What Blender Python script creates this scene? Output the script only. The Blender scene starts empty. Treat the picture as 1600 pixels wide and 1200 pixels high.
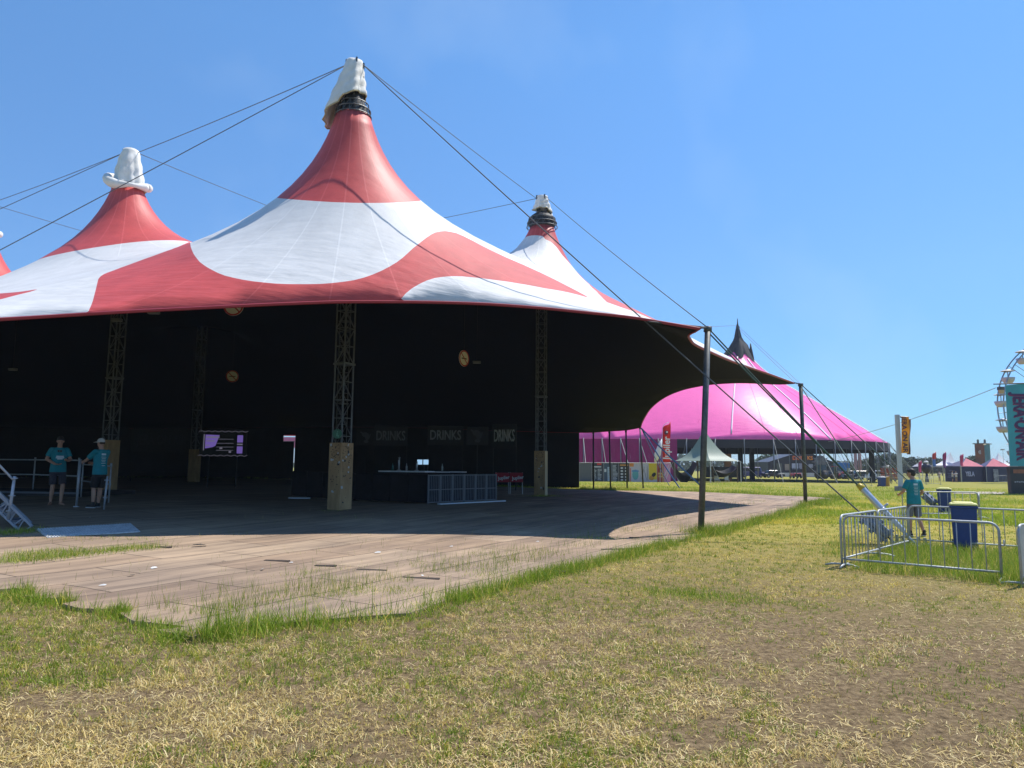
import bpy, bmesh, math, random
import numpy as np
from mathutils import Vector, Matrix, Euler, geometry
from mathutils.bvhtree import BVHTree
R = math.radians
random.seed(7); rng = np.random.default_rng(7)
scene = bpy.context.scene
col = scene.collection

# ------------------------------------------------------------------ camera
FPX = 1130.0; EYE = 1.8; PITCH = math.atan(129/FPX); ROLL = 0.009
_w = Vector((0, math.cos(PITCH), math.sin(PITCH)))
_u0 = Vector((0, -math.sin(PITCH), math.cos(PITCH))); _r0 = Vector((1, 0, 0))
_r = _r0*math.cos(ROLL) + _u0*math.sin(ROLL); _u = _u0*math.cos(ROLL) - _r0*math.sin(ROLL)
cam = bpy.data.cameras.new('camera'); co = bpy.data.objects.new('camera', cam); col.objects.link(co)
M = Matrix((_r, _u, -_w)).transposed().to_4x4(); M.translation = Vector((0, 0, EYE)); co.matrix_world = M
cam.sensor_fit = 'HORIZONTAL'; cam.sensor_width = 36; cam.lens = 36*FPX/1600; cam.clip_start = .05; cam.clip_end = 6000
scene.camera = co
EYEV = Vector((0, 0, EYE))
def ray(px, py): return (_r*((px-800)/FPX) + _u*((600-py)/FPX) + _w)
def at(px, py, Y):
    d = ray(px, py); return EYEV + d*(Y/d.y)
def sstep(a, b, v):
    t = np.clip((np.asarray(v, float)-a)/(b-a), 0, 1); return t*t*(3-2*t)
PA = Vector((5.1, 19.7)); PDIR = Vector((9.9, 17.3)).normalized(); PNL = Vector((-PDIR.y, PDIR.x))
def hgt(x, y):
    x = np.asarray(x, float); y = np.asarray(y, float)
    dist = (x-PA.x)*PNL.x + (y-PA.y)*PNL.y
    h = .30*sstep(0, 10, dist)*sstep(9, 30, y) + .2*sstep(-7, -13, x)*sstep(12, 20, y)
    return h*sstep(110, 70, y)
def grd(px, py):
    d = ray(px, py); t = EYE/max(-d.z, 1e-6)
    for _ in range(25):
        p = EYEV + d*t
        t = (EYE-float(hgt(p.x, p.y)))/max(-d.z, 1e-6)
    return EYEV + d*t
def gz(x, y): return float(hgt(x, y))

# ------------------------------------------------------------------ light
SUN_EL = R(60); SUN_AZ = math.atan2(.82, .57)          # clockwise from +Y
sd = Vector((math.sin(SUN_AZ)*math.cos(SUN_EL), math.cos(SUN_AZ)*math.cos(SUN_EL), math.sin(SUN_EL)))
wd = bpy.data.worlds.new('World'); scene.world = wd; wd.use_nodes = True
nt = wd.node_tree; bg = nt.nodes['Background']
sky = nt.nodes.new('ShaderNodeTexSky'); sky.sky_type = 'NISHITA'; sky.sun_disc = False
sky.sun_elevation = SUN_EL; sky.sun_rotation = SUN_AZ; sky.air_density = 1.0; sky.dust_density = 0; sky.ozone_density = 3.0
SKYSTR = .13
tint = nt.nodes.new('ShaderNodeMix'); tint.data_type = 'RGBA'; tint.blend_type = 'MULTIPLY'; tint.inputs['Factor'].default_value = 1; tint.inputs['B'].default_value = (.73, 1.0, 1.16, 1)
nt.links.new(sky.outputs[0], tint.inputs['A'])
tcw = nt.nodes.new('ShaderNodeTexCoord'); sxw = nt.nodes.new('ShaderNodeSeparateXYZ'); nt.links.new(tcw.outputs['Generated'], sxw.inputs[0])
rw_ = nt.nodes.new('ShaderNodeValToRGB'); nt.links.new(sxw.outputs['Z'], rw_.inputs[0]); ew = rw_.color_ramp.elements
for _k, (_p, _c) in enumerate(((0, (.40, .46, .58)), (.06, (.46, .56, .70)), (.24, (.80, .78, .84)), (.52, (.98, .98, 1)))):
    if _k > 1: ew.new(_p)
for _k, (_p, _c) in enumerate(((0, (.36, .42, .56)), (.06, (.46, .55, .68)), (.24, (.80, .78, .84)), (.52, (.96, .99, 1)))): ew[_k].position = _p; ew[_k].color = (*_c, 1)
thin = nt.nodes.new('ShaderNodeMix'); thin.data_type = 'RGBA'; thin.blend_type = 'MULTIPLY'; thin.inputs['Factor'].default_value = 1
nt.links.new(tint.outputs['Result'], thin.inputs['A']); nt.links.new(rw_.outputs[0], thin.inputs['B']); cl_ = nt.nodes.new('ShaderNodeTexNoise'); cl_.inputs['Scale'].default_value = 2.6; cl_.inputs['Detail'].default_value = 5; nt.links.new(tcw.outputs['Generated'], cl_.inputs['Vector'])
cr_ = nt.nodes.new('ShaderNodeValToRGB'); cr_.color_ramp.elements[0].position = .54; cr_.color_ramp.elements[1].position = .80; cr_.color_ramp.elements[0].color = (0, 0, 0, 1); cr_.color_ramp.elements[1].color = (.22, .22, .22, 1); nt.links.new(cl_.outputs['Fac'], cr_.inputs[0])
cm_ = nt.nodes.new('ShaderNodeMix'); cm_.data_type = 'RGBA'; nt.links.new(cr_.outputs[0], cm_.inputs['Factor']); nt.links.new(thin.outputs['Result'], cm_.inputs['A']); cm_.inputs['B'].default_value = (4.6, 5.6, 6.6, 1); nt.links.new(cm_.outputs['Result'], bg.inputs[0]); bg.inputs[1].default_value = SKYSTR
sl = bpy.data.lights.new('sun', 'SUN'); sl.energy = 4.6; sl.angle = R(.5); sl.color = (1, .95, .88)
so = bpy.data.objects.new('sun', sl); col.objects.link(so); so.rotation_euler = sd.to_track_quat('Z', 'Y').to_euler()
vs = scene.view_settings; vs.view_transform = 'Standard'; vs.look = 'None'; vs.exposure = .38; vs.gamma = 1

# ------------------------------------------------------------------ materials
MATS = {}
def mat(name, c, rough=.7, metal=0, var=0, scale=8, bump=0, bscale=40, spec=.5, c2=None, trans=0, detail=4, coat=0, stretch=None):
    if name in MATS: return MATS[name]
    m = bpy.data.materials.new(name); m.use_nodes = True; MATS[name] = m
    t = m.node_tree; b = t.nodes['Principled BSDF']
    b.inputs['Base Color'].default_value = (*c, 1); b.inputs['Roughness'].default_value = rough
    b.inputs['Metallic'].default_value = metal; b.inputs['Specular IOR Level'].default_value = spec
    if coat: b.inputs['Coat Weight'].default_value = coat; b.inputs['Coat Roughness'].default_value = .25
    if var or c2 or bump:
        tc = t.nodes.new('ShaderNodeTexCoord'); v = tc.outputs['Object']
        if stretch:
            mp = t.nodes.new('ShaderNodeMapping'); mp.inputs['Scale'].default_value = stretch; t.links.new(v, mp.inputs[0]); v = mp.outputs[0]
    if var or c2:
        n = t.nodes.new('ShaderNodeTexNoise'); n.inputs['Scale'].default_value = scale; n.inputs['Detail'].default_value = detail; n.inputs['Roughness'].default_value = .65
        t.links.new(v, n.inputs['Vector'])
        r = t.nodes.new('ShaderNodeValToRGB'); r.color_ramp.elements[0].position = .3; r.color_ramp.elements[1].position = .7
        if c2: r.color_ramp.elements[0].color = (*c, 1); r.color_ramp.elements[1].color = (*c2, 1)
        else:
            r.color_ramp.elements[0].color = (*[max(0, k*(1-var)) for k in c], 1); r.color_ramp.elements[1].color = (*[min(1, k*(1+var)) for k in c], 1)
        t.links.new(n.outputs['Fac'], r.inputs[0]); t.links.new(r.outputs[0], b.inputs['Base Color'])
    if bump:
        n2 = t.nodes.new('ShaderNodeTexNoise'); n2.inputs['Scale'].default_value = bscale; n2.inputs['Detail'].default_value = 5
        t.links.new(v, n2.inputs['Vector'])
        bp = t.nodes.new('ShaderNodeBump'); bp.inputs['Strength'].default_value = bump; bp.inputs['Distance'].default_value = .05
        t.links.new(n2.outputs['Fac'], bp.inputs['Height']); t.links.new(bp.outputs[0], b.inputs['Normal'])
    if trans:
        add = t.nodes.new('ShaderNodeMixShader'); tr = t.nodes.new('ShaderNodeBsdfTranslucent'); tr.inputs[0].default_value = (*c, 1)
        add.inputs[0].default_value = trans; out = t.nodes['Material Output']
        t.links.new(b.outputs[0], add.inputs[1]); t.links.new(tr.outputs[0], add.inputs[2]); t.links.new(add.outputs[0], out.inputs[0])
    return m
def emit(name, c, s):
    m = bpy.data.materials.new(name); m.use_nodes = True; b = m.node_tree.nodes['Principled BSDF']
    b.inputs['Base Color'].default_value = (*[k*.2 for k in c], 1)
    b.inputs['Emission Color'].default_value = (*c, 1); b.inputs['Emission Strength'].default_value = s; MATS[name] = m; return m

# ------------------------------------------------------------------ builders
def tag(o, label=None, cat=None, group=None, kind=None):
    if label: o['label'] = label
    if cat: o['category'] = cat
    if group: o['group'] = group
    if kind: o['kind'] = kind
    return o
WLOC = {}
def thing(name, label, cat, loc=(0, 0, 0), group=None, rz=0):
    o = bpy.data.objects.new(name, None); col.objects.link(o); o.location = loc; o.rotation_euler = (0, 0, rz); o.empty_display_size = .2
    WLOC[o.name] = Vector(loc)
    return tag(o, label, cat, group)
def wloc(o):
    v = Vector((0, 0, 0))
    while o: v += Vector(o.location); o = o.parent
    return v
def mesh_obj(name, verts, faces, mats, parent=None, smooth=False, mi=None, world=True, loc=None):
    me = bpy.data.meshes.new(name)
    off = Vector((0, 0, 0))
    if parent and world: off = wloc(parent)
    if loc is not None: off = Vector(loc) if not parent else off + Vector(loc)
    vv = np.asarray([tuple(v) for v in verts], float).reshape(-1, 3) - np.array(off)
    me.from_pydata(vv.tolist(), [], faces)
    if not isinstance(mats, (list, tuple)): mats = [mats]
    for m in mats: me.materials.append(m)
    if mi is not None: me.polygons.foreach_set('material_index', np.asarray(mi, np.int32))
    if smooth: me.polygons.foreach_set('use_smooth', np.ones(len(me.polygons), bool))
    me.update()
    o = bpy.data.objects.new(name, me); col.objects.link(o)
    if loc is not None: o.location = loc
    if parent: o.parent = parent
    return o
class MB:
    def __init__(s): s.v = []; s.f = []; s.m = []; s.cur = 0; s.T = None
    def add(s, vs, fs):
        b = len(s.v)
        s.v += [tuple(s.T @ Vector(v)) if s.T is not None else tuple(v) for v in vs]
        s.f += [tuple(i+b for i in f) for f in fs]; s.m += [s.cur]*len(fs); return s
    def box(s, c, d, rz=0, rot=None, taper=1.0):
        x, y, z = d[0]/2, d[1]/2, d[2]/2; q = rot if rot is not None else Matrix.Rotation(rz, 3, 'Z'); c = Vector(c); t = taper
        vs = [c + q @ Vector(p) for p in ((-x,-y,-z),(x,-y,-z),(x,y,-z),(-x,y,-z),(-x*t,-y*t,z),(x*t,-y*t,z),(x*t,y*t,z),(-x*t,y*t,z))]
        return s.add(vs, [(0,3,2,1),(4,5,6,7),(0,1,5,4),(1,2,6,5),(2,3,7,6),(3,0,4,7)])
    def cyl(s, a, b, r0, r1=None, n=8, cap=True):
        a, b = Vector(a), Vector(b); r1 = r0 if r1 is None else r1; d = (b-a)
        if d.length < 1e-9: return s
        d.normalize(); x = d.orthogonal().normalized(); y = d.cross(x); vs = []
        for p, r in ((a, r0), (b, r1)):
            for k in range(n):
                an = 2*math.pi*k/n; vs.append(p + x*(r*math.cos(an)) + y*(r*math.sin(an)))
        fs = [(k, (k+1) % n, n+(k+1) % n, n+k) for k in range(n)]
        if cap: fs += [tuple(range(n-1, -1, -1)), tuple(range(n, 2*n))]
        return s.add(vs, fs)
    def tube(s, pts, r, n=6):
        pts = [Vector(p) for p in pts]; rr = r if isinstance(r, (list, tuple)) else [r]*len(pts); vs = []; prev = None
        for i, p in enumerate(pts):
            t = (pts[min(i+1, len(pts)-1)]-pts[max(i-1, 0)]).normalized()
            x = t.orthogonal().normalized() if prev is None else (prev - t*prev.dot(t)).normalized(); prev = x; y = t.cross(x)
            for k in range(n):
                an = 2*math.pi*k/n; vs.append(p + x*(rr[i]*math.cos(an)) + y*(rr[i]*math.sin(an)))
        fs = [(i*n+k, i*n+(k+1) % n, (i+1)*n+(k+1) % n, (i+1)*n+k) for i in range(len(pts)-1) for k in range(n)]
        fs += [tuple(range(n-1, -1, -1)), tuple(range((len(pts)-1)*n, len(pts)*n))]
        return s.add(vs, fs)
    def ball(s, c, r, nu=10, nv=7, rot=None):
        c = Vector(c); r = (r, r, r) if not hasattr(r, '__len__') else r; q = rot if rot is not None else Matrix.Identity(3)
        vs = [c + q @ Vector((0, 0, r[2]))]
        for j in range(1, nv):
            th = math.pi*j/nv
            for k in range(nu):
                an = 2*math.pi*k/nu; vs.append(c + q @ Vector((r[0]*math.sin(th)*math.cos(an), r[1]*math.sin(th)*math.sin(an), r[2]*math.cos(th))))
        vs.append(c + q @ Vector((0, 0, -r[2])))
        fs = [(0, 1+k, 1+(k+1) % nu) for k in range(nu)]
        for j in range(nv-2):
            for k in range(nu): fs.append((1+j*nu+k, 1+(j+1)*nu+k, 1+(j+1)*nu+(k+1) % nu, 1+j*nu+(k+1) % nu))
        b = 1+(nv-2)*nu; fs += [(b+k, len(vs)-1, b+(k+1) % nu) for k in range(nu)]
        return s.add(vs, fs)
    def quad(s, *p): return s.add(p, [tuple(range(len(p)))])
    def lathe(s, c, prof, n=16):
        c = Vector(c); vs = [c + Vector((r*math.cos(2*math.pi*k/n), r*math.sin(2*math.pi*k/n), z)) for r, z in prof for k in range(n)]
        fs = [(i*n+k, i*n+(k+1) % n, (i+1)*n+(k+1) % n, (i+1)*n+k) for i in range(len(prof)-1) for k in range(n)]
        return s.add(vs, fs)
    def build(s, name, mats, parent=None, smooth=False, world=True, loc=None):
        return mesh_obj(name, s.v, s.f, mats, parent, smooth, s.m, world, loc)
def copy_tree(o, parent=None):
    c = o.copy(); col.objects.link(c); c.parent = parent
    for ch in list(o.children): copy_tree(ch, c)
    return c
def bevel(o, w=.01, n=2):
    b = o.modifiers.new('bevel', 'BEVEL'); b.width = w; b.segments = n; b.limit_method = 'ANGLE'; return o
def catmull(pts, sub):
    P = [Vector(p) for p in pts]; out = []
    for i in range(len(P)-1):
        p0 = P[max(i-1, 0)]; p1 = P[i]; p2 = P[i+1]; p3 = P[min(i+2, len(P)-1)]
        for k in range(sub):
            t = k/sub
            out.append(.5*((2*p1) + (p2-p0)*t + (2*p0-5*p1+4*p2-p3)*t*t + (3*p1-p0-3*p2+p3)*t*t*t))
    out.append(P[-1]); return out
def resample(pts, step):
    P = [Vector(p) for p in pts]; L = [0]
    for a, b in zip(P, P[1:]): L.append(L[-1]+(b-a).length)
    n = max(2, int(round(L[-1]/step))); out = []; j = 0
    for i in range(n+1):
        s = L[-1]*i/n
        while j < len(P)-2 and L[j+1] < s: j += 1
        t = (s-L[j])/max(L[j+1]-L[j], 1e-9); out.append(P[j].lerp(P[j+1], min(1, t)))
    return out
def sag(a, b, k, n=16):
    a, b = Vector(a), Vector(b); L = (b-a).length
    return [a.lerp(b, i/n) - Vector((0, 0, 4*k*L*(i/n)*(1-i/n))) for i in range(n+1)]
def text_mesh(body, size, font_bold=.0, ext=.004, sx=1.0, align='CENTER', spacing=1.0):
    cu = bpy.data.curves.new('lettering', 'FONT'); cu.body = body; cu.size = size; cu.extrude = ext; cu.align_x = align; cu.align_y = 'CENTER'
    cu.offset = font_bold; cu.space_character = spacing; cu.resolution_u = 3
    o = bpy.data.objects.new('lettering', cu); col.objects.link(o)
    bpy.context.view_layer.update(); dg = bpy.context.evaluated_depsgraph_get()
    me = bpy.data.meshes.new_from_object(o.evaluated_get(dg)); bpy.data.objects.remove(o)
    for v in me.vertices: v.co.x *= sx
    return me
def text_obj(name, body, size, m, mw, parent=None, **k):
    """lettering whose local x/y plane is laid by the 4x4 world matrix mw"""
    me = text_mesh(body, size, **k); me.transform(mw)
    if parent: me.transform(Matrix.Translation(-wloc(parent)))
    me.materials.clear(); me.materials.append(m)
    o = bpy.data.objects.new(name, me); col.objects.link(o)
    if parent: o.parent = parent
    return o
def frame(origin, xdir, ydir):
    x = Vector(xdir).normalized(); y = Vector(ydir).normalized(); z = x.cross(y).normalized(); y = z.cross(x)
    m = Matrix((x, y, z)).transposed().to_4x4(); m.translation = Vector(origin); return m

# ------------------------------------------------------------------ membranes
def solve_membrane(V, T, fixed, z0, c=0.0):
    """cotangent Laplace: z'' = -c inside, fixed values on rims and rings"""
    n = len(V); I = []; J = []; W = []; area = np.zeros(n)
    a, b, d = V[T[:, 0]], V[T[:, 1]], V[T[:, 2]]
    ar = np.abs(np.cross(b-a, d-a))/2
    for k in range(3):
        i, j, l = T[:, k], T[:, (k+1) % 3], T[:, (k+2) % 3]
        e1 = V[i]-V[l]; e2 = V[j]-V[l]
        cot = (e1*e2).sum(1)/np.maximum(np.abs(np.cross(e1, e2)), 1e-9)/2
        cot = np.clip(cot, -2, 20)
        I += [i, j]; J += [j, i]; W += [cot, cot]; area += np.bincount(i, ar/3, n)
    I = np.concatenate(I); J = np.concatenate(J); W = np.concatenate(W); D = np.bincount(I, W, n)
    free = ~fixed
    def A(x): return np.where(free, D*x - np.bincount(I, W*x[J], n), 0)
    x = np.where(fixed, z0, np.mean(z0[fixed])); r = np.where(free, (c(V[:, 0], V[:, 1]) if callable(c) else c)*area, 0) - A(x); r = np.where(free, r, 0)
    Mi = 1/np.maximum(D, 1e-6); z = Mi*r; p = z.copy(); rz = (r*z).sum()
    for _ in range(1500):
        Ap = A(p); al = rz/max((p*Ap).sum(), 1e-20); x = x+al*p; r = r-al*Ap
        if np.abs(r).max() < 1e-6: break
        z = Mi*r; rn = (r*z).sum(); p = z + (rn/rz)*p; rz = rn
    return x
def inpoly(P, poly):
    P = np.asarray(P); x, y = P[:, 0], P[:, 1]; r = np.zeros(len(P), bool); n = len(poly)
    for i in range(n):
        x1, y1 = poly[i][0], poly[i][1]; x2, y2 = poly[(i+1) % n][0], poly[(i+1) % n][1]
        if y1 == y2: continue
        r ^= ((y1 > y) != (y2 > y)) & (x < (x2-x1)*(y-y1)/(y2-y1)+x1)
    return r
def membrane(rim, rings, curves=(), hs=.8, c=0.0, nr=36, rmax=5.5, cables=()):
    """rim: closed list of 3-vectors; rings: (x, y, r, z); curves: plan polylines that become edges"""
    pts = []; edges = []; zf = []
    def addloop(P, zs, closed):
        b = len(pts)
        for p, z in zip(P, zs): pts.append(Vector((p[0], p[1]))); zf.append(z)
        n = len(P); edges.extend((b+i, b+(i+1) % n) for i in range(n if closed else n-1))
    addloop(rim, [p.z for p in rim], True)
    for (x, y, r, z) in rings:
        addloop([(x+r*math.cos(2*math.pi*k/nr), y+r*math.sin(2*math.pi*k/nr)) for k in range(nr)], [z]*nr, True)
    for C in cables: addloop(C, [p.z for p in C], False)
    for C in curves: addloop(C, [None]*len(C), False)
    cons = np.array([tuple(p) for p in pts]); cand = []
    poly = [(p.x, p.y) for p in rim]
    for (x, y, r, z) in rings:
        rr = r
        while rr < rmax:
            rr *= 1.22; nn = nr
            cand += [(x+rr*math.cos(2*math.pi*(k+.5)/nn), y+rr*math.sin(2*math.pi*(k+.5)/nn)) for k in range(nn)]
    nring = len(cand)
    mn = cons.min(0); mx = cons.max(0); row = 0; yv = mn[1]
    while yv < mx[1]:
        cand += [(xv, yv) for xv in np.arange(mn[0]+(row % 2)*hs/2, mx[0], hs)]; yv += hs*.866; row += 1
    cand = np.array(cand); ok = inpoly(cand, poly)
    rd = np.full(len(cand), 1e9)
    for k, (x, y, r, z) in enumerate(rings):
        d = np.hypot(cand[:, 0]-x, cand[:, 1]-y); ok &= d > r*1.1
        if nring:
            own = np.zeros(len(cand), bool); 
            rd = np.minimum(rd, d)
    isring = np.arange(len(cand)) < nring
    ok &= isring | (rd > rmax*.97)
    loc_sp = np.where(isring, np.minimum(.22*rd, .35), hs*.4)
    for i0 in range(0, len(cand), 2000):
        s_ = slice(i0, i0+2000)
        dd = np.sqrt(((cand[s_, None, :]-cons[None])**2).sum(2)).min(1); ok[s_] &= dd > loc_sp[s_]*.8
    cand = cand[ok]
    allp = pts + [Vector(p) for p in cand.tolist()]
    vo, eo, fo, ov, oe, of = geometry.delaunay_2d_cdt(allp, edges, [], 1, 1e-5)
    V = np.array([tuple(v) for v in vo]); T = np.array([f for f in fo if len(f) == 3])
    cen = V[T].mean(1); keep = inpoly(cen, poly)
    for (x, y, r, z) in rings: keep &= np.hypot(cen[:, 0]-x, cen[:, 1]-y) > r*.99
    T = T[keep]
    e1 = V[T[:, 1]]-V[T[:, 0]]; e2 = V[T[:, 2]]-V[T[:, 0]]; cr = np.cross(e1, e2); T = T[np.abs(cr) > 1e-9]; cr = cr[np.abs(cr) > 1e-9]
    T[cr < 0] = T[cr < 0][:, ::-1]
    z0 = np.zeros(len(V)); fixed = np.zeros(len(V), bool)
    for i, og in enumerate(ov):
        for k in og:
            if k < len(zf) and zf[k] is not None: z0[i] = zf[k]; fixed[i] = True
    used = np.zeros(len(V), bool); used[T.ravel()] = True; remap = np.cumsum(used)-1
    V = V[used]; z0 = z0[used]; fixed = fixed[used]; T = remap[T]
    z = solve_membrane(V, T, fixed, z0, c)
    return np.column_stack([V, z]), T
# ------------------------------------------------------------------ the big red and white tent
M1 = at(530, 798, 25); M2 = at(166, 774, 32); M3 = at(845, 775, 37)
U = (M2-M1); V_ = (M3-M1); U.z = V_.z = 0
MAST = {}
for i in range(3):
    for j in range(2):
        p = M1 + U*i + V_*j; p.z = gz(p.x, p.y); MAST[(i, j)] = p
COLZ = 14.35; COLR = .62
front = [(1094,512,19.75),(1070,508,19.8),(1040,503,20.0),(985,494,20.3),(900,485,20.4),(850,480,20.3),(770,474,20.1),(690,471,19.8),(610,470,19.4),(535,470,19.0),(470,472,18.7),(400,475,18.3),(300,480,17.8),(200,485,17.3),(100,491,16.9),(0,497,16.5),(-150,505,15.9),(-330,513,15.3)]
backs = [(1241,598,36.6),(1215,599,37.6),(1190,598,38.5),(1160,597,39.5),(1130,598,40.5),(1108,600,41.8),(1084,604,43),(1064,609,44.3),(1044,617,45.5),(1028,627,46.8),(1016,638,48),(1008,650,49.6),(1003,660,51.2),(1001,667,52)]
ends = [(1094,514,19.9),(1083,517,20.3),(1076,522,21),(1078,528,22.2),(1086,537,23.6),(1110,549,25.5),(1150,566,29),(1200,583,33),(1230,594,36),(1241,598,36.6)]
F = [at(*p) for p in front]; E = [at(*p) for p in ends]; B = [at(*p) for p in backs]
C_ = B[-1]
hid = [C_, at(980,671,52.3), at(950,673,52.6), at(905,675,53), Vector((-1, 56, 4.6)), Vector((-9, 60.5, 5.0)), Vector((-20, 65.5, 5.2)), Vector((-33, 66, 5.0)), Vector((-44, 59, 4.8)), Vector((-50, 47, 4.8)), Vector((-44, 33, 4.8)), Vector((-33, 22.5, 4.9)), Vector((-22, 16.5, 4.9)), F[-1]]
rim = resample(catmull(F, 6), .35)[:-1]
rim += resample(catmull(hid[::-1], 8), .5)[:-1]
rim += resample(catmull(B[::-1], 6), .35)[:-1]
rim += resample(catmull(E[::-1], 6), .3)[:-1]
RINGS = [(p.x, p.y, COLR, COLZ) for p in MAST.values()]
TENT_C = lambda x, y: .030*sstep(-9.5, -5.5, x)*sstep(37, 30, y) - .030*sstep(-8.0, -13, x) - .012*sstep(34, 40, y)*sstep(-8, 0, x)
V0, T0 = membrane(rim, RINGS, hs=.9, c=TENT_C)
bv0 = BVHTree.FromPolygons([tuple(v) for v in V0], [tuple(int(i) for i in t) for t in T0])
# the ridge cable that runs from the front mast to the front left corner
RIDGE = []
for px, py, k in ((288, 376, .985), (250, 391, .965), (205, 409, .945), (155, 430, .925), (80, 447, .915), (0, 464, .92), (-90, 482, .95), (-170, 494, .98)):
    h = bv0.ray_cast(EYEV, ray(px, py).normalized())[0]
    RIDGE.append(EYEV + (h-EYEV)*k if h else at(px, py, 17))
RIDGE = resample(RIDGE, .35)
V0, T0 = membrane(rim, RINGS, hs=.9, c=TENT_C, cables=[RIDGE])
bv0 = BVHTree.FromPolygons([tuple(v) for v in V0], [tuple(int(i) for i in t) for t in T0])
def onroof(px, py):
    d = ray(px, py).normalized(); h = bv0.ray_cast(EYEV, d)
    return h[0]
# colour pattern of the canopy: panels sewn red or white, boundaries traced on the surface
def trace(pp, step=.35):
    P = [onroof(*p) for p in pp]; P = [Vector((p.x, p.y, 0)) for p in P if p is not None]
    return P

def ringcurve(p, r, n=48, wob=0): return [Vector((p.x+r*math.cos(2*math.pi*k/n), p.y+r*math.sin(2*math.pi*k/n), 0)) for k in range(n+1)]
CAPR = {(0, 0): 2.5, (1, 0): 3.3, (2, 0): 4.3, (0, 1): .95, (1, 1): 3.0, (2, 1): 3.0}
curves = []; RED = []; WHITE = []
for k, p in MAST.items():
    c = ringcurve(p, CAPR[k]); curves.append(c); RED.append([(v.x, v.y) for v in c[:-1]])
def region(pp, extra=(), sub=4):
    P = trace([tuple(v)[:2] for v in catmull([Vector((*q, 0)) for q in pp], sub)])
    P = P + [Vector((*e, 0)) for e in extra]; return P
low_white = region([(297,378),(299,388),(306,402),(320,415),(345,428),(380,437),(430,443),(490,444),(540,440),(580,430),(620,410),(645,388),(660,376),(676,365),(694,361),(713,364)])
up_edge = region([(713,364),(730,372),(760,388),(790,402),(840,424),(885,446),(919,464)])
low_edge = region([(919,465),(880,455),(850,450),(800,441),(770,437),(735,433),(700,432),(670,437),(645,450),(634,459),(627,467)])
rim_edge = region([(600,475),(535,476),(400,481),(300,486),(200,491),(137,495)], sub=2)
left_edge = region([(138,487),(145,470),(154,434)])
ridge = region([(165,427),(200,414),(250,396),(285,383)])
# the strip along the eave runs just past the rope so that it is cut cleanly
cR = [Vector((p.x, p.y, 0)) for p in (at(622, 476, 18.0), at(535, 476, 17.5), at(300, 486, 16.6), at(137, 495, 15.8))]
RED.append([(v.x, v.y) for v in low_white + up_edge + low_edge + cR + left_edge + ridge])
curves += [low_white, up_edge + low_edge + cR[:1], cR[-1:] + left_edge + ridge + low_white[:1]]
m3 = MAST[(0, 1)]
sliver = region([(-12,459),(25,456.5),(62,452),(30,460),(-12,471)]); RED.append([(v.x, v.y) for v in sliver]); curves.append(sliver+sliver[:1])
sect = region([(852,374),(866,382),(878,398),(895,417),(928,452),(952,476)])
RED.append([(v.x, v.y) for v in sect] + [(m3.x+10.5, m3.y+2.5), (m3.x+3.0, m3.y+4), (m3.x, m3.y+.5)]); curves.append(sect)
# scallops of the panels that are seen from elsewhere
for k in ((1, 0), (2, 0), (1, 1), (2, 1)):
    p = MAST[k]; dirs = [(-1, -.2)] if k[1] == 0 else [(.5, .85), (-.3, .95)]
    for dx, dy in dirs:
        c = Vector((p.x+dx*9.5, p.y+dy*9.5, 0)); P = [Vector((c.x+3.6*math.cos(a)*(-dy) + 2.0*math.sin(a)*dx, c.y+3.6*math.cos(a)*dx + 2.0*math.sin(a)*dy, 0)) for a in np.linspace(0, 2*math.pi, 40)]
        curves.append(P); RED.append([(v.x, v.y) for v in P[:-1]])
curves = [resample(c, .3) for c in curves if len(c) > 1]
VR, TR = membrane(rim, RINGS, curves, hs=.9, c=TENT_C, cables=[RIDGE])
cen = VR[TR].mean(1)[:, :2]; isred = np.zeros(len(TR), bool)
for poly in RED: isred |= inpoly(cen, poly)

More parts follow.
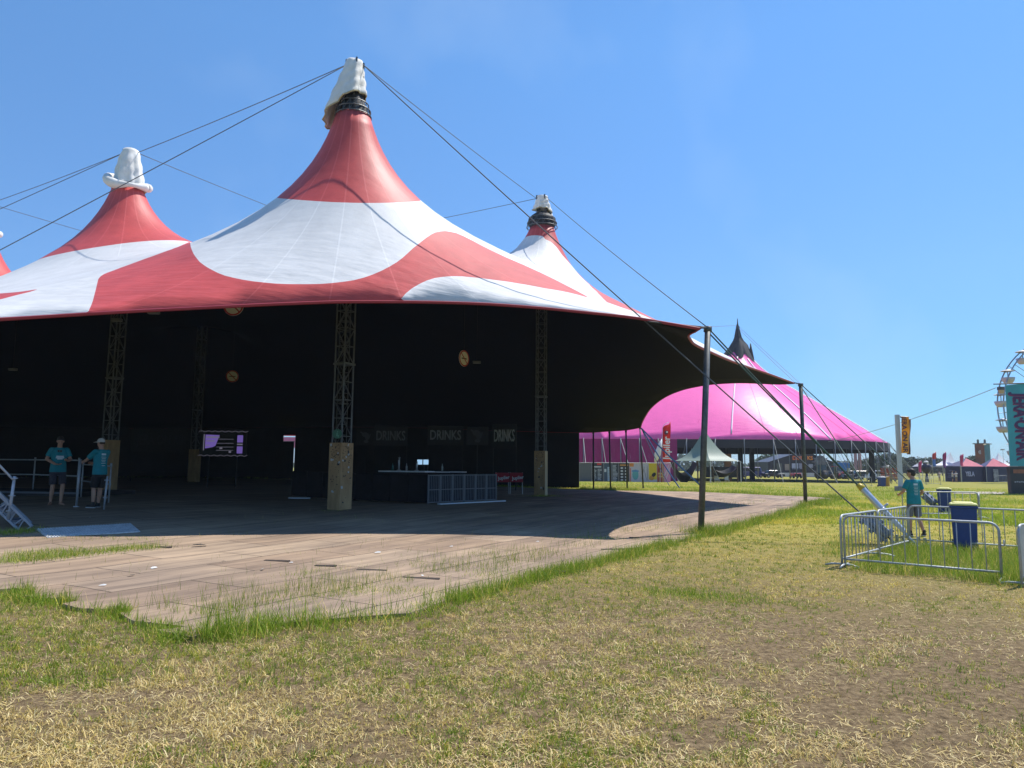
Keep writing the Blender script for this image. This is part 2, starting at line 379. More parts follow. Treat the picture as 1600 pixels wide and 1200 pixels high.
def fabric(name, c, rough=.42, dirt=.10, seams=True):
    m = bpy.data.materials.new(name); m.use_nodes = True; t = m.node_tree; L = t.links.new; N = t.nodes.new
    b = t.nodes['Principled BSDF']; b.inputs['Roughness'].default_value = rough; b.inputs['Specular IOR Level'].default_value = .26
    geo = N('ShaderNodeNewGeometry'); pos = geo.outputs['Position']
    n = N('ShaderNodeTexNoise'); n.inputs['Scale'].default_value = .9; n.inputs['Detail'].default_value = 6; n.inputs['Roughness'].default_value = .7
    mp = N('ShaderNodeMapping'); mp.inputs['Scale'].default_value = (1.0, 1.0, .35); L(pos, mp.inputs[0]); L(mp.outputs[0], n.inputs['Vector'])
    r = N('ShaderNodeValToRGB'); r.color_ramp.elements[0].position = .32; r.color_ramp.elements[1].position = .72
    r.color_ramp.elements[0].color = (*[k*(1-dirt) for k in c], 1); r.color_ramp.elements[1].color = (*[min(1, k*(1+dirt*.5)) for k in c], 1)
    L(n.outputs['Fac'], r.inputs[0]); base = r.outputs[0]
    def math_(op, a, b_=None, c_=None):
        k = N('ShaderNodeMath'); k.operation = op
        for i, x in enumerate((a, b_, c_)):
            if x is None: continue
            if isinstance(x, (int, float)): k.inputs[i].default_value = x
            else: L(x, k.inputs[i])
        return k.outputs[0]
    bumpsrc = None
    if seams:
        sx = N('ShaderNodeSeparateXYZ'); L(pos, sx.inputs[0]); tot = None
        for k in ((0, 0), (1, 0), (0, 1), (2, 0)):
            p = MAST[k]; dx = math_('SUBTRACT', sx.outputs[0], p.x); dy = math_('SUBTRACT', sx.outputs[1], p.y)
            d = math_('SQRT', math_('ADD', math_('MULTIPLY', dx, dx), math_('MULTIPLY', dy, dy)))
            an = math_('MULTIPLY', math_('ARCTAN2', dy, dx), 20/(2*math.pi)); fr = math_('ABSOLUTE', math_('SUBTRACT', math_('FRACT', an), .5))
            w = math_('MULTIPLY', fr, math_('MULTIPLY', d, 2*math.pi/20))     # metres from the seam
            s = math_('MULTIPLY', math_('LESS_THAN', w, .022), math_('LESS_THAN', d, 8.5 if k == (0, 0) else 5.5)); tot = s if tot is None else math_('ADD', tot, s)
        mx = N('ShaderNodeMix'); mx.data_type = 'RGBA'; L(math_('MULTIPLY', tot, .3), mx.inputs['Factor']); L(base, mx.inputs['A']); mx.inputs['B'].default_value = (*[min(.9, k*1.25+.06) for k in c], 1)
        base = mx.outputs['Result']; bumpsrc = tot
    L(base, b.inputs['Base Color'])
    wv = N('ShaderNodeTexNoise'); wv.inputs['Scale'].default_value = 1.6; wv.inputs['Detail'].default_value = 3; mp2 = N('ShaderNodeMapping'); mp2.inputs['Rotation'].default_value = (0, 0, .5); mp2.inputs['Scale'].default_value = (.5, 2.2, 1); L(pos, mp2.inputs[0]); L(mp2.outputs[0], wv.inputs['Vector'])
    bp = N('ShaderNodeBump'); bp.inputs['Distance'].default_value = .14; _sz = N('ShaderNodeSeparateXYZ'); L(pos, _sz.inputs[0]); _mr = N('ShaderNodeMapRange'); _mr.inputs['From Min'].default_value = 5.2; _mr.inputs['From Max'].default_value = 9.5; _mr.inputs['To Min'].default_value = .42; _mr.inputs['To Max'].default_value = .09; L(_sz.outputs[2], _mr.inputs['Value']); L(_mr.outputs[0], bp.inputs['Strength']); L(wv.outputs['Fac'], bp.inputs['Height']); nrm = bp.outputs[0]
    if bumpsrc is not None:
        b2 = N('ShaderNodeBump'); b2.inputs['Strength'].default_value = .3; b2.inputs['Distance'].default_value = .02; L(bumpsrc, b2.inputs['Height']); L(nrm, b2.inputs['Normal']); nrm = b2.outputs[0]
    L(nrm, b.inputs['Normal']); return m
f_white = fabric('white_canvas', (.67, .665, .65), .55, .13); f_red = fabric('red_canvas', (.57, .086, .080), .52, .2)
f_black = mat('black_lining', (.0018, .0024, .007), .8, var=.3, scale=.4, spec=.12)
f_trim = mat('red_edging', (.30, .02, .03), .5)
steel = mat('galvanised_steel', (.34, .36, .38), .42, .75, var=.18, scale=14)
dark_steel = mat('dark_painted_steel', (.085, .095, .10), .5, .3, var=.35, scale=6)
alu = mat('aluminium', (.50, .51, .52), .42, .8, var=.15, scale=9)
truss_m = mat('weathered_truss', (.12, .13, .14), .55, .4, var=.25, scale=5)
rope_m = mat('grey_rope', (.10, .11, .12), .8); rope_l = mat('pale_rope', (.38, .38, .36), .8); rope_g = mat('green_rope', (.05, .10, .08), .8)
hood_m = mat('cream_hood_cloth', (.66, .64, .58), .8, c2=(.74, .73, .70), scale=2.2, bump=.5, bscale=3)
ply = mat('grubby_plywood', (.29, .165, .075), .75, c2=(.47, .30, .145), scale=5, stretch=(1, 1, .25), bump=.15)
ply_l = mat('pale_plywood', (.46, .36, .20), .75, var=.15, scale=5, stretch=(1, 1, .25))

tent = thing('festival_tent', 'huge red and white striped circus style tent with black lining and open sides', 'tent', (MAST[(0, 0)].x, MAST[(0, 0)].y, MAST[(0, 0)].z))
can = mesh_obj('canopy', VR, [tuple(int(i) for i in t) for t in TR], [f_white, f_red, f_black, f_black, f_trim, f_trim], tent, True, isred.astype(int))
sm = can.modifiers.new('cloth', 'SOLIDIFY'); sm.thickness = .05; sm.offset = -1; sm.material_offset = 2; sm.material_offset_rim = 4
bvh = BVHTree.FromPolygons([tuple(v) for v in VR], [tuple(int(i) for i in t) for t in TR])

# rolled edge rope under the eave
eb = MB(); eb.tube([p - Vector((0, 0, .03)) for p in rim] + [rim[0]], .045, 5); eb.build('edge_rope', f_trim, tent)

def lattice(p, q, w, rz, step=.62, rc=.032, rd=.015):
    mb = MB(); ax = (q-p); L = ax.length; ax.normalize(); qx = Vector((math.cos(rz), math.sin(rz), 0)); qx = (qx-ax*qx.dot(ax)).normalized(); qy = ax.cross(qx)
    cs = [qx*(a*w/2)+qy*(b*w/2) for a, b in ((-1,-1),(1,-1),(1,1),(-1,1))]
    for c in cs: mb.cyl(p+c, q+c, rc, n=6)
    n = int(L/step)
    for i in range(n+1):
        z = p + ax*(L*i/n)
        for k in range(4):
            mb.cyl(z+cs[k], z+cs[(k+1) % 4], rd, n=4, cap=False)
            if i < n: 
                a, b = (cs[k], cs[(k+1) % 4]) if (i+k) % 2 else (cs[(k+1) % 4], cs[k]); mb.cyl(z+a, z+ax*(L/n)+b, rd, n=4, cap=False)
    for i in (0, n//3, 2*n//3): 
        z = p+ax*(L*i/n)
        mb.box(z, (w+.1, w+.1, .07), rot=Matrix((qx, qy, ax)).transposed())
    return mb
MRZ = {(0, 0): R(58), (0, 1): R(74), (1, 0): R(62), (2, 0): R(60), (1, 1): R(60), (2, 1): R(74)}
TOP = {}
for k, p in MAST.items():
    tz = {(0, 0): at(560, 98, M1.y).z, (1, 0): at(197, 236, M2.y).z, (0, 1): at(850, 308, M3.y).z}.get(k, 16.2); q = Vector((p.x, p.y, tz)); TOP[k] = q
    w = .44
    mo = lattice(p + Vector((0, 0, .02)), q - Vector((0, 0, .5)), w, MRZ[k]).build('mast', truss_m, tent)
    # plywood boarding round the foot, four sheets butted at the corners
    hb = 2.3; a = MRZ[k]; W = .57; pb = MB(); ex = Vector((math.cos(a), math.sin(a), 0)); ey = Vector((-math.sin(a), math.cos(a), 0))
    for s, (n_, t_, ww) in enumerate(((ex, ey, W), (ey, ex, W-.04), (-ex, ey, W), (-ey, ex, W-.04))):
        pb.cur = 1 if (s == 3 and k == (0, 1)) else 0
        rot = Matrix((t_, n_, Vector((0, 0, 1)))).transposed()
        pb.box(p + n_*(W/2-.01) + Vector((0, 0, hb/2-.05)), (ww, .02, hb+.1), rot=rot)
    if k in ((0, 0), (0, 1)):        # stickers, scrawls and screw holes on the front boards
        rs = random.Random(3+k[1])
        for n_, t_ in ((-ex, ey), (-ey, ex)):
            for _ in range(64 if k == (0, 0) else 60):
                big = rs.random() < .2; pb.cur = 3 if (big and rs.random() < .7) else 2
                u = rs.uniform(-.22, .22); z = hb*(.97-abs(rs.gauss(0, .26))) if rs.random() < .8 else rs.uniform(.1, hb)
                if z < .1 or z > hb-.06 or (k == (0, 1) and n_ == -ey): continue
                d = (rs.uniform(.04, .10), .004, rs.uniform(.03, .1)) if big else (rs.uniform(.012, .07), .004, rs.uniform(.008, .03))
                pb.box(p + n_*(W/2+.003) + t_*u + Vector((0, 0, z)), d, rot=Matrix((t_, n_, Vector((0, 0, 1)))).transposed() @ Matrix.Rotation(rs.uniform(-.5, .5), 3, 'Y'))
    po = pb.build('plywood_cover', [ply, ply_l, mat('marker_ink', (.03, .03, .03), .7), mat('worn_paper', (.5, .5, .5), .8)], mo)
    # collar: black cloth cone and a ring truss at the mouth of the canopy
    cb = MB(); zc = COLZ; hs_ = 1 if k[0] == 0 else .3; CR = COLR + (.16 if k == (0, 1) else 0)
    for zz, rr in ((zc, CR+.03), (zc+.22*hs_, CR+.0), (zc+.46*hs_, CR-.08)):
        cb.tube([Vector((p.x+rr*math.cos(t), p.y+rr*math.sin(t), zz)) for t in np.linspace(0, 2*math.pi, 25)], .022, 5)
    for i in range(16):
        t = 2*math.pi*i/16; t2 = 2*math.pi*(i+1)/16
        cb.cyl((p.x+(CR+.03)*math.cos(t), p.y+(CR+.03)*math.sin(t), zc), (p.x+(CR-.08)*math.cos(t2), p.y+(CR-.08)*math.sin(t2), zc+.46*hs_), .012, n=4)
        cb.cyl((p.x+(CR+.03)*math.cos(t), p.y+(CR+.03)*math.sin(t), zc-.05), (p.x+(CR-.08)*math.cos(t), p.y+(CR-.08)*math.sin(t), zc+.46*hs_), .014, n=4)
    cb.build('collar_ring', dark_steel, mo)
    ib = MB(); n = 24; prof = [(COLR-.06, zc-.1), (COLR-.12, zc+.3), (.30, zc+.8), (.26, zc+1.0)]
    if k == (0, 1): prof = [(COLR-.02, zc-.12), (.70, zc+.1), (.72, zc+.34), (.58, zc+.6), (.34, zc+.78)]
    ib.lathe((p.x, p.y, 0), prof, n); ib.build('collar_cloth', mat('black_collar_cloth', (.018, .019, .022), .7), mo, True)
    # the weather hood pulled over the masthead
    hbm = MB(); nn = 40; rs = np.random.default_rng(5+k[0]*3+k[1]); ph = rs.uniform(0, 6.28, 6)
    def hood(prof_fn, rows):
        vs = []
        for j in range(rows+1):
            s = j/rows
            for i in range(nn):
                t = 2*math.pi*i/nn; x, y, z = prof_fn(s, t); wr = .06*s*(math.sin(5*t+ph[0]+2*s)+.7*math.sin(9*t+ph[1]-3*s)+.5*math.sin(14*t+ph[2]))+.02*math.sin(7*s*3+3*t+ph[3])
                vs.append((p.x+x+wr*math.cos(t), p.y+y+wr*math.sin(t), z))
        fs = [(j*nn+i, j*nn+(i+1) % nn, (j+1)*nn+(i+1) % nn, (j+1)*nn+i) for j in range(rows) for i in range(nn)] + [tuple(range(nn-1, -1, -1))]
        return vs, fs
    zc_ = COLZ
    if k == (0, 0):        # slips down to the left, open towards the right
        zl, zr = at(513, 194, M1.y).z, at(575, 150, M1.y).z
        def fn(s, t):
            rr = .27+.45*s**.9; cx = -.02-.30*s; c_ = math.cos(t); zb = (zl+zr)/2+(zr-zl)/2*c_-.12*math.sin(t); return cx+rr*c_, rr*math.sin(t), tz+.03-(tz+.03-zb)*s
    elif k == (0, 1):
        def fn(s, t): rr = .27+.14*s+.45*max(0, s-.6)*max(0, math.cos(t-.5)); return rr*math.cos(t), rr*math.sin(t), tz+.02-.72*s-.9*max(0, s-.55)*max(0, math.cos(t-.5))
    else:
        Hc = tz-(zc_-.10)
        def fn(s, t):      # a bunched crown whose skirt is rolled up into a thick loose collar
            return (.33+.32*s+.05*math.sin(math.pi*s))*math.cos(t), (.33+.32*s+.05*math.sin(math.pi*s))*math.sin(t), tz+.02-Hc*s
        rl = []; rv = random.Random(11+k[0]*2+k[1])
        for i_ in range(49):
            t = 2*math.pi*i_/48; left = max(0, -math.cos(t+.2)); rr = .80+.16*left**2+.03*math.sin(5*t)
            rl.append(Vector((p.x+rr*math.cos(t), p.y+rr*math.sin(t), zc_+.08+.20*math.sin(t)-.05*math.cos(t)+.42*left**1.5)))
        rb_ = MB(); rb_.tube(rl, [.15+.05*math.sin(3*i_*.13+1)+.07*max(0, -math.cos(2*math.pi*i_/48)) for i_ in range(49)], 10); ro_ = rb_.build('hood_roll', hood_m, mo, True)
    vs, fs = hood(fn, 16); ho = mesh_obj('weather_hood', vs, fs, [hood_m, mat('hood_hem', (.42, .36, .22), .9)], mo, True)
    hm = MB(); hm.tube([Vector(v) for v in vs[16*nn:17*nn]]+[Vector(vs[16*nn])], .028, 5); hm.build('hood_hem', MATS['hood_hem'], mo)
    sm2 = ho.modifiers.new('cloth', 'SOLIDIFY'); sm2.thickness = .025; sm2.offset = 0
    for a2 in (0, math.pi/2, math.pi, 1.5*math.pi): tb = MB(); tb.box((q.x+.3*math.cos(a2+.4), q.y+.3*math.sin(a2+.4), tz-.06), (.09, .05, .22), rz=a2+.4); tb.build('shackle', dark_steel, mo)

# poles round the edge
def pole(a, b, r, m=dark_steel):
    mb = MB(); mb.cyl(a, b, r, n=12); d = (Vector(b)-Vector(a)).normalized(); mb.cyl(Vector(b)-d*.12, Vector(b)+d*.03, r*1.35, n=12); mb.cyl(a, Vector(a)+d*.06, r*1.8, n=12)
    return mb.build('edge_pole', m, tent, True)
gA = grd(1095, 835); tA = at(1106, 512, gA.y); pole(gA, tA, .085)
gB = grd(1259, 790); tB = at(1251, 600, gB.y-.2); pole(gB, tB, .095)
for px, py, tx, ty in ((1005,763,1000,668),(980,764,978,673),(954,764,952,674),(927.5,764,927,675)):
    g = grd(px, py); pole(g, at(tx, ty, g.y), .055, mat('black_pole', (.02, .02, .022), .5))
L1 = F[-1]; pole((L1.x-.5, L1.y-.4, gz(L1.x, L1.y)), (L1.x-.3, L1.y-.2, L1.z+.15), .09)
for i in (9, 10, 11, 12): p = hid[i]; pole((p.x-.4, p.y, gz(p.x, p.y)), (p.x-.2, p.y, p.z+.1), .09)

# side walls of black cloth hung from the rear and left edge
wall_path = resample(catmull([hid[3]] + [Vector((p.x+.0, p.y, p.z)) for p in hid[4:11]] + [Vector((-39, 30, 4.8))], 8), .6)
wb = MB()
GAP = (at(442.5, 700, 60).x/60, at(461, 700, 60).x/60)
def wallquad(a, b, z0a, z1a, z0b, z1b): wb.quad((a.x, a.y, z0a), (b.x, b.y, z0b), (b.x, b.y, z1b), (a.x, a.y, z1a))
wp2 = []
for i, (a, b) in enumerate(zip(wall_path, wall_path[1:])):       # insert the sides of the doorway exactly
    wp2.append(a); ra, rb = a.x/a.y, b.x/b.y
    cuts = sorted([((ra-g)/(ra-rb)) for g in GAP if (ra-g)*(rb-g) < 0])
    wp2 += [a.lerp(b, t) for t in cuts]
wp2.append(wall_path[-1])
door_pts = []
for i, (a, b) in enumerate(zip(wp2, wp2[1:])):
    rip = lambda i: .06*math.sin(i*1.7)
    m_ = (a.x+b.x)/(a.y+b.y); g0, g1 = gz(a.x, a.y), gz(b.x, b.y)
    if GAP[0] < m_ < GAP[1]:
        door_pts.append((a, b)); wallquad(a, b, 4.45, a.z, 4.45, b.z)
    else: wallquad(a, b, g0-.05, a.z, g1-.05, b.z)
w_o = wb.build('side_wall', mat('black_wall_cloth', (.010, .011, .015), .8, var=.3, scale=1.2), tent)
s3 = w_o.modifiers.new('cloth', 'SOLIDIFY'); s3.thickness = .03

# stay ropes
def ropes(pairs, r, m, name='stay_rope', k=.004):
    for a, b in pairs:
        mb = MB(); mb.tube(sag(a, b, k, 20), r, 5); mb.build(name, m, tent, True)
T1, T2, T3, T4, T11, T21 = [TOP[k] + Vector((0, 0, -.08)) for k in ((0,0),(1,0),(0,1),(2,0),(1,1),(2,1))]
e = Vector((.3, 0, 0))
G1 = grd(1402, 852); G2 = grd(1436, 856); G3 = grd(1478, 803)
ropes([(T1-e, T2+e), (T1-e, at(-800, 806, 20)), (T2-e, T4+e), (T2-e, at(-1000, 765, 30)), (T2+e, T11-e), (T4+e, T21-e), (T3-e, T11+e), (T1+e, T3-e)], .016, rope_m)
ropes([(T1+e, G1)], .02, rope_m); ropes([(T3+e, tA)], .016, rope_m)
tA2 = Vector((0, 0, -.12)) + tA
ropes([(tA, G2), (tA2, G2+Vector((.12, .2, 0)))], .022, rope_g); ropes([(tB, G3), (tB-Vector((0, 0, .1)), grd(1390, 815))], .024, rope_g)
ropes([(F[2]+Vector((-.5,0,0)), tA), (F[0], tA), (E[-1], tB), (B[0], tB), (B[-1], at(1000, 668, 52))], .03, mat('black_strap', (.03, .03, .03), .7), 'corner_strap', .0)
cA = at(1002, 669, 51.5)
for k, (px, py) in enumerate(((1098, 762), (1046, 759), (1102, 765), (1062, 763))):
    mb = MB(); mb.tube(sag(cA, grd(px, py), .01), .05 if k != 1 else .03, 5); mb.build('guy_strap', mat('blue_strap', (.03, .10, .34), .6), tent)
# rope tensioners in the fenced corner
def along(a, b, px):          # point of segment a-b seen at column px
    lo, hi = 0.0, 1.0
    for _ in range(40):
        m_ = (lo+hi)/2; p = a.lerp(b, m_); d = p-EYEV; x = 800+FPX*d.dot(_r)/d.dot(_w)
        if x < px: lo = m_
        else: hi = m_
    return a.lerp(b, (lo+hi)/2)
def tensioner(a, b, x0, x1, r, m, yellow=False, plates=False):
    p, q = along(a, b, x0), along(a, b, x1); d = (q-p).normalized(); root = MB(); up = Vector((0, 0, 1)); s = d.cross(up).normalized(); v = s.cross(d)
    rot = Matrix((s, v, d)).transposed()
    if plates:
        root.box(p.lerp(q, .5)+v*r*.55, (r*1.9, r*.35, (q-p).length), rot=rot); root.box(p.lerp(q, .5)-v*r*.55, (r*1.9, r*.35, (q-p).length), rot=rot)
        root.cyl(p.lerp(q, .1)-s*r*.7, p.lerp(q, .9)-s*r*.7, r*.5, n=10); root.cyl(p.lerp(q, .1)+s*r*.6, p.lerp(q, .9)+s*r*.6, r*.5, n=10)
        for t in (.12, .5, .88): root.cyl(p.lerp(q, t)-v*r*1.1, p.lerp(q, t)+v*r*1.1, r*.28, n=8)
        for t in (.35, .9): root.cyl(p.lerp(q, t), p.lerp(q, t)-s*r*2.6-up*r*.8, .014, n=6)
        root.cyl(q, q+d*.5, .03, n=8)
    else:
        c = p.lerp(q, .47); root.cyl(p, c, r, n=14); root.cyl(c, c+d*.1, r*1.25, n=14); root.box(c.lerp(q, .5)+v*.02, (r*2.3, r*1.2, (q-c).length*.96), rot=rot); root.cyl(q, q+d*.55, .03, n=8)
        root.cyl(c+v*r, c+v*(r+.12), .03, n=8)
    o = root.build('tensioner', m, tent)
    bevel(o, .012, 2)
    if yellow:
        y = MB(); y.cyl(p-d*.13, p+d*.02, r*.75, r*1.12, n=14); y.build('end_cap', mat('yellow_paint', (.55, .38, .02), .45), o, True)
    return o
tensioner(tA, G2, 1347, 1413, .075, mat('silver_cylinder', (.52, .55, .60), .35, .6, var=.15), True)
tensioner(T1+e, G1, 1349, 1390, .19, mat('blue_grey_steel', (.17, .20, .26), .5, .4, var=.3), plates=True)
tensioner(tB, G3, 1444, 1461, .17, mat('blue_grey_steel', (.10, .12, .17), .5), plates=True)
for g in (G1, G2, G3):
    mb = MB(); mb.cyl(g-Vector((0, 0, .3)), g+Vector((0, 0, .25)), .035, n=8); mb.cyl(g+Vector((.25, .1, -.3)), g+Vector((.2, .1, .22)), .035, n=8); mb.box(g+Vector((.1, .05, .06)), (.5, .12, .05), rz=.3); mb.build('ground_anchor', steel, tent)
# ------------------------------------------------------------------ terrain
def graded(a, lo, hi, fine, lim):
    out = [a]; s = fine
    v = a
    while v < hi: s = fine if abs(v) < lim else s*1.22; v += s; out.append(v)
    v = a; s = fine; pre = []
    while v > lo: s = fine if abs(v) < lim else s*1.22; v -= s; pre.append(v)
    return np.array(pre[::-1]+out)
gx = graded(0, -1500, 1500, .5, 45); gy = graded(20, -60, 2200, .5, 75)
X, Y = np.meshgrid(gx, gy); Zt = hgt(X, Y)
gv = np.column_stack([X.ravel(), Y.ravel(), Zt.ravel()]); nx, ny = len(gx), len(gy)
gf = [(j*nx+i, j*nx+i+1, (j+1)*nx+i+1, (j+1)*nx+i) for j in range(ny-1) for i in range(nx-1)]
def ground_mat():
    m = bpy.data.materials.new('trodden_meadow'); m.use_nodes = True; t = m.node_tree; L = t.links.new; N = t.nodes.new; b = t.nodes['Principled BSDF']
    b.inputs['Roughness'].default_value = .95; b.inputs['Specular IOR Level'].default_value = .1
    pos = N('ShaderNodeNewGeometry').outputs['Position']
    def noise(s, d=5, r=.6):
        n = N('ShaderNodeTexNoise'); n.inputs['Scale'].default_value = s; n.inputs['Detail'].default_value = d; n.inputs['Roughness'].default_value = r; L(pos, n.inputs['Vector']); return n.outputs['Fac']
    def ramp(f, *st):
        r = N('ShaderNodeValToRGB'); e = r.color_ramp.elements
        while len(e) < len(st): e.new(.5)
        for k, (p, c) in enumerate(st): e[k].position = p; e[k].color = (*c, 1) if hasattr(c, '__len__') else (c, c, c, 1)
        L(f, r.inputs[0]); return r.outputs[0]
    def mix(f, a, c):
        x = N('ShaderNodeMix'); x.data_type = 'RGBA'
        (L(f, x.inputs['Factor']) if not isinstance(f, float) else setattr(x.inputs['Factor'], 'default_value', f))
        L(a, x.inputs['A']); L(c, x.inputs['B']); return x.outputs['Result']
    soil = ramp(noise(14, 8, .75), (.32, (.07, .048, .026)), (.5, (.21, .148, .080)), (.68, (.37, .275, .155)))  # dark end of soil: brown spots, plus shadow gaps between tufts painted in
    lawn = ramp(noise(2.2, 8, .75), (.3, (.17, .18, .030)), (.5, (.35, .31, .060)), (.66, (.48, .39, .10)))
    far = ramp(noise(.16, 6, .7), (.35, (.15, .185, .035)), (.55, (.22, .22, .055)), (.7, (.26, .235, .08)))
    dist = N('ShaderNodeVectorMath'); dist.operation = 'LENGTH'; L(pos, dist.inputs[0])
    mr = N('ShaderNodeMapRange'); mr.inputs['From Min'].default_value = 9; mr.inputs['From Max'].default_value = 24; L(dist.outputs['Value'], mr.inputs['Value'])
    mr2 = N('ShaderNodeMapRange'); mr2.inputs['From Min'].default_value = 25; mr2.inputs['From Max'].default_value = 60; L(dist.outputs['Value'], mr2.inputs['Value'])
    mul = N('ShaderNodeMath'); mul.operation = 'MULTIPLY'; L(mr.outputs[0], mul.inputs[0]); L(ramp(noise(.5, 4), (.2, .75), (.6, 1.0)), mul.inputs[1])
    c = mix(mul.outputs[0], soil, lawn); c = mix(mr2.outputs[0], c, mix(.5, far, lawn)); L(c, b.inputs['Base Color'])
    bp = N('ShaderNodeBump'); bp.inputs['Strength'].default_value = .9; bp.inputs['Distance'].default_value = .05; L(noise(22, 6, .7), bp.inputs['Height']); L(bp.outputs[0], b.inputs['Normal'])
    return m
ground = mesh_obj('ground', gv, gf, ground_mat(), None, True); tag(ground, kind='structure')

# ------------------------------------------------------------------ plywood floor under and before the tent
deck_px = [(300,1004),(345,988),(600,966),(640,963),(700,941),(850,901),(1000,863),(1095,838),(1200,812),(1259,791),(1306,782),(1288,778),(1160,772.5),(1000,768),(905,766)]
left_px = [(300,1004),(246,992),(292,986),(206,976),(186,963),(205,957),(126,957),(96,950),(124,944),(32,938),(55,931),(25,924),(-60,931),(-500,960)]
dk = [grd(*p) for p in deck_px]; dkl = [grd(*p) for p in left_px]
loop = [Vector((p.x, p.y)) for p in dkl[::-1]] + [Vector((p.x, p.y)) for p in dk[1:]] + [Vector((-2, 55)), Vector((-12, 62)), Vector((-30, 66)), Vector((-48, 58)), Vector((-50, 40)), Vector((-30, 18))]
lp = [Vector((*p, 0)) for p in loop]; dense = []
for a, b in zip(lp, lp[1:]+lp[:1]):
    n = max(1, int((b-a).length/.6)); dense += [a.lerp(b, i/n) for i in range(n)]
pp = [Vector((p.x, p.y)) for p in dense]; ne = len(pp); poly = [(p.x, p.y) for p in pp]
g1, g2 = np.meshgrid(np.arange(-50, 20, .8), np.arange(5, 68, .8)); cand = np.column_stack([g1.ravel(), g2.ravel()]); cand = cand[inpoly(cand, poly)]
vo, eo, fo, *_q = geometry.delaunay_2d_cdt(pp + [Vector(c) for c in cand.tolist()], [(i, (i+1) % ne) for i in range(ne)], [], 1, 1e-4)
dv = np.array([tuple(v) for v in vo]); df = np.array([f for f in fo if len(f) == 3]); df = df[inpoly(dv[df].mean(1), poly)]
dz = hgt(dv[:, 0], dv[:, 1]) + .045 + .012*np.sin(dv[:, 0]*1.9+dv[:, 1]*.7)*np.cos(dv[:, 1]*1.3)
DECKPOLY = poly
def floor_mat():
    m = bpy.data.materials.new('weathered_plywood_sheets'); m.use_nodes = True; t = m.node_tree; L = t.links.new; N = t.nodes.new; b = t.nodes['Principled BSDF']
    b.inputs['Roughness'].default_value = .8; b.inputs['Specular IOR Level'].default_value = .3
    pos = N('ShaderNodeNewGeometry').outputs['Position']
    mp = N('ShaderNodeMapping'); mp.vector_type = 'POINT'; mp.inputs['Rotation'].default_value = (0, 0, -math.atan2(PDIR.y, PDIR.x)); L(pos, mp.inputs[0]); q = mp.outputs[0]
    def noise(s, sc=(1, 1, 1), d=6, r=.65):
        m2 = N('ShaderNodeMapping'); m2.inputs['Scale'].default_value = sc; L(q, m2.inputs[0])
        n = N('ShaderNodeTexNoise'); n.inputs['Scale'].default_value = s; n.inputs['Detail'].default_value = d; n.inputs['Roughness'].default_value = r; L(m2.outputs[0], n.inputs['Vector']); return n.outputs['Fac']
    br = N('ShaderNodeTexBrick'); L(q, br.inputs['Vector']); br.inputs['Scale'].default_value = 1; br.inputs['Brick Width'].default_value = 2.44; br.inputs['Row Height'].default_value = 1.22
    br.inputs['Mortar Size'].default_value = .012; br.inputs['Mortar Smooth'].default_value = .1; br.inputs['Color1'].default_value = (.30, .225, .165, 1); br.inputs['Color2'].default_value = (.36, .285, .215, 1); br.inputs['Mortar'].default_value = (.04, .03, .022, 1); br.offset = .5
    def ramp(f, *st):
        r = N('ShaderNodeValToRGB'); e = r.color_ramp.elements
        while len(e) < len(st): e.new(.5)
        for k, (p, c) in enumerate(st): e[k].position = p; e[k].color = (*c, 1)
        L(f, r.inputs[0]); return r.outputs[0]
    def mix(f, a, c, mode='MIX'):
        x = N('ShaderNodeMix'); x.data_type = 'RGBA'; x.blend_type = mode
        (L(f, x.inputs['Factor']) if not isinstance(f, float) else setattr(x.inputs['Factor'], 'default_value', f))
        L(a, x.inputs['A']); L(c, x.inputs['B']); return x.outputs['Result']
    c = mix(.85, br.outputs['Color'], ramp(noise(1.6, (.18, 1.6, 1)), (.28, (.55, .53, .52)), (.5, (1, .97, .93)), (.70, (1.38, 1.32, 1.22))), 'MULTIPLY')
    c = mix(.9, c, ramp(noise(14, (.06, 1, 1)), (.3, (.78, .76, .74)), (.62, (1.1, 1.08, 1.05))), 'MULTIPLY')
    c = mix(.7, c, ramp(noise(.35, d=4), (.35, (.68, .66, .68)), (.62, (1.1, 1.06, 1.0))), 'MULTIPLY')
    # offset from a point under the roof, not linked to the board colour
    vd = N('ShaderNodeVectorMath'); vd.operation = 'SUBTRACT'; L(pos, vd.inputs[0]); vd.inputs[1].default_value = (-15, 40, 0)
    L(c, b.inputs['Base Color'])
    bp = N('ShaderNodeBump'); bp.inputs['Strength'].default_value = .5; bp.inputs['Distance'].default_value = .03; L(noise(9, (.15, 1, 1)), bp.inputs['Height']); L(bp.outputs[0], b.inputs['Normal'])
    return m
deck = mesh_obj('plywood_floor', np.column_stack([dv, dz]), [tuple(int(i) for i in f) for f in df], floor_mat(), None, False); tag(deck, kind='structure')
sd_ = deck.modifiers.new('boards', 'SOLIDIFY'); sd_.thickness = .04; sd_.offset = -1
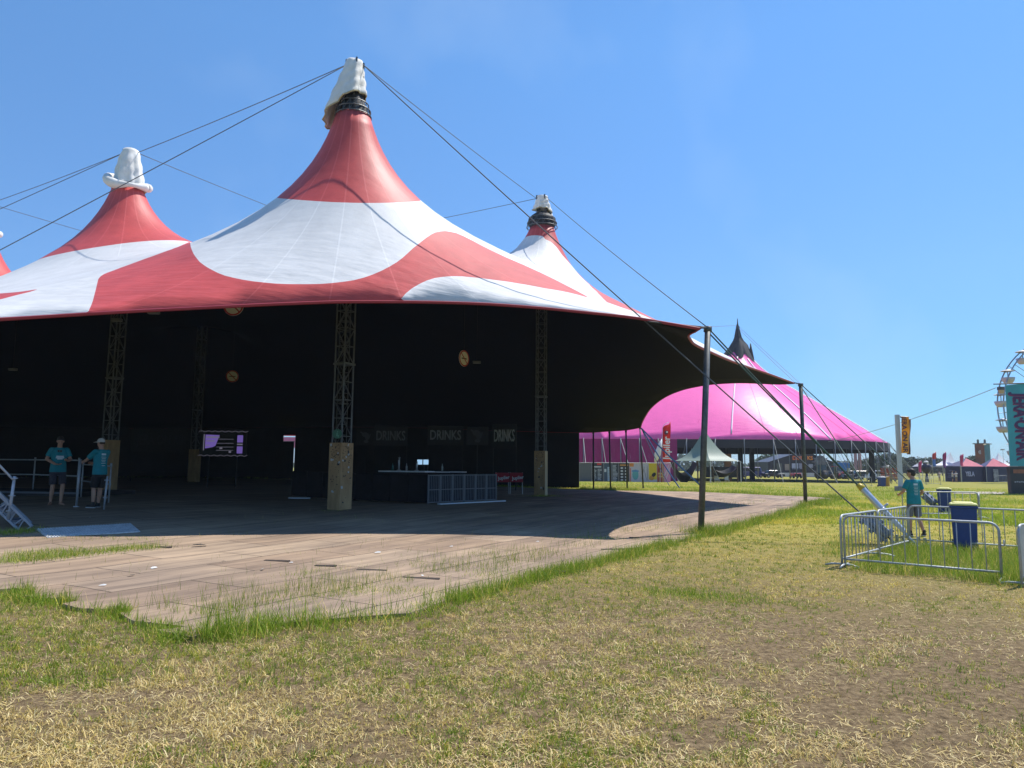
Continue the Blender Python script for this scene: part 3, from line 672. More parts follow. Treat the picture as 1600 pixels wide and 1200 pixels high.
# ------------------------------------------------------------------ people
skin_m = mat('skin', (.46, .25, .17), .55, var=.08, scale=30); hair_d = mat('dark_hair', (.022, .015, .012), .6, var=.4, scale=60)
teal = mat('teal_cotton', (.004, .21, .25), .85, var=.1, scale=12, bump=.25, bscale=9)
def bake(mb, name, m, parent, voxel, smooth=3):
    """fuse overlapping volumes into one continuous skin"""
    me = bpy.data.meshes.new(name); me.from_pydata(mb.v, [], mb.f); o = bpy.data.objects.new(name, me); col.objects.link(o)
    r = o.modifiers.new('r', 'REMESH'); r.mode = 'VOXEL'; r.voxel_size = voxel; r.use_smooth_shade = True
    s = o.modifiers.new('s', 'SMOOTH'); s.iterations = smooth; s.factor = .5
    bpy.context.view_layer.update(); dg = bpy.context.evaluated_depsgraph_get(); me2 = bpy.data.meshes.new_from_object(o.evaluated_get(dg))
    bpy.data.objects.remove(o); bpy.data.meshes.remove(me); me2.materials.clear(); me2.materials.append(m)
    o = bpy.data.objects.new(name, me2); col.objects.link(o); o.parent = parent
    return o
def limb(mb, pts, rs, n=10):
    for (a, b, r0, r1) in zip(pts, pts[1:], rs, rs[1:]): mb.cyl(a, b, r0, r1, n); 
    for p, r in zip(pts, rs): mb.ball(p, r, n, 7)
def loft(mb, secs, n=18):
    vs = []
    for (c, rx, ry) in secs:
        for k in range(n): a = 2*math.pi*k/n; vs.append((c[0]+rx*math.cos(a), c[1]+ry*math.sin(a), c[2]))
    fs = [(i*n+k, i*n+(k+1) % n, (i+1)*n+(k+1) % n, (i+1)*n+k) for i in range(len(secs)-1) for k in range(n)] + [tuple(range(n-1, -1, -1)), tuple(range((len(secs)-1)*n, len(secs)*n))]
    mb.add(vs, fs)
def hand(mb, w, d, palm_n, curl=.5, s=1.0, side=1):
    d = Vector(d).normalized(); nrm = Vector(palm_n); nrm = (nrm-d*nrm.dot(d)).normalized(); t = d.cross(nrm)*side; w = Vector(w)
    mb.ball(w+d*.045*s, (.018*s, .042*s, .05*s), 8, 6, rot=Matrix((nrm, t, d)).transposed())
    for i, (o, L) in enumerate(((-.030, .062), (-.010, .074), (.011, .069), (.030, .052))):
        p = w+d*.085*s+t*o*s; q = p+(d*math.cos(curl*.5)+nrm*math.sin(curl*.5))*L*.5*s; r = q+(d*math.cos(curl*1.3)+nrm*math.sin(curl*1.3))*L*.5*s
        limb(mb, [w+d*.05*s+t*o*.8*s, p, q, r], [.010*s, .0095*s, .009*s, .0075*s], 6)
    p = w+d*.03*s-t*.032*s; q = p+(d*.6-t*.7+nrm*.35).normalized()*.035*s; r = q+(d*.85-t*.3+nrm*.45).normalized()*.03*s
    limb(mb, [w+d*.02*s, p, q, r], [.014*s, .012*s, .010*s, .008*s], 6)
def person(label, pos, heading, H, pose, shirt=teal, shorts=None, hair='short', cap=None, shoes=None, voxel=.008, group=None, bag=False):
    root = thing('person', label, 'person', pos, group); hx, hy = heading; L = math.hypot(hx, hy); hx /= L; hy /= L; S = H/1.80
    root.rotation_euler = (0, 0, math.atan2(-hx, hy)); root.scale = (S, S, S)
    P = {k: Vector(v) for k, v in pose.items()}
    g = lambda k, d: P.get(k, Vector(d))
    an = {1: g('ra', (.10, 0, .085)), -1: g('la', (-.10, 0, .085))}; kn = {1: g('rk', (.10, .03, .49)), -1: g('lk', (-.10, .03, .49))}; hp = {1: Vector((.095, 0, .92)), -1: Vector((-.095, 0, .92))}
    sh = {1: Vector((.172, -.01, 1.435)), -1: Vector((-.172, -.01, 1.435))}; el = {1: g('re', (.25, -.03, 1.17)), -1: g('le', (-.25, -.03, 1.17))}; wr = {1: g('rw', (.26, .05, .93)), -1: g('lw', (-.26, .05, .93))}
    hd = g('head', (0, .035, 1.665)); look = g('look', (0, 1, -.1)).normalized(); lx = look.cross(Vector((0, 0, 1))).normalized(); lz = lx.cross(look); hr = Matrix((lx, look, lz)).transposed()
    b = MB()
    for s in (1, -1):
        limb(b, [hp[s], kn[s].lerp(hp[s], .5), kn[s], kn[s].lerp(an[s], .35)+Vector((0, -.012, 0)), an[s]], [.088, .072, .054, .055, .034])
        tb = an[s]; ft = P.get('rf' if s == 1 else 'lf', Vector((.04*s, 1, 0))).normalized()
        b.ball(tb+Vector((0, 0, -.045))-ft*.02, (.036, .042, .038), 8, 6); limb(b, [tb+Vector((0, 0, -.02)), tb+ft*.10+Vector((0, 0, -.055)), tb+ft*.175+Vector((0, 0, -.066))], [.034, .032, .020], 8)
        limb(b, [sh[s], el[s], el[s].lerp(wr[s], .3), wr[s]], [.054, .040, .041, .027])
        d = (wr[s]-el[s]).normalized(); d = P['rh' if s == 1 else 'lh'].normalized() if ('rh' if s == 1 else 'lh') in P else d
        hand(b, wr[s], d, P.get('rn' if s == 1 else 'ln', Vector((-s, .2, 0))), P['curl'].x if 'curl' in P else .6, 1, s)
    loft(b, [((0, 0, .86), .13, .09), ((0, 0, .95), .155, .105), ((0, .01, 1.1), .135, .095), ((0, .01, 1.3), .165, .11), ((0, -.005, 1.43), .17, .085), ((0, 0, 1.49), .08, .06)])
    limb(b, [Vector((0, -.01, 1.45)), hd+Vector((0, -.02, -.07))], [.062, .055])
    b.ball(hd+hr @ Vector((0, -.012, .022)), (.077, .096, .100), 14, 10, rot=hr); b.ball(hd+hr @ Vector((0, .022, -.052)), (.057, .066, .068), 12, 8, rot=hr)
    limb(b, [hd+hr @ Vector((0, .086, .015)), hd+hr @ Vector((0, .108, -.022))], [.010, .015], 6)
    b.ball(hd+hr @ Vector((0, .082, -.062)), (.026, .012, .010), 8, 5, rot=hr); b.ball(hd+hr @ Vector((0, .070, .034)), (.055, .02, .012), 8, 5, rot=hr)
    for s in (1, -1): b.ball(hd+hr @ Vector((.078*s, -.01, -.005)), (.012, .022, .034), 8, 6, rot=hr)
    bd = bake(b, 'body', skin_m, root, voxel, 4)
    for s in (1, -1): e = MB(); e.ball(hd+hr @ Vector((.031*s, .080, .012)), (.014, .009, .007), 8, 6, rot=hr); e.build('eye', mat('eye_dark', (.05, .035, .03), .3), root, True, world=False)
    t = MB(); loft(t, [((0, .005, .85), .196, .142), ((0, .01, 1.0), .186, .134), ((0, .015, 1.12), .174, .126), ((0, .015, 1.30), .182, .130), ((0, 0, 1.42), .165, .104), ((0, -.005, 1.475), .125, .080), ((0, -.005, 1.50), .078, .068)])
    for s in (1, -1):
        m_ = sh[s].lerp(el[s], .72); limb(t, [sh[s]+Vector((-.03*s, 0, -.005)), sh[s]], [.068, .066]); t.cyl(sh[s], m_, .068, .072, 12)
    so_ = bake(t, 'tshirt', shirt, root, voxel, 3)
    q = MB(); loft(q, [((0, 0, .80), .160, .115), ((0, 0, .90), .158, .118), ((0, 0, 1.0), .15, .11)])
    for s in (1, -1): q.cyl(hp[s]+Vector((0, 0, -.02)), hp[s].lerp(kn[s], .92), .090, .094, 14); q.ball(hp[s]+Vector((-.012*s, 0, 0)), .08, 10, 7)
    bake(q, 'shorts', shorts, root, voxel, 2)
    h = MB()
    if cap:
        h.ball(hd+hr @ Vector((0, -.012, .045)), (.086, .105, .088), 14, 9, rot=hr); hb_ = MB(); 
        co_ = bake(h, 'cap', cap, root, voxel, 2)
        hb_.box(hd+hr @ Vector((0, .135, .045)), (.13, .11, .012), rot=hr @ Matrix.Rotation(-.12, 3, 'X')); bo = hb_.build('cap_peak', cap, root, world=False); bevel(bo, .04, 3)
        bb = MB(); bb.ball(hd+hr @ Vector((0, .045, -.085)), (.052, .055, .050), 12, 8, rot=hr); bb.ball(hd+hr @ Vector((0, -.05, -.0)), (.079, .06, .05), 12, 8, rot=hr); bake(bb, 'beard', mat('brown_beard', (.045, .025, .016), .8), root, voxel, 2)
    else:
        h.ball(hd+hr @ Vector((0, -.022, .05)), (.084, .098, .088), 14, 9, rot=hr); h.ball(hd+hr @ Vector((0, -.045, .0)), (.080, .075, .085), 12, 8, rot=hr); h.ball(hd+hr @ Vector((0, .045, .095)), (.055, .04, .03), 10, 7, rot=hr)
        bake(h, 'hair', hair_d, root, voxel, 2)
    if shoes:
        for s in (1, -1):
            ft = P.get('rf' if s == 1 else 'lf', Vector((.04*s, 1, 0))).normalized(); a = an[s]; k = MB()
            limb(k, [a+Vector((0, 0, .05)), a+Vector((0, 0, -.02)), a+ft*.10+Vector((0, 0, -.042)), a+ft*.19+Vector((0, 0, -.05))], [.042, .047, .044, .034], 10); k.ball(a-ft*.03+Vector((0, 0, -.04)), (.045, .045, .045), 10, 7)
            bs = bake(k, 'shoe', shoes, root, voxel, 2); sole = MB(); yy = Vector((0, 0, 1)); xx = ft.cross(yy).normalized()
            sole.box(a+ft*.075+Vector((0, 0, -.074)), (.084, .285, .026), rot=Matrix((xx, ft, yy)).transposed()); sb = sole.build('sole', mat('white_rubber', (.6, .6, .6), .6), bs, world=False); bevel(sb, .03, 3)
    return root, P
black_cloth = mat('black_cotton', (.012, .012, .014), .9); navy_sh = mat('dark_patterned_cotton', (.018, .020, .030), .9, c2=(.05, .05, .07), scale=30); grey_sh = mat('grey_cotton', (.13, .14, .17), .9, var=.15, scale=14)
blk_shoe = mat('black_canvas_shoe', (.015, .015, .017), .7); print_m = mat('white_print', (.55, .62, .64), .8)
def printing(root, items, back=False):
    """pale print lying a hair above the shirt: (x, z, width, height) in the wearer's frame"""
    y = 1 if not back else -1; mb = MB()
    sh_o = [c for c in root.children if c.name.split('.')[0] == 'tshirt'][0]
    bv = BVHTree.FromPolygons([v.co.copy() for v in sh_o.data.vertices], [tuple(p.vertices) for p in sh_o.data.polygons])
    for (x, z, w, h) in items:
        nx = max(2, int(w/.015)); nz = max(1, int(h/.02)); grid = []
        for j in range(nz+1):
            for i in range(nx+1):
                hit = bv.ray_cast(Vector((x-w/2+w*i/nx, y*.6, z-h/2+h*j/nz)), Vector((0, -y, 0)))[0]
                grid.append((hit + Vector((0, .004*y, 0))) if hit else None)
        for j in range(nz):
            for i in range(nx):
                q = [grid[j*(nx+1)+i], grid[j*(nx+1)+i+1], grid[(j+1)*(nx+1)+i+1], grid[(j+1)*(nx+1)+i]]
                if all(v is not None for v in q): mb.quad(*q)
    if mb.f: mb.build('shirt_print', print_m, sh_o, world=False)
p1 = grd(86, 791); dd = p1.y; h1 = 106*dd/FPX
man1, _ = person('barefoot man in teal T-shirt and dark shorts looking down at his hands by the railing', p1+Vector((0, 0, .045)), (.62, -.78), h1,
    dict(head=(0, .06, 1.655), look=(.15, 1, -.42), re=(.27, -.02, 1.19), rw=(.10, .24, 1.06), rh=(-.9, .35, -.1), rn=(0, -.3, 1), le=(-.26, .06, 1.18), lw=(-.17, .30, 1.15), lh=(.45, .9, .1), ln=(0, 0, 1), rk=(.09, .03, .49), ra=(.11, -.03, .085), rf=(.35, 1, 0), lk=(-.12, .12, .50), la=(-.10, .14, .085), lf=(-.35, 1, 0)),
    shorts=navy_sh)
printing(man1, [(-.01, 1.26, .17, .035), (-.01, 1.225, .19, .03), (-.01, 1.195, .12, .03)])
g_ = MB(); g_.box((.035, .142, 1.40), (.045, .012, .05)); g_.box((-.02, .142, 1.395), (.045, .012, .05)); g_.box((.008, .142, 1.42), (.11, .01, .012)); go = g_.build('sunglasses', mat('black_plastic', (.012, .012, .013), .3), man1, world=False); bevel(go, .005)
p2 = grd(152, 796); h2 = 108*p2.y/FPX
man2, _ = person('man in teal T-shirt, pale cap and black shorts reaching out to grip a steel post', p2+Vector((0, 0, .045)), (-.88, .40), h2,
    dict(head=(0, .05, 1.66), look=(-.05, 1, -.12), le=(-.22, .24, 1.22), lw=(-.14, .47, 1.17), lh=(.1, 1, 0), ln=(.9, 0, .1), re=(.23, .20, 1.21), rw=(.10, .42, 1.14), rh=(-.3, 1, .1), rn=(-.9, 0, .1), lk=(-.10, .06, .49), la=(-.12, .02, .085), rk=(.11, .10, .49), ra=(.12, .16, .085), curl=(1.3, 0, 0)),
    shorts=black_cloth, cap=mat('pale_cap', (.50, .49, .46), .9), shoes=blk_shoe)
printing(man2, [(0, 1.37, .12, .045), (0, 1.30, .14, .012), (0, 1.26, .11, .012), (0, 1.22, .13, .012), (0, 1.18, .10, .012), (0, 1.14, .12, .012), (0, 1.08, .09, .012)], True)
p3 = grd(1431, 838); h3 = 104*p3.y/FPX
man3, _ = person('man in teal T-shirt and grey shorts seen from behind inside the barrier pen', p3, (-.12, 1), h3,
    dict(head=(-.01, .045, 1.655), look=(-.55, 1, -.18), le=(-.27, .03, 1.18), lw=(-.24, .26, 1.08), lh=(.2, 1, .1), ln=(.9, 0, .2), re=(.27, .02, 1.17), rw=(.25, .20, 1.02), rk=(.11, .02, .49), ra=(.17, -.10, .10), rf=(.45, 1, -.1), lk=(-.10, .08, .50), la=(-.11, .05, .085)),
    shorts=grey_sh, shoes=blk_shoe)
printing(man3, [(.0, 1.37, .12, .05), (.0, 1.30, .13, .012), (0, 1.26, .11, .012), (0, 1.22, .13, .012), (0, 1.18, .10, .012), (0, 1.14, .12, .012), (0, 1.10, .10, .012)], True)
# ------------------------------------------------------------------ things under the big roof
def fl(px, Y): x = at(px, 780, Y).x; return Vector((x, Y, gz(x, Y)+.05))
def facing(p):           # unit vectors of an upright plane at p that looks back to the viewing side
    return Vector((1, 0, 0)), Vector((0, 0, 1))
black_m = mat('matt_black', (.012, .012, .014), .7, var=.3, scale=5); grey_txt = mat('grey_lettering', (.32, .32, .33), .8); pale_txt = mat('pale_lettering', (.75, .75, .75), .8)
white_top = mat('white_laminate', (.55, .58, .62), .5, var=.08, scale=6)
# no smoking discs
def nosmoke(px, py, rpx, Y, ry, label):
    c = at(px, py, Y); r = rpx*Y/FPX; t = thing('no_smoking_sign', label, 'sign', c, 'no smoking signs hung from the roof', 0); t.rotation_euler = (0, 0, ry)
    def disc(z, r0, r1, m, nm):
        mb = MB(); n = 32
        vs = [(a*math.cos(2*math.pi*k/n), z, a*math.sin(2*math.pi*k/n)) for a in (r0, r1) for k in range(n)]
        mb.add(vs, [(k, (k+1) % n, n+(k+1) % n, n+k) for k in range(n)]); return mb.build(nm, m, t, world=False)
    d = MB(); d.cyl((0, .012, 0), (0, -.012, 0), r, n=32); d.build('board', mat('cream_board', (.72, .68, .58), .7), t, world=False)
    disc(-.018, r*.82, r*.99, mat('sign_red', (.42, .02, .02), .6), 'red_ring')
    mb = MB(); mb.box((0, -.02, 0), (r*1.7, .006, r*.12), rot=Matrix.Rotation(R(45), 3, 'Y')); mb.build('red_bar', MATS['sign_red'], t, world=False)
    mb = MB(); mb.box((0, -.0155, -.02*r), (r*1.0, .005, r*.13)); mb.build('cigarette', MATS['matt_black'], t, world=False)
    h = bvh.ray_cast(c+Vector((0, 0, r)), Vector((0, 0, 1)))[0]; up = (h.z-c.z) if h else 3
    mb = MB(); mb.cyl((0, 0, r), (0, 0, up-.03), .008, n=4); mb.build('cord', MATS['black_strap'], t, world=False)
nosmoke(365, 478, 16, 27, 0, 'round no smoking sign half hidden by the front eave of the big tent')
nosmoke(363, 588, 9.5, 46, .25, 'small dim round no smoking sign hanging deep inside the dark tent')
nosmoke(725, 560, 13, 33, R(57), 'round no smoking sign turned sideways, hanging between the two nearest masts')

# big drinks banners over the bar at the back
def banner(px0, px1, py0, py1, Y, rz, words, label, m_t, pad=1.35, name='drinks_banner'):
    c = at((px0+px1)/2, (py0+py1)/2, Y); w = (px1-px0)*Y/FPX/max(.3, math.cos(rz)); h = (py1-py0)*Y/FPX; t = thing(name, label, 'banner', c, 'black banners over the back bar'); t.rotation_euler = (0, 0, rz)
    mb = MB(); mb.box((0, 0, 0), (w*1.16, .04, h*2.0)); mb.build('cloth', black_m, t, world=False)
    me = text_mesh(words, h*1.38, font_bold=.012, sx=1, ext=.004); xs = [v.co.x for v in me.vertices]; k = w/(max(xs)-min(xs))
    for v in me.vertices: v.co.x *= k
    me.transform(Matrix.Rotation(R(90), 4, 'X')); me.transform(Matrix.Translation((0, -.026, 0))); me.materials.clear(); me.materials.append(m_t)
    o = bpy.data.objects.new('lettering', me); col.objects.link(o); o.parent = t
    f = gz(c.x, c.y)-c.z; pm = MB()
    pm.cyl((-w*.56, .05, f), (-w*.56, .05, h), .03, n=6); pm.build('post', black_m, t, world=False); pm = MB(); pm.cyl((w*.56, .05, f), (w*.56, .05, h), .03, n=6); pm.build('post', black_m, t, world=False)
    return t
banner(588, 633, 674, 689, 46, 0, 'DRINKS', 'black banner with dull grey DRINKS lettering, left one of three', mat('dull_lettering', (.22, .22, .23), .8))
banner(672, 720, 673, 688, 46, 0, 'DRINKS', 'black banner with dull grey DRINKS lettering beside the pale portrait', grey_txt)
banner(772, 804, 672, 691, 45, R(-28), 'DRINKS', 'black banner with the brightest DRINKS lettering, near the right mast', pale_txt)
def portrait(px, py, Y, s, label):
    t = thing('picture_banner', label, 'banner', at(px, py, Y)); mb = MB(); mb.box((0, 0, 0), (1.5*s, .04, 1.25*s)); mb.build('cloth', black_m, t, world=False)
    for (x, z, rx, rz_, a) in ((-.05, .18, .30, .20, .2), (.08, -.02, .16, .22, -.1), (.02, -.34, .2, .12, 0), (.28, .05, .05, .25, .3), (-.35, .35, .14, .06, .5)):
        m2 = MB(); m2.ball((x*s, -.022, z*s), (rx*s, .006, rz_*s), 14, 8, rot=Matrix.Rotation(a, 3, 'Y')); m2.build('grey_patch', mat('grey_print', (.085, .085, .10), .8), t, world=False)
    m3 = MB(); m3.cyl((0, .05, gz(0, Y)-at(px, py, Y).z), (0, .05, .6*s), .03, n=6); m3.build('post', black_m, t, world=False)
portrait(746, 681, 45.5, .9, 'black banner with a grey abstract face between two drinks banners')
portrait(572, 683, 46.5, .8, 'dim black banner with grey blotches just right of the front mast')

# island bar: dark panels, white tops
def run(a, b, n, hgt_, m, nm, parent, frame_m=None):
    d = (b-a); L = d.length; d.normalize(); nrm = Vector((d.y, -d.x, 0)).normalized(); rot = Matrix((d, -nrm, Vector((0, 0, 1)))).transposed()
    for i in range(n):
        c = a + d*(L*(i+.5)/n); c.z = gz(c.x, c.y)+.05
        mb = MB(); mb.box(c+Vector((0, 0, hgt_/2+.03)), (L/n-.03, .04, hgt_-.06), rot=rot); p = mb.build(nm, m, parent)
        if frame_m:
            fr = MB()
            for s in (-1, 1): fr.box(c+d*(s*(L/n/2-.03))+nrm*.03+Vector((0, 0, hgt_/2)), (.035, .03, hgt_), rot=rot)
            for z in (.06, hgt_*.48, hgt_-.03): fr.box(c+nrm*.032+Vector((0, 0, z)), (L/n-.1, .025, .03), rot=rot)
            for q in range(1, 7): fr.box(c+d*(L/n*(q/7-.5))+nrm*.026+Vector((0, 0, hgt_/2)), (.012, .012, hgt_-.1), rot=rot)
            fr.build('panel_frame', frame_m, p)
bar = thing('island_bar', 'low dark panelled island bar with bright framed panels on its right side', 'bar', fl(640, 29))
cA_, cB_, cC_ = fl(455, 31.5), fl(667, 28.0), fl(775, 31.2)
run(cA_, cB_, 8, 1.12, mat('dark_bar_panel', (.009, .010, .013), .85, var=.4, scale=3, spec=.15), 'bar_panel', bar)
run(cB_, cC_, 6, 1.12, mat('bluish_bar_panel', (.018, .024, .036), .7, var=.5, scale=4, spec=.2), 'bar_panel', bar, mat('bright_frame', (.13, .15, .18), .45, .4))
for a, b in ((fl(598, 29.6), fl(671, 28.6)),):
    mb = MB(); d = (b-a).normalized(); mb.box(a.lerp(b, .5)+Vector((0, 0, 1.22)), ((b-a).length, .7, .05), rz=math.atan2(d.y, d.x)); mb.build('counter_top', white_top, bar)
for px, Y in ((688, 30), (715, 31)):
    mb = MB(); mb.box(fl(px, Y)+Vector((0, 0, 1.2)), (.7, .5, .04)); mb.build('counter_top', white_top, bar)
mb = MB(); a, b = fl(686, 27.6), fl(788, 30.6); d = (b-a).normalized(); mb.box(a.lerp(b, .5)+Vector((0, 0, .03)), ((b-a).length, .16, .05), rz=math.atan2(d.y, d.x))
tag(mb.build('plank', white_top), 'pale plank lying on the floor along the foot of the island bar', 'plank')
mb = MB(); a, b = fl(454, 30.5), fl(482, 30.2); mb.box(a.lerp(b, .5)+Vector((0, 0, .03)), ((b-a).length, .14, .05)); tag(mb.build('plank', white_top), 'short pale plank on the floor left of the front mast', 'plank')
s = thing('monitor', 'pair of glowing pale blue screens on the island bar', 'screen', fl(661, 30)+Vector((0, 0, 1.25))); c = s.location
for px in (656, 665.5):
    q = at(px, 722, 30); mb = MB(); mb.box(q, (.24, .03, .24), rot=Matrix.Rotation(-.1, 3, 'X')); pc = mb.build('casing', black_m, s); mb = MB(); mb.box(q+Vector((0, -.021, 0)), (.21, .004, .20), rot=Matrix.Rotation(-.1, 3, 'X')); mb.build('display', emit('screen_glow.%d' % px, (.30, .50, .72), .9), pc)
mb = MB(); mb.box((c.x, c.y, c.z+.12), (.05, .05, .30)); mb.box((c.x, c.y, c.z+.02), (.3, .2, .03)); mb.build('stand', black_m, s)
def tap(px, Y, h, label):
    t = thing('beer_tap', label, 'beer tap', fl(px, Y)+Vector((0, 0, 1.247))); mb = MB(); mb.lathe((0, 0, 0), [(.0, 0), (.09, 0), (.09, .02), (.035, .05), (.035, h), (.05, h+.02), (.0, h+.05)], 12); mb.build('column', steel, t, True, world=False)
    mb = MB(); mb.tube([(0, 0, h*.8), (0, -.12, h*.82), (0, -.14, h*.6)], .02, 6); mb.build('spout', steel, t, world=False); mb = MB(); mb.cyl((0, -.06, h*.85), (0, -.05, h*1.25), .018, n=6); mb.build('handle', black_m, t, world=False)
tap(622, 29.2, .5, 'taller steel beer tap on the white counter, left of the screens'); tap(650, 29, .34, 'short steel beer tap just left of the glowing screens')
for px, Y, m_, lab in ((612, 29.4, (.02, .12, .10), 'dark green bottle at the left end of the white counter'), (634, 29.1, (.3, .3, .3), 'pale bottle between the two beer taps on the counter'), (690, 30, (.25, .3, .3), 'clear bottle on the small counter right of the screens')):
    mb = MB(); b0 = fl(px, Y)+Vector((0, 0, 1.25)); mb.lathe(b0, [(.0, 0), (.04, 0), (.042, .16), (.016, .22), (.016, .29), (0, .29)], 10); tag(mb.build('bottle', mat('glass%s' % px, m_, .25), None, True), lab, 'bottle')
# red banners on a low rail
for px0, px1, lab in ((774, 795.5, 'left of the two red sponsor banners beside the island bar'), (796.5, 817, 'right of the two red sponsor banners, nearest the right mast')):
    Y = 39; c = at((px0+px1)/2, 746, Y); w = (px1-px0)*Y/FPX; t = thing('red_banner', lab, 'banner', c, 'red banners on the low rail')
    mb = MB(); mb.box((0, 0, 0), (w, .03, .50)); mb.build('cloth', mat('banner_red', (.40, .012, .03), .7), t, world=False)
    me = text_mesh('Jupiler', .24, font_bold=.006, ext=.003); me.transform(Matrix.Translation((.08, -.02, -.02)) @ Matrix.Rotation(R(90), 4, 'X') @ Matrix.Rotation(.12, 4, 'Z')); me.materials.clear(); me.materials.append(pale_txt); o = bpy.data.objects.new('lettering', me); col.objects.link(o); o.parent = t
    f = gz(c.x, Y)-c.z
    for s_ in (-1, 1): mb = MB(); mb.cyl((s_*w*.46, .04, f), (s_*w*.46, .04, .27), .02, n=6); mb.build('post', steel, t, world=False)
# timetable screen
t = thing('timetable_screen', 'wide black timetable screen with glowing purple panels on a stand', 'screen', fl(349, 40)); c = at(349, 693, 40); w = 73*40/FPX; h = 36*40/FPX
mb = MB(); mb.box(c, (w, .08, h)); mb.build('casing', black_m, t); mb = MB()
for s_ in (-1, 1): mb.cyl((c.x+s_*w*.3, 40.05, gz(c.x, 40)), (c.x+s_*w*.3, 40.05, c.z-h/2), .04, n=8)
mb.build('stand', black_m, t)
pur = emit('purple_light', (.22, .14, .55), .42); pale_l = emit('pale_light', (.38, .36, .48), .22); mb = MB(); X0 = c.x-w/2; Z0 = c.z-h/2; yf = 40-.046
def rect(mb, u0, v0, u1, v1, y=yf): mb.box((X0+w*(u0+u1)/2, y, Z0+h*(v0+v1)/2), (w*(u1-u0), .006, h*(v1-v0)))
mb.quad((X0+w*.12, yf, Z0+h*.88), (X0+w*.42, yf, Z0+h*.86), (X0+w*.34, yf, Z0+h*.40), (X0+w*.28, yf, Z0+h*.34), (X0+w*.12, yf, Z0+h*.28)); mb.build('purple_panel', pur, t)
mb = MB(); rect(mb, .80, .55, .92, .86); rect(mb, .80, .08, .92, .38); mb.build('side_panel', pur, t)
mb = MB(); rect(mb, .14, .74, .42, .80, yf-.008); rect(mb, .14, .58, .32, .63, yf-.008); rect(mb, .13, .40, .22, .44, yf-.008); rect(mb, .80, .44, .92, .50, yf-.008); rect(mb, .08, .2, .10, .9); rect(mb, .43, .26, .49, .33); rect(mb, .63, .10, .68, .18)
for v in (.68, .5, .34, .2): rect(mb, .36, v, .72, v+.015)
mb.build('text_line', pale_l, t); mb = MB()
for v in (1.02, -.02): mb.tube([(X0+w*u, yf-.01, Z0+h*(v+.025*math.sin(u*44))) for u in np.linspace(-.03, 1.03, 60)], .012, 4)
mb.build('wavy_border', pale_l, t)
# lettering high on the rear wall
t = thing('stage_banner', 'almost black banner with dark JERA ON AIR lettering hung at the back', 'banner', at(253, 688, 52)); me = text_mesh('JERA ON AIR', 1.0, font_bold=.02, sx=.62); me.transform(Matrix.Translation((0, -.05, 0)) @ Matrix.Rotation(R(90), 4, 'X')); me.materials.clear(); me.materials.append(mat('dim_lettering', (.03, .03, .035), .9)); o = bpy.data.objects.new('lettering', me); col.objects.link(o); o.parent = t
mb = MB(); mb.box((0, 0, 0), (4.4, .05, 1.6)); mb.build('cloth', black_m, t, world=False); mb = MB()
for s_ in (-2.1, 2.1): mb.cyl((s_, .06, .8), (s_, .06, gz(-25, 52)-at(253, 688, 52).z), .03, n=6)
mb.build('post', black_m, t, world=False)
# exit sign on the front mast
t = thing('exit_sign', 'round green emergency sign fixed to the front mast above its boarding', 'sign', at(527, 678, 24.3)); mb = MB(); mb.cyl((0, .02, 0), (0, -.02, 0), .16, n=20); mb.build('plate', mat('exit_green', (.01, .10, .05), .5), t, world=False); mb = MB(); mb.box((0, -.024, -.02), (.05, .006, .12)); mb.ball((.01, -.024, .075), (.025, .004, .025)); mb.box((.04, -.024, -.08), (.03, .006, .09)); mb.build('pictogram', mat('exit_pale', (.06, .22, .13), .6), t, world=False)
# work lights under the roof
for k, (px, py, Y, lab) in enumerate(((60, 492, 27, 'small pale work light under the front eave at far left'), (240, 488, 26, 'small work light under the eave left of the half hidden no smoking sign'), (20, 577, 38, 'faint pale work light hanging at the far left edge'), (745, 566, 36, 'small work light right of the sideways no smoking sign'), (183, 500, 30, 'work light on top of the left mast under the roof'))):
    p = at(px, py, Y); t = thing('work_light', lab, 'lamp', p, 'work lights under the roof'); mb = MB(); mb.box((0, 0, 0), (.4, .2, .12)); o = mb.build('housing', mat('lamp_grey', (.16, .16, .17), .5), t, world=False); bevel(o, .02)
    mb = MB(); mb.box((0, -.02, -.066), (.34, .14, .012)); mb.build('glass', mat('lamp_glass', (.35, .35, .36), .2), t, world=False); hgt_ = bvh.ray_cast(p+Vector((0, 0, .1)), Vector((0, 0, 1)))[0]
    mb = MB(); mb.cyl((0, 0, .06), (0, 0, (hgt_.z-p.z-.03) if hgt_ else 1), .01, n=4); mb.build('cord', MATS['black_strap'], t, world=False)
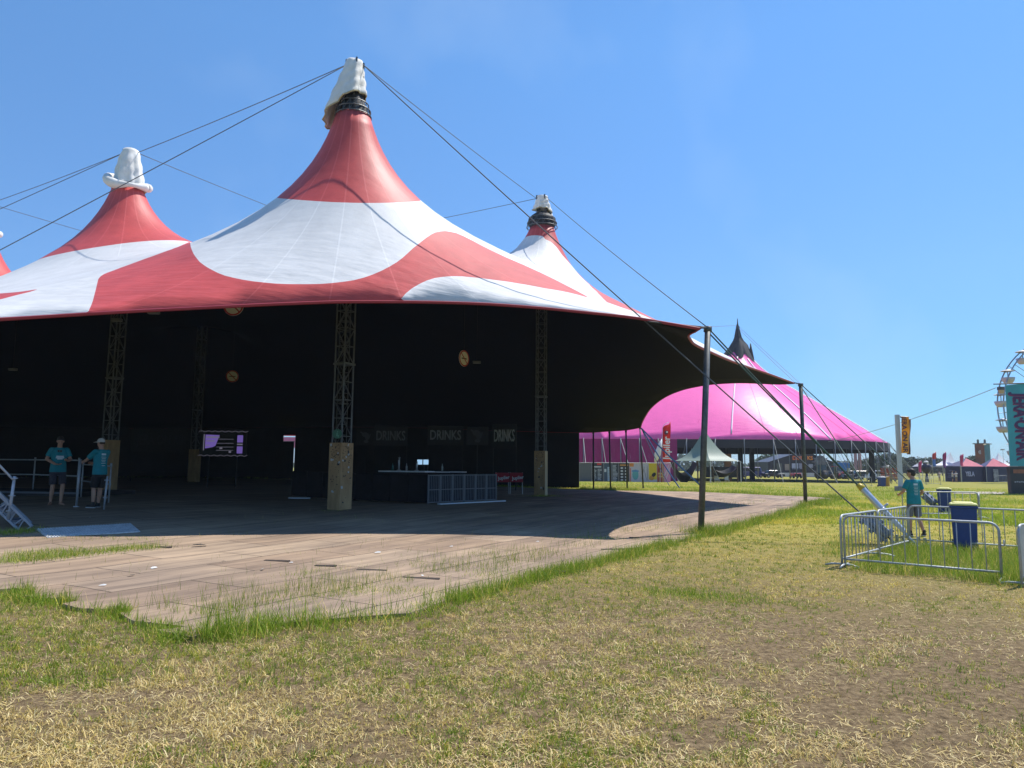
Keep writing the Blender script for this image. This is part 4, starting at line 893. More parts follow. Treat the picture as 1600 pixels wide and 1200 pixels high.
# doorway at the back and what is seen through it
(a, _), (_, b) = door_pts[0], door_pts[-1]; mid = (a+b)/2; g = gz(mid.x, mid.y)
t = thing('doorway_curtain', 'black curtain half closing the bright doorway in the rear wall', 'curtain', (mid.x, mid.y, g)); d = (b-a); d.z = 0; Ld = d.length; d.normalize()
zt = 3.6; mb = MB(); y0 = (731-692)*mid.y/FPX
p0, p1 = at(443, 690, mid.y), at(461, 690, mid.y); lowz = at(452, 690, mid.y).z
mb.box((mid.x-.06*Ld, mid.y-.05, g+(lowz-g)/2), (Ld*.97, .05, lowz-g), rz=math.atan2(d.y, d.x)); mb.build('cloth', MATS['black_wall_cloth'], t); mb = MB(); mb.tube([(a.x, a.y-.05, lowz+.02), (b.x, b.y-.05, lowz+.02)], .03, 6); mb.build('rail', steel, t)
for q, (z0_, z1_, m_, lab, dy) in enumerate(((4.6, 3.5, mat('bright_pink_sheet', (.7, .25, .45), .6), 'pink sheet glimpsed through the doorway behind the dark tent', 9), (4.95, 4.65, mat('bright_red_sheet', (.6, .02, .04), .6), 'red strip of awning glimpsed above the doorway behind the tent', 7))):
    mb = MB(); mb.box((mid.x*(1+dy/mid.y), mid.y+dy, (z0_+z1_)/2), (2.6, .06, z0_-z1_)); 
    for s_ in (-1.2, 1.2): mb.cyl((mid.x*(1+dy/mid.y)+s_, mid.y+dy+.05, 0), (mid.x*(1+dy/mid.y)+s_, mid.y+dy+.05, z0_+.3), .03, n=6)
    tag(mb.build('awning', m_), lab, 'awning')

# ------------------------------------------------------------------ platform, railings, steps at the left
rail_m = mat('scaffold_tube', (.38, .41, .45), .5, .3, var=.2, scale=10)
t = thing('stage_platform', 'low dark stage platform with pale edge behind the two men', 'platform', fl(60, 28)); a, b = fl(-160, 28.4), fl(124, 27.0)
mb = MB(); d = (b-a).normalized(); rz = math.atan2(d.y, d.x); nn_ = Vector((-d.y, d.x, 0)); mb.box(a.lerp(b, .5)+nn_*1.5+Vector((0, 0, .09)), ((b-a).length, 3, .16), rz=rz); mb.build('deck', black_m, t); mb = MB(); mb.box(a.lerp(b, .5)-nn_*.03+Vector((0, 0, .14)), ((b-a).length, .05, .07), rz=rz); mb.build('edge_profile', mat('dull_profile', (.11, .12, .15), .6), t)
def railing(pts, h, label, mid_=True, name='railing', group='tubular railings at the left'):
    t = thing(name, label, 'railing', pts[0], group); up = Vector((0, 0, h))
    for p in pts: mb = MB(); mb.cyl(p, p+up+Vector((0, 0, .05)), .026, n=8); mb.cyl(p+up*.98, p+up+Vector((0, 0, .1)), .034, n=8); mb.cyl(p+up*.5-Vector((0, 0, .03)), p+up*.5+Vector((0, 0, .03)), .038, n=8); mb.build('post', rail_m, t, True)
    for k in ((1.0, .5) if mid_ else (1.0,)):
        mb = MB(); mb.tube([p+up*k for p in pts], .024, 8); mb.build('rail', rail_m, t, True)
    return t
rp = [fl(-170, 30.2), fl(50, 29.4), fl(119, 27.4)]
for p in rp: p.z += .17
railing(rp, 1.18, 'steel tube railing along the platform behind the barefoot man')
r2 = [fl(126, 27.0), fl(170, 24.2)]; railing(r2, 1.2, 'short sloping steel railing reaching towards the man in the cap')
g = grd(162, 799)+Vector((0, 0, .045)); t = thing('steel_post', 'leaning steel post with clamps standing beside the man in the cap', 'post', g); top = at(168, 744, g.y); mb = MB(); mb.cyl(g, top, .028, n=8); mb.build('tube', rail_m, t, True); mb = MB()
mb.cyl(g.lerp(top, .88)+Vector((-.07, 0, 0)), g.lerp(top, .88)+Vector((.07, 0, 0)), .02, n=8); mb.build('clamp', rail_m, t); mb = MB(); mb.cyl(g.lerp(top, .36)+Vector((-.06, 0, 0)), g.lerp(top, .36)+Vector((.06, 0, 0)), .02, n=8); mb.build('clamp', rail_m, t)
g = fl(121.5, p2.y+.2); t = thing('steel_post', 'upright pale steel post gripped by the man in the cap', 'post', fl(120, p2.y+.15)); q0 = t.location; mb = MB(); mb.cyl((0, 0, 0), (.03, 0, 1.45), .034, n=8); mb.build('tube', rail_m, t, True, world=False); mb = MB(); mb.cyl((0, 0, 0), (0, 0, .03), .08, n=10); mb.build('base_plate', rail_m, t, world=False)
# aluminium steps
t = thing('steps', 'aluminium stage steps with lattice stringers coming down at the left edge', 'steps', grd(40, 831)); Ys = grd(40, 831).y; foot = at(44, 829, Ys); head = at(-120, 672, Ys)
for dy in (0, 1):
    mb = MB(); o_ = Vector((-.62, .9, 0))*dy; dn = (head-foot).normalized(); pr = Vector((-dn.z, 0, dn.x)); 
    if pr.z < 0: pr = -pr
    for s_ in (-.13, .13): mb.box(foot.lerp(head, .5)+pr*s_+o_, ((head-foot).length, .05, .05), rot=Matrix((dn, Vector((0, 1, 0)), dn.cross(Vector((0, 1, 0))))).transposed())
    for k in range(26): q = foot.lerp(head, (k+.5)/26); mb.cyl(q-pr*.12+o_, q+pr*.12+o_+dn*(.05 if k % 2 else -.05), .018, n=5)
    mb.build('stringer', mat('blue_grey_alloy', (.30, .33, .38), .55, .1, var=.2), t)
for k in range(8): q = foot.lerp(head, (k+.6)/8); mb = MB(); mb.box(q+Vector((-.36, .46, .04)), (.26, 1.0, .035), rz=.6); mb.build('tread', MATS['dull_profile'], t)
pb_, pt_ = at(13, 812, Ys), at(23, 744, Ys); mb = MB(); mb.cyl(pb_, pt_, .034, n=10)
for k in (.95, .55, .2): q = pb_.lerp(pt_, k); mb.cyl(q-Vector((0, 0, .012)), q+Vector((0, 0, .012)), .075, n=10)
mb.build('post', rail_m, t, True)
for y0_, y1_ in ((750, 727), (789, 766)): mb = MB(); a_ = at(21 if y0_ < 770 else 16, y0_, Ys); b_ = at(-100, y0_-(y0_-y1_)*121/22, Ys); mb.cyl(a_, b_, .026, n=8); mb.build('handrail', rail_m, t, True)
# ribbed ramp plate
t = thing('ramp_plate', 'ribbed metal ramp plate lying on the floor in front of the two men', 'ramp', grd(130, 835)); cs = [grd(*q)+Vector((0, 0, z)) for q, z in (((57, 833), .10), ((204, 824), .10), ((219, 834), .06), ((74, 844), .06))]
mb = MB(); mb.add(cs+[c-Vector((0, 0, .035)) for c in cs], [(0, 3, 2, 1), (4, 5, 6, 7), (0, 1, 5, 4), (1, 2, 6, 5), (2, 3, 7, 6), (3, 0, 4, 7)]); mb.build('plate', mat('ramp_alloy', (.60, .60, .60), .6, .0, var=.25, scale=7), t)
mb = MB()
for k in range(34): u = (k+.5)/34; mb.cyl(cs[0].lerp(cs[1], u)+Vector((0, 0, .006)), cs[3].lerp(cs[2], u)+Vector((0, 0, .006)), .010, n=4)
mb.build('ribs', MATS['ramp_alloy'], t)
# ------------------------------------------------------------------ barriers, bins, towers on the field
bar_m = mat('barrier_zinc', (.40, .42, .43), .55, .35, var=.2, scale=12)
def barrier(a, b, h, label, bars=12, sheet=False, group='crowd control barriers'):
    a, b = Vector(a), Vector(b); d = b-a; L = d.length; d.normalize(); t = thing('crowd_barrier', label, 'barrier', a, group); up = Vector((0, 0, 1)); n = Vector((-d.y, d.x, 0)).normalized(); r = .14
    z0, z1 = .16, h
    def P(x, z): return a+d*x+up*z
    arc = lambda cx, cz, s, e_: [P(cx+r*math.cos(q), cz+r*math.sin(q)) for q in np.linspace(s, e_, 6)]
    mb = MB(); mb.tube([P(0, .0)]+arc(r, z1-r, math.pi, math.pi/2)+arc(L-r, z1-r, math.pi/2, 0)+[P(L, .0)], .021, 8); mb.build('frame', bar_m, t, True)
    mb = MB(); mb.cyl(P(0, z0), P(L, z0), .019, n=8); mb.build('bottom_rail', bar_m, t, True)
    for k in range(1, bars): x = L*k/bars; mb = MB(); mb.cyl(P(x, z0), P(x, z1), .009, n=6); mb.build('bar', bar_m, t, True)
    for x in (0.0, L):
        mb = MB(); mb.tube([P(x, .03)-n*.3, P(x, .06)-n*.18, P(x, .07), P(x, .06)+n*.18, P(x, .03)+n*.3], .018, 6); mb.build('foot', bar_m, t, True)
    mb = MB(); mb.tube([P(L, h*.62), P(L+.06, h*.62), P(L+.06, h*.72)], .012, 6); mb.build('hook', bar_m, t, True)
    if sheet:
        mb = MB(); mb.box(P(L*.09, (z0+z1)/2), (L*.17, .025, z1-z0-.02), rz=math.atan2(d.y, d.x)); mb.build('sheet', mat('zinc_sheet', (.40, .42, .45), .5, .5, var=.15), t)
    return t
q = lambda px, py: grd(px, py)
c0 = q(1316, 887); c1 = q(1566, 910); c2 = q(1404, 853); c2 = Vector((9.3, 17.2, 0)); cm = c0.lerp(c2, .5)
barrier(c0+Vector((.05, -.02, 0)), c1, .95, 'nearest crowd barrier, front side of the pen round the rope anchors')
barrier(c0, cm-Vector((.04, .05, 0)), .95, 'crowd barrier running back from the left front corner of the pen', 11)
barrier(cm, c2, .95, 'crowd barrier behind the corner one on the left side of the pen', 11)
c3 = Vector((9.55, 17.6, 0)); c4 = Vector((11.45, 15.9, 0)); barrier(c3, c4, .95, 'crowd barrier at the back of the pen, between the man and the big blue bin')
barrier(c4+Vector((.05, -.05, 0)), Vector((13.3, 14.2, 0)), .95, 'crowd barrier continuing right behind the big blue bin to the picture edge')
barrier(Vector((7.98, 11.55, 0)), Vector((9.9, 13.2, 0)), .95, 'crowd barrier with a solid grey sheet end at the right picture edge', 12, True)
barrier(at(1411, 800, 28).xy.to_3d(), at(1529, 800, 28).xy.to_3d(), .98, 'farther crowd barrier in front of the second blue bin', 10)
barrier(at(1530, 800, 27.6).xy.to_3d(), at(1531, 800, 25.4).xy.to_3d(), .98, 'crowd barrier seen end on, right of the second blue bin', 10, True)
for k, (x0, x1, Y, lab) in enumerate(((1448, 1470, 92, 'far low crowd barrier on the grass left of the dark tents'), (1424, 1446, 95, 'far low crowd barrier directly behind the yellow banner tower'), (1338, 1362, 80, 'far crowd barrier just right of the end of the pink tent'))):
    barrier(at(x0, 760, Y).xy.to_3d(), at(x1, 760, Y).xy.to_3d(), 1.0, lab, 8)
def bin_(p, h, w, rz, label, lidm, body=(.012, .045, .20)):
    t = thing('wheelie_bin', label, 'bin', p, 'blue wheelie bins', rz); bm_ = mat('blue_bin_plastic', body, .42, var=.12, scale=6)
    mb = MB(); mb.add([(-w*.44, -w*.46, .05), (w*.44, -w*.46, .05), (w*.44, w*.40, .05), (-w*.44, w*.40, .05), (-w*.5, -w*.55, h*.93), (w*.5, -w*.55, h*.93), (w*.5, w*.5, h*.93), (-w*.5, w*.5, h*.93)], [(0, 3, 2, 1), (4, 5, 6, 7), (0, 1, 5, 4), (1, 2, 6, 5), (2, 3, 7, 6), (3, 0, 4, 7)])
    o = mb.build('body', bm_, t, world=False); bevel(o, .03, 3); mb = MB(); mb.box((0, -.025*w, h*.905), (w*1.08, w*1.13, .06)); o2 = mb.build('rim', bm_, o, world=False); bevel(o2, .02)
    mb = MB(); mb.box((0, -.03*w, h*.96), (w*1.10, w*1.16, .05), taper=.93); mb.box((0, -.03*w, h*1.0), (w*.85, w*.9, .03), taper=.8); o3 = mb.build('lid', lidm, t, world=False); bevel(o3, .02, 3)
    for s in (-1, 1): mb = MB(); mb.cyl((s*w*.42, w*.42, .10), (s*w*.50, w*.42, .10), .10, n=16); mb.build('wheel', mat('tyre_black', (.02, .02, .02), .7), t, True, world=False)
    mb = MB(); mb.tube([(-w*.36, w*.5, h*.9), (-w*.36, w*.64, h*.93), (w*.36, w*.64, h*.93), (w*.36, w*.5, h*.9)], .018, 6); mb.build('handle', bm_, t, True, world=False)
yl = mat('pale_yellow_lid', (.62, .58, .16), .45, var=.08)
pb1 = grd(1509, 858); bin_(pb1, 1.07, .52, R(-30), 'nearest big blue wheelie bin with a pale yellow lid behind the front barrier', yl)
bin_(grd(1477, 802), 1.07, .50, R(-34), 'second blue wheelie bin with a yellow lid behind the far barrier', yl)
bin_(grd(1378, 760.5), 1.07, .62, R(5), 'distant blue wheelie bin with a white lid on the grass left of the banner tower', mat('white_lid', (.6, .62, .64), .5))
p = grd(1386, 760); mb = MB(); mb.lathe(p, [(0, .02), (.24, .02), (.27, .05), (.29, 1.0), (.31, 1.02), (.28, 1.06), (0, 1.08)], 16); tag(mb.build('yellow_drum', mat('ochre_plastic', (.42, .24, .06), .5), None, True), 'ochre yellow drum beside the distant blue bin', 'drum')

# yellow banner tower
ft = grd(1406, 767); tw = thing('banner_tower', 'slim grey tower with a yellow banner reading JERA ON AIR', 'tower', ft); Yt = ft.y; topz = at(1405, 648, Yt).z
grey_w = mat('pale_grey_sheeting', (.50, .52, .56), .7, var=.08, scale=2)
mb = MB(); mb.box(ft+Vector((.10, 0, .2)), (.75, .75, .40)); o = mb.build('base_block', mat('concrete_grey', (.22, .22, .23), .85, var=.2), tw); bevel(o, .02)
mb = MB(); mb.box((ft.x+.1, Yt, (topz+.4)/2), (.30, .30, topz-.4)); mb.build('mast', grey_w, tw)
def wavy(px0, px1, py0, py1, Y, m, nm, par, amp, ph=0, nx=12, nz=22, lean=0.0):
    A, B, C, D = at(px0, py0, Y), at(px1, py0, Y), at(px0, py1, Y), at(px1, py1, Y); vs = []; fs = []
    for j in range(nz+1):
        for i in range(nx+1):
            u, v = i/nx, j/nz; p_ = A.lerp(B, u).lerp(C.lerp(D, u), v); w_ = amp*u*(math.sin(v*5+ph+u*3)+.5*math.sin(v*11+ph)); vs.append((p_.x+.35*w_, p_.y+w_, p_.z))
    fs = [(j*(nx+1)+i, j*(nx+1)+i+1, (j+1)*(nx+1)+i+1, (j+1)*(nx+1)+i) for j in range(nz) for i in range(nx)]
    o_ = mesh_obj(nm, vs, fs, m, par, True); s_ = o_.modifiers.new('cloth', 'SOLIDIFY'); s_.thickness = .02; return o_
bn = wavy(1408.5, 1420, 651, 708, Yt-.25, mat('yellow_banner', (.85, .48, .04), .7, var=.12, scale=1.5, trans=.45), 'banner', tw, .22, .6)
wavy(1417, 1422.5, 655, 710, Yt+.1, mat('brown_banner', (.23, .11, .09), .7, c2=(.10, .06, .09), scale=.8), 'rear_banner', tw, .2, 2.2)
mb = MB(); mb.tube([at(1407, 650.5, Yt-.25), at(1421, 651.5, Yt-.25)], .03, 6); mb.build('banner_arm', steel, tw)
c = at(1413.4, 679, Yt-.62); text_obj('lettering', 'JERA ON AIR', .58, mat('ink_purple', (.025, .012, .05), .7), frame(c, (0, 0, -1), (1, 0, 0)), tw, font_bold=.012, ext=.01, spacing=.93)

# teal sign tower at the right edge
sf = grd(1583, 772); Ys = sf.y; st = thing('sign_tower', 'teal sign tower with JERA ON AIR lettering on a black base at right edge', 'sign', sf)
tl, bl = at(1571, 602, Ys), at(1578.5, 728, Ys); W_ = 3.4; teal_b = mat('teal_banner', (.045, .32, .39), .65, var=.14, scale=.7)
mb = MB(); x0, x1 = tl.x+.05, tl.x+W_; 
mb.add([(bl.x, Ys, bl.z), (x1, Ys, bl.z), (x1, Ys+.35, bl.z), (bl.x+.2, Ys+.35, bl.z), (tl.x, Ys, tl.z), (x1+.1, Ys, tl.z+.35), (x1+.1, Ys+.35, tl.z+.35), (tl.x+.2, Ys+.35, tl.z)], [(0, 3, 2, 1), (4, 5, 6, 7), (0, 1, 5, 4), (1, 2, 6, 5), (2, 3, 7, 6), (3, 0, 4, 7)])
mb.build('teal_banner', teal_b, st)
mb = MB(); bx = at(1580, 760, Ys).x; mb.box(((bx+x1)/2, Ys+.2, bl.z/2-.02), (x1-bx, .4, bl.z-.04)); o = mb.build('black_base', mat('black_print', (.022, .020, .024), .6, c2=(.05, .045, .05), scale=.8), st)
mb = MB(); mb.cyl((at(1552, 602, Ys).x, Ys-.05, tl.z+.08), (x1+.6, Ys-.05, tl.z+.25), .05, n=8); mb.build('top_bar', dark_steel, st)
mb = MB(); l0 = at(1563.5, 607, Ys-.05); mb.box(l0, (.36, .36, .26)); mb.build('floodlight', dark_steel, st); mb = MB(); mb.box(l0+Vector((0, -.06, -.26)), (.30, .20, .30), taper=1.1); mb.build('lamp_glass', mat('warm_glass', (.55, .36, .16), .3), st)
cx_ = at(1593, 660, Ys).x+.12
text_obj('lettering', 'JERA·ON·AIR', 1.55, mat('purple_ink', (.055, .022, .10), .7), frame((cx_, Ys-.03, (tl.z+bl.z)/2-.05), (0.0, 0, -1), (1, 0, 0)), st, font_bold=.035, ext=.012, sx=.60)
text_obj('lettering_shadow', 'JERA·ON·AIR', 1.55, mat('magenta_ink', (.20, .02, .10), .7), frame((cx_-.06, Ys-.018, (tl.z+bl.z)/2-.13), (0.0, 0, -1), (1, 0, 0)), st, font_bold=.035, ext=.010, sx=.60)

mb = MB(); mb.box((bx+1.0, Ys-.008, bl.z-.42), (1.5, .012, .30)); mb.build('orange_strip', mat('orange_ink', (.45, .16, .07), .7, c2=(.20, .08, .05), scale=3), st)
mb = MB()
for k in range(9): mb.box((bx+.35+k*.17, Ys-.008, .95+.02*(k % 2)), (.12, .012, .10))
mb.build('small_print', mat('pale_print', (.4, .4, .42), .7), st)

# big wheel
YW = 110.0; cw = at(1678, 638, YW); RW = 115*YW/FPX; wh = thing('ferris_wheel', 'pale blue grey ferris wheel with open round cars, half hidden by the teal sign', 'ferris wheel', (cw.x, YW, 0))
wm = mat('wheel_paint', (.22, .30, .38), .5, .2, var=.1); pale_car = mat('pale_car_paint', (.48, .46, .42), .5, var=.1)
for dy in (-.7, .7):
    mb = MB(); ring = [(cw.x+RW*math.cos(a), YW+dy, cw.z+RW*math.sin(a)) for a in np.linspace(0, 2*math.pi, 73)]; mb.tube(ring, .11, 6); mb.build('rim', wm, wh, True)
    mb = MB()
    for k in range(18): a = 2*math.pi*k/18+.07; mb.cyl((cw.x, YW+dy*1.5, cw.z), (cw.x+RW*math.cos(a), YW+dy, cw.z+RW*math.sin(a)), .05, n=5)
    mb.build('spokes', wm, wh)
mb = MB(); mb.cyl((cw.x, YW-1.6, cw.z), (cw.x, YW+1.6, cw.z), .5, n=16); mb.build('hub', wm, wh)
for sx in (-1, 1):
    for dy in (-1.5, 1.5): mb = MB(); mb.cyl((cw.x+sx*4.5, YW+dy*1.4, 0), (cw.x, YW+dy, cw.z), .18, n=8); mb.build('leg', wm, wh)
for k in range(18):
    a = R(150.5)+2*math.pi*k/18; g = Vector((cw.x+RW*math.cos(a), YW, cw.z+RW*math.sin(a))); mb = MB(); mb.lathe(g+Vector((0, 0, -1.75)), [(0, 0), (.55, 0), (.8, .35), (.95, .85), (.9, .87), (.5, .2)], 14); cr = mb.build('car', pale_car, wh, True)
    mb = MB(); mb.lathe(g+Vector((0, 0, .0)), [(1.0, .1), (.6, .3), (0, .42)], 14); mb.build('car_roof', pale_car, cr, True); mb = MB(); mb.cyl(g+Vector((0, 0, -1.7)), g+Vector((0, 0, .35)), .07, n=6); mb.cyl(g-Vector((0, .7, 0)), g+Vector((0, .7, 0)), .06, n=6); mb.build('stem', wm, cr)

# dark market tents with pink roof faces
navy = mat('navy_canvas', (.020, .024, .075), .7, var=.2, scale=.6); pinkr = mat('rose_canvas', (.50, .10, .14), .6, var=.12, scale=.7); whitec = mat('white_canvas_far', (.72, .72, .73), .6); navy_l = mat('navy_canvas_roof', (.035, .04, .12), .7)
def pyramid(name, label, px_l, px_c, px_r, py_e, apx, apy, Y, dep, mats, walls, group=None, sag_=.0):
    """square tent seen on its front corner: left, front and right eave corners, apex"""
    A = at(px_l, py_e, Y+dep*.5); F_ = at(px_c, py_e, Y); B_ = at(px_r, py_e, Y+dep*.35); K = A+B_-F_; P_ = at(apx, apy, Y+dep*.5); ze = F_.z
    for v in (A, B_, K): v.z = ze
    t = thing(name, label, 'tent', (F_.x, Y, 0), group); 
    for (a, b, m, nm) in ((A, F_, mats[0], 'roof_panel'), (F_, B_, mats[1], 'roof_panel'), (B_, K, mats[0], 'roof_panel'), (K, A, mats[1], 'roof_panel')):
        vs = []; n = 8
        for j in range(n+1):
            v = j/n
            for i in range(n+1):
                u = i/n; e_ = a.lerp(b, u); p_ = e_.lerp(P_, v); p_.z -= sag_*math.sin(math.pi*v)*(P_.z-ze)*.55; vs.append(p_)
        mesh_obj(nm, vs, [(j*(n+1)+i, j*(n+1)+i+1, (j+1)*(n+1)+i+1, (j+1)*(n+1)+i) for j in range(n) for i in range(n)], m, t, True)
    for (a, b) in ((A, F_), (F_, B_)):
        mb = MB(); d = (b-a).normalized(); nn_ = Vector((d.y, -d.x, 0)); mb.quad(a+nn_*.04, b+nn_*.04, b+nn_*.04-Vector((0, 0, .32)), a+nn_*.04-Vector((0, 0, .32))); mb.build('valance', mats[2], t)
        if walls: mb = MB(); mb.quad(a, b, (b.x, b.y, .02), (a.x, a.y, .02)); mb.build('wall', mats[2], t)
    for v in (A, F_, B_, K): mb = MB(); mb.cyl((v.x, v.y, 0), (v.x, v.y, ze), .05, n=6); mb.build('pole', alu, t)
    return t, A, F_, B_
grp = 'row of dark market tents'
t1, A1, F1, B1 = pyramid('market_tent', 'navy market tent with rose roof face, left one of the pair, people at its corner', 1476, 1501.5, 1537, 728.5, 1509.5, 716, 116, 5, (navy_l, pinkr, navy), True, grp)
t2, A2, F2, B2 = pyramid('market_tent', 'navy market tent with rose roof face, right one of the pair, nearest the teal sign', 1527, 1540.5, 1579, 728.7, 1551.5, 716, 117, 5, (navy_l, pinkr, navy), True, grp)
for t_, A_, F_ in ((t1, A1, F1), (t2, A2, F2)):
    mb = MB(); P_ = A_.lerp(F_, .5)+Vector((0, 2.4, 1.05)); a_, b_ = A_.lerp(F_, .22), A_.lerp(F_, .80); mb.quad(a_.lerp(P_, .18)+Vector((0, -.04, .06)), b_.lerp(P_, .18)+Vector((0, -.04, .06)), b_.lerp(P_, .55)+Vector((-.1, -.04, .06)), a_.lerp(P_, .55)+Vector((.1, -.04, .06))); mb.build('pale_patch', mat('pale_blue_print', (.42, .46, .62), .7), t_)
wt = F1.lerp(B1, .36); text_obj('lettering', 'YELA', 1.0, mat('lilac_print', (.42, .42, .62), .8), frame((wt.x, wt.y-.10, 1.25), (B1-F1), (0, 0, 1)), t1, font_bold=.03, ext=.02, sx=.85)
mb = MB(); wt = A1.lerp(F1, .40)
for dz_, w_ in ((1.75, .9), (1.3, 1.5), (1.05, 1.3), (.75, 1.6)): mb.box((wt.x, wt.y-.15, dz_), (w_, .03, .16), rz=math.atan2(F1.y-A1.y, F1.x-A1.x))
mb.build('faint_print', mat('slate_print', (.10, .11, .22), .8), t1)
mb = MB(); wt = F2.lerp(B2, .36); rz_ = math.atan2(B2.y-F2.y, B2.x-F2.x); mb.box((wt.x, wt.y-.12, 1.1), (1.05, .04, 2.0), rz=rz_); po_ = mb.build('poster', mat('grey_poster', (.42, .42, .48), .7, c2=(.08, .08, .12), scale=1.6), t2)
barrier(at(1560, 752, 113).xy.to_3d(), at(1580, 752, 113).xy.to_3d(), 1.1, 'dark far crowd barrier before the right market tent', 9)
pyramid('white_tent', 'white tent with a tall pointed roof behind the left market tent', 1449, 1473, 1502, 727, 1485, 706.5, 124, 6, (whitec, whitec, mat('grey_white_canvas', (.45, .45, .47), .7)), False, 'white pointed tents', .6)
pyramid('white_tent', 'white tent with a tall pointed roof rising behind the right market tent', 1536, 1556, 1590, 727, 1560, 707.5, 126, 6, (whitec, whitec, MATS['grey_white_canvas']), False, 'white pointed tents', .6)
pyramid('grey_tent', 'low grey peaked tent left of the black ball behind the man', 1425, 1436, 1452, 729, 1437, 722.5, 130, 6, (mat('grey_canvas', (.36, .36, .40), .7), MATS['grey_canvas'], navy), False)
p = at(1447.5, 731.5, 112); tb_ = thing('black_balloon', 'big black inflatable ball with a white tip beside the pink flag', 'inflatable', (p.x, p.y, 0)); mb = MB(); mb.ball(p, (.72, .72, .80), 18, 12); mb.build('ball', mat('black_vinyl', (.03, .022, .04), .45), tb_, True); mb = MB(); mb.ball(p+Vector((0, 0, .92)), (.34, .34, .22), 10, 6); mb.build('tip', whitec, tb_, True); mb = MB(); mb.cyl((p.x, p.y, 0), (p.x, p.y, p.z-.7), .3, .12, n=10); mb.build('stand', navy, tb_)
# feather flags
def flag(px, py0, py1, wpx, Y, cols, label, base_y=752, curve=.25):
    P0 = at(px, py0, Y); P1 = at(px, py1, Y); w = wpx*Y/FPX; t = thing('feather_flag', label, 'flag', (P0.x, Y, 0), 'feather flags on the field'); mb = MB(); n = 14; prev = None; vs = []
    H_ = P0.z-P1.z
    for j in range(n+1):
        v = j/n; off = w*.80*max(0, 1-v/curve)**2.2; sl_ = .10*H_*max(0, 1-v/curve)
        vs += [(P0.x-w/2+off+.05*math.sin(v*6), Y+.08*math.sin(v*5), P0.z-H_*v-.35*off), (P0.x+w/2+.05*math.sin(v*6+1)-.06*w*v, Y-.10*math.sin(v*5), P0.z-H_*v+.02*H_*(v < .05))]
    fs = [(2*j, 2*j+1, 2*j+3, 2*j+2) for j in range(n)]; mi = [min(len(cols)-1, int((j+.5)/n*len(cols))) for j in range(n)]
    o_ = mesh_obj('cloth', vs, fs, cols, t, True, mi); s_ = o_.modifiers.new('cloth', 'SOLIDIFY'); s_.thickness = .015
    mb.tube([(P0.x-w/2-.03, Y, 0), (P0.x-w/2-.03, Y, P1.z), (P0.x-w/2-.03, Y, P0.z-H_*curve), (P0.x-w/2+w*.22, Y, P0.z-H_*curve*.35), (P0.x-w/2+w*.85, Y, P0.z+.03)], .025, 6); mb.build('pole', alu, t, True); return t, P0, P1, w
salmon = mat('salmon_cloth', (.62, .10, .09), .6, trans=.4); blue_c = mat('sky_blue_cloth', (.10, .22, .52), .6, trans=.4); mag = mat('magenta_cloth', (.42, .03, .16), .6, trans=.4); purp = mat('purple_cloth', (.14, .04, .22), .6); pink_c = mat('pink_cloth', (.60, .09, .22), .6, trans=.4)
flag(1459, 706, 729, 5.5, 108, [salmon, blue_c], 'feather flag, salmon above and blue below, left of the white pointed tent')
flag(1475, 706, 731, 5, 109, [mag, purp], 'dark magenta and purple feather flag at the left edge of the market tents')
flag(1502, 709, 728, 5, 112, [pink_c], 'pink feather flag in front of the left rose roof')
flag(1437, 720, 738, 4.6, 105, [pink_c], 'small pink feather flag right of the man beyond the pen')

# art tower
at0 = at(1536, 722, 150); ta = thing('art_tower', 'square tower clad in orange brown and teal painted cloth under a roof truss', 'tower', (at0.x, 150, 0)); a_, b_, c_ = at(1522.5, 693, 150), at(1537.5, 693, 148), at(1546.5, 693, 151); zt_ = b_.z
brown = mat('rust_artwork', (.28, .10, .035), .7, c2=(.09, .04, .03), scale=.5); tealw = mat('teal_artwork', (.03, .17, .20), .7, c2=(.015, .08, .11), scale=.6)
for (u, v, m, nm) in ((a_, b_, brown, 'rust_face'), (b_, c_, tealw, 'teal_face'), (c_, Vector((a_.x+c_.x-b_.x, a_.y+c_.y-b_.y, 0)), brown, 'rear_face'), (Vector((a_.x+c_.x-b_.x, a_.y+c_.y-b_.y, 0)), a_, tealw, 'side_face')): mb = MB(); mb.quad((u.x, u.y, 0), (v.x, v.y, 0), (v.x, v.y, zt_), (u.x, u.y, zt_)); mb.build(nm, m, ta)
mb = MB(); mid = a_.lerp(b_, .55); mb.ball((mid.x, mid.y-.12, zt_-1.75), (.5, .06, .42), 12, 8); mb.ball((mid.x+.25, mid.y-.12, zt_-2.0), (.3, .06, .3), 10, 7); mb.build('pale_motif', mat('pale_motif', (.42, .38, .40), .7), ta)
mb = MB(); mb.box((mid.x+.7, mid.y-.10, zt_-.9), (.5, .04, 1.1), rot=Matrix.Rotation(.4, 3, 'Y')); mb.build('orange_motif', mat('orange_motif', (.5, .2, .03), .7), ta)
mb = MB(); mb.cyl((a_.x-.35, a_.y, zt_+.02), (b_.x, b_.y-.1, zt_+.02), .10, n=6); mb.cyl((b_.x, b_.y-.1, zt_+.02), (c_.x+.35, c_.y, zt_+.02), .10, n=6); mb.build('truss', dark_steel, ta)
for px in (1528, 1538.7): q_ = at(px, 690.5, 149); mb = MB(); mb.box(q_, (.28, .28, .5)); mb.ball(q_+Vector((0, 0, .35)), .2, 8, 6); mb.build('hoist', dark_steel, ta)
q_ = at(1538.5, 694.5, 147.6); mb = MB(); mb.ball(q_, (.32, .2, .12), 10, 6); mb.build('lamp', mat('warm_lamp_glass', (.75, .6, .35), .4), ta)
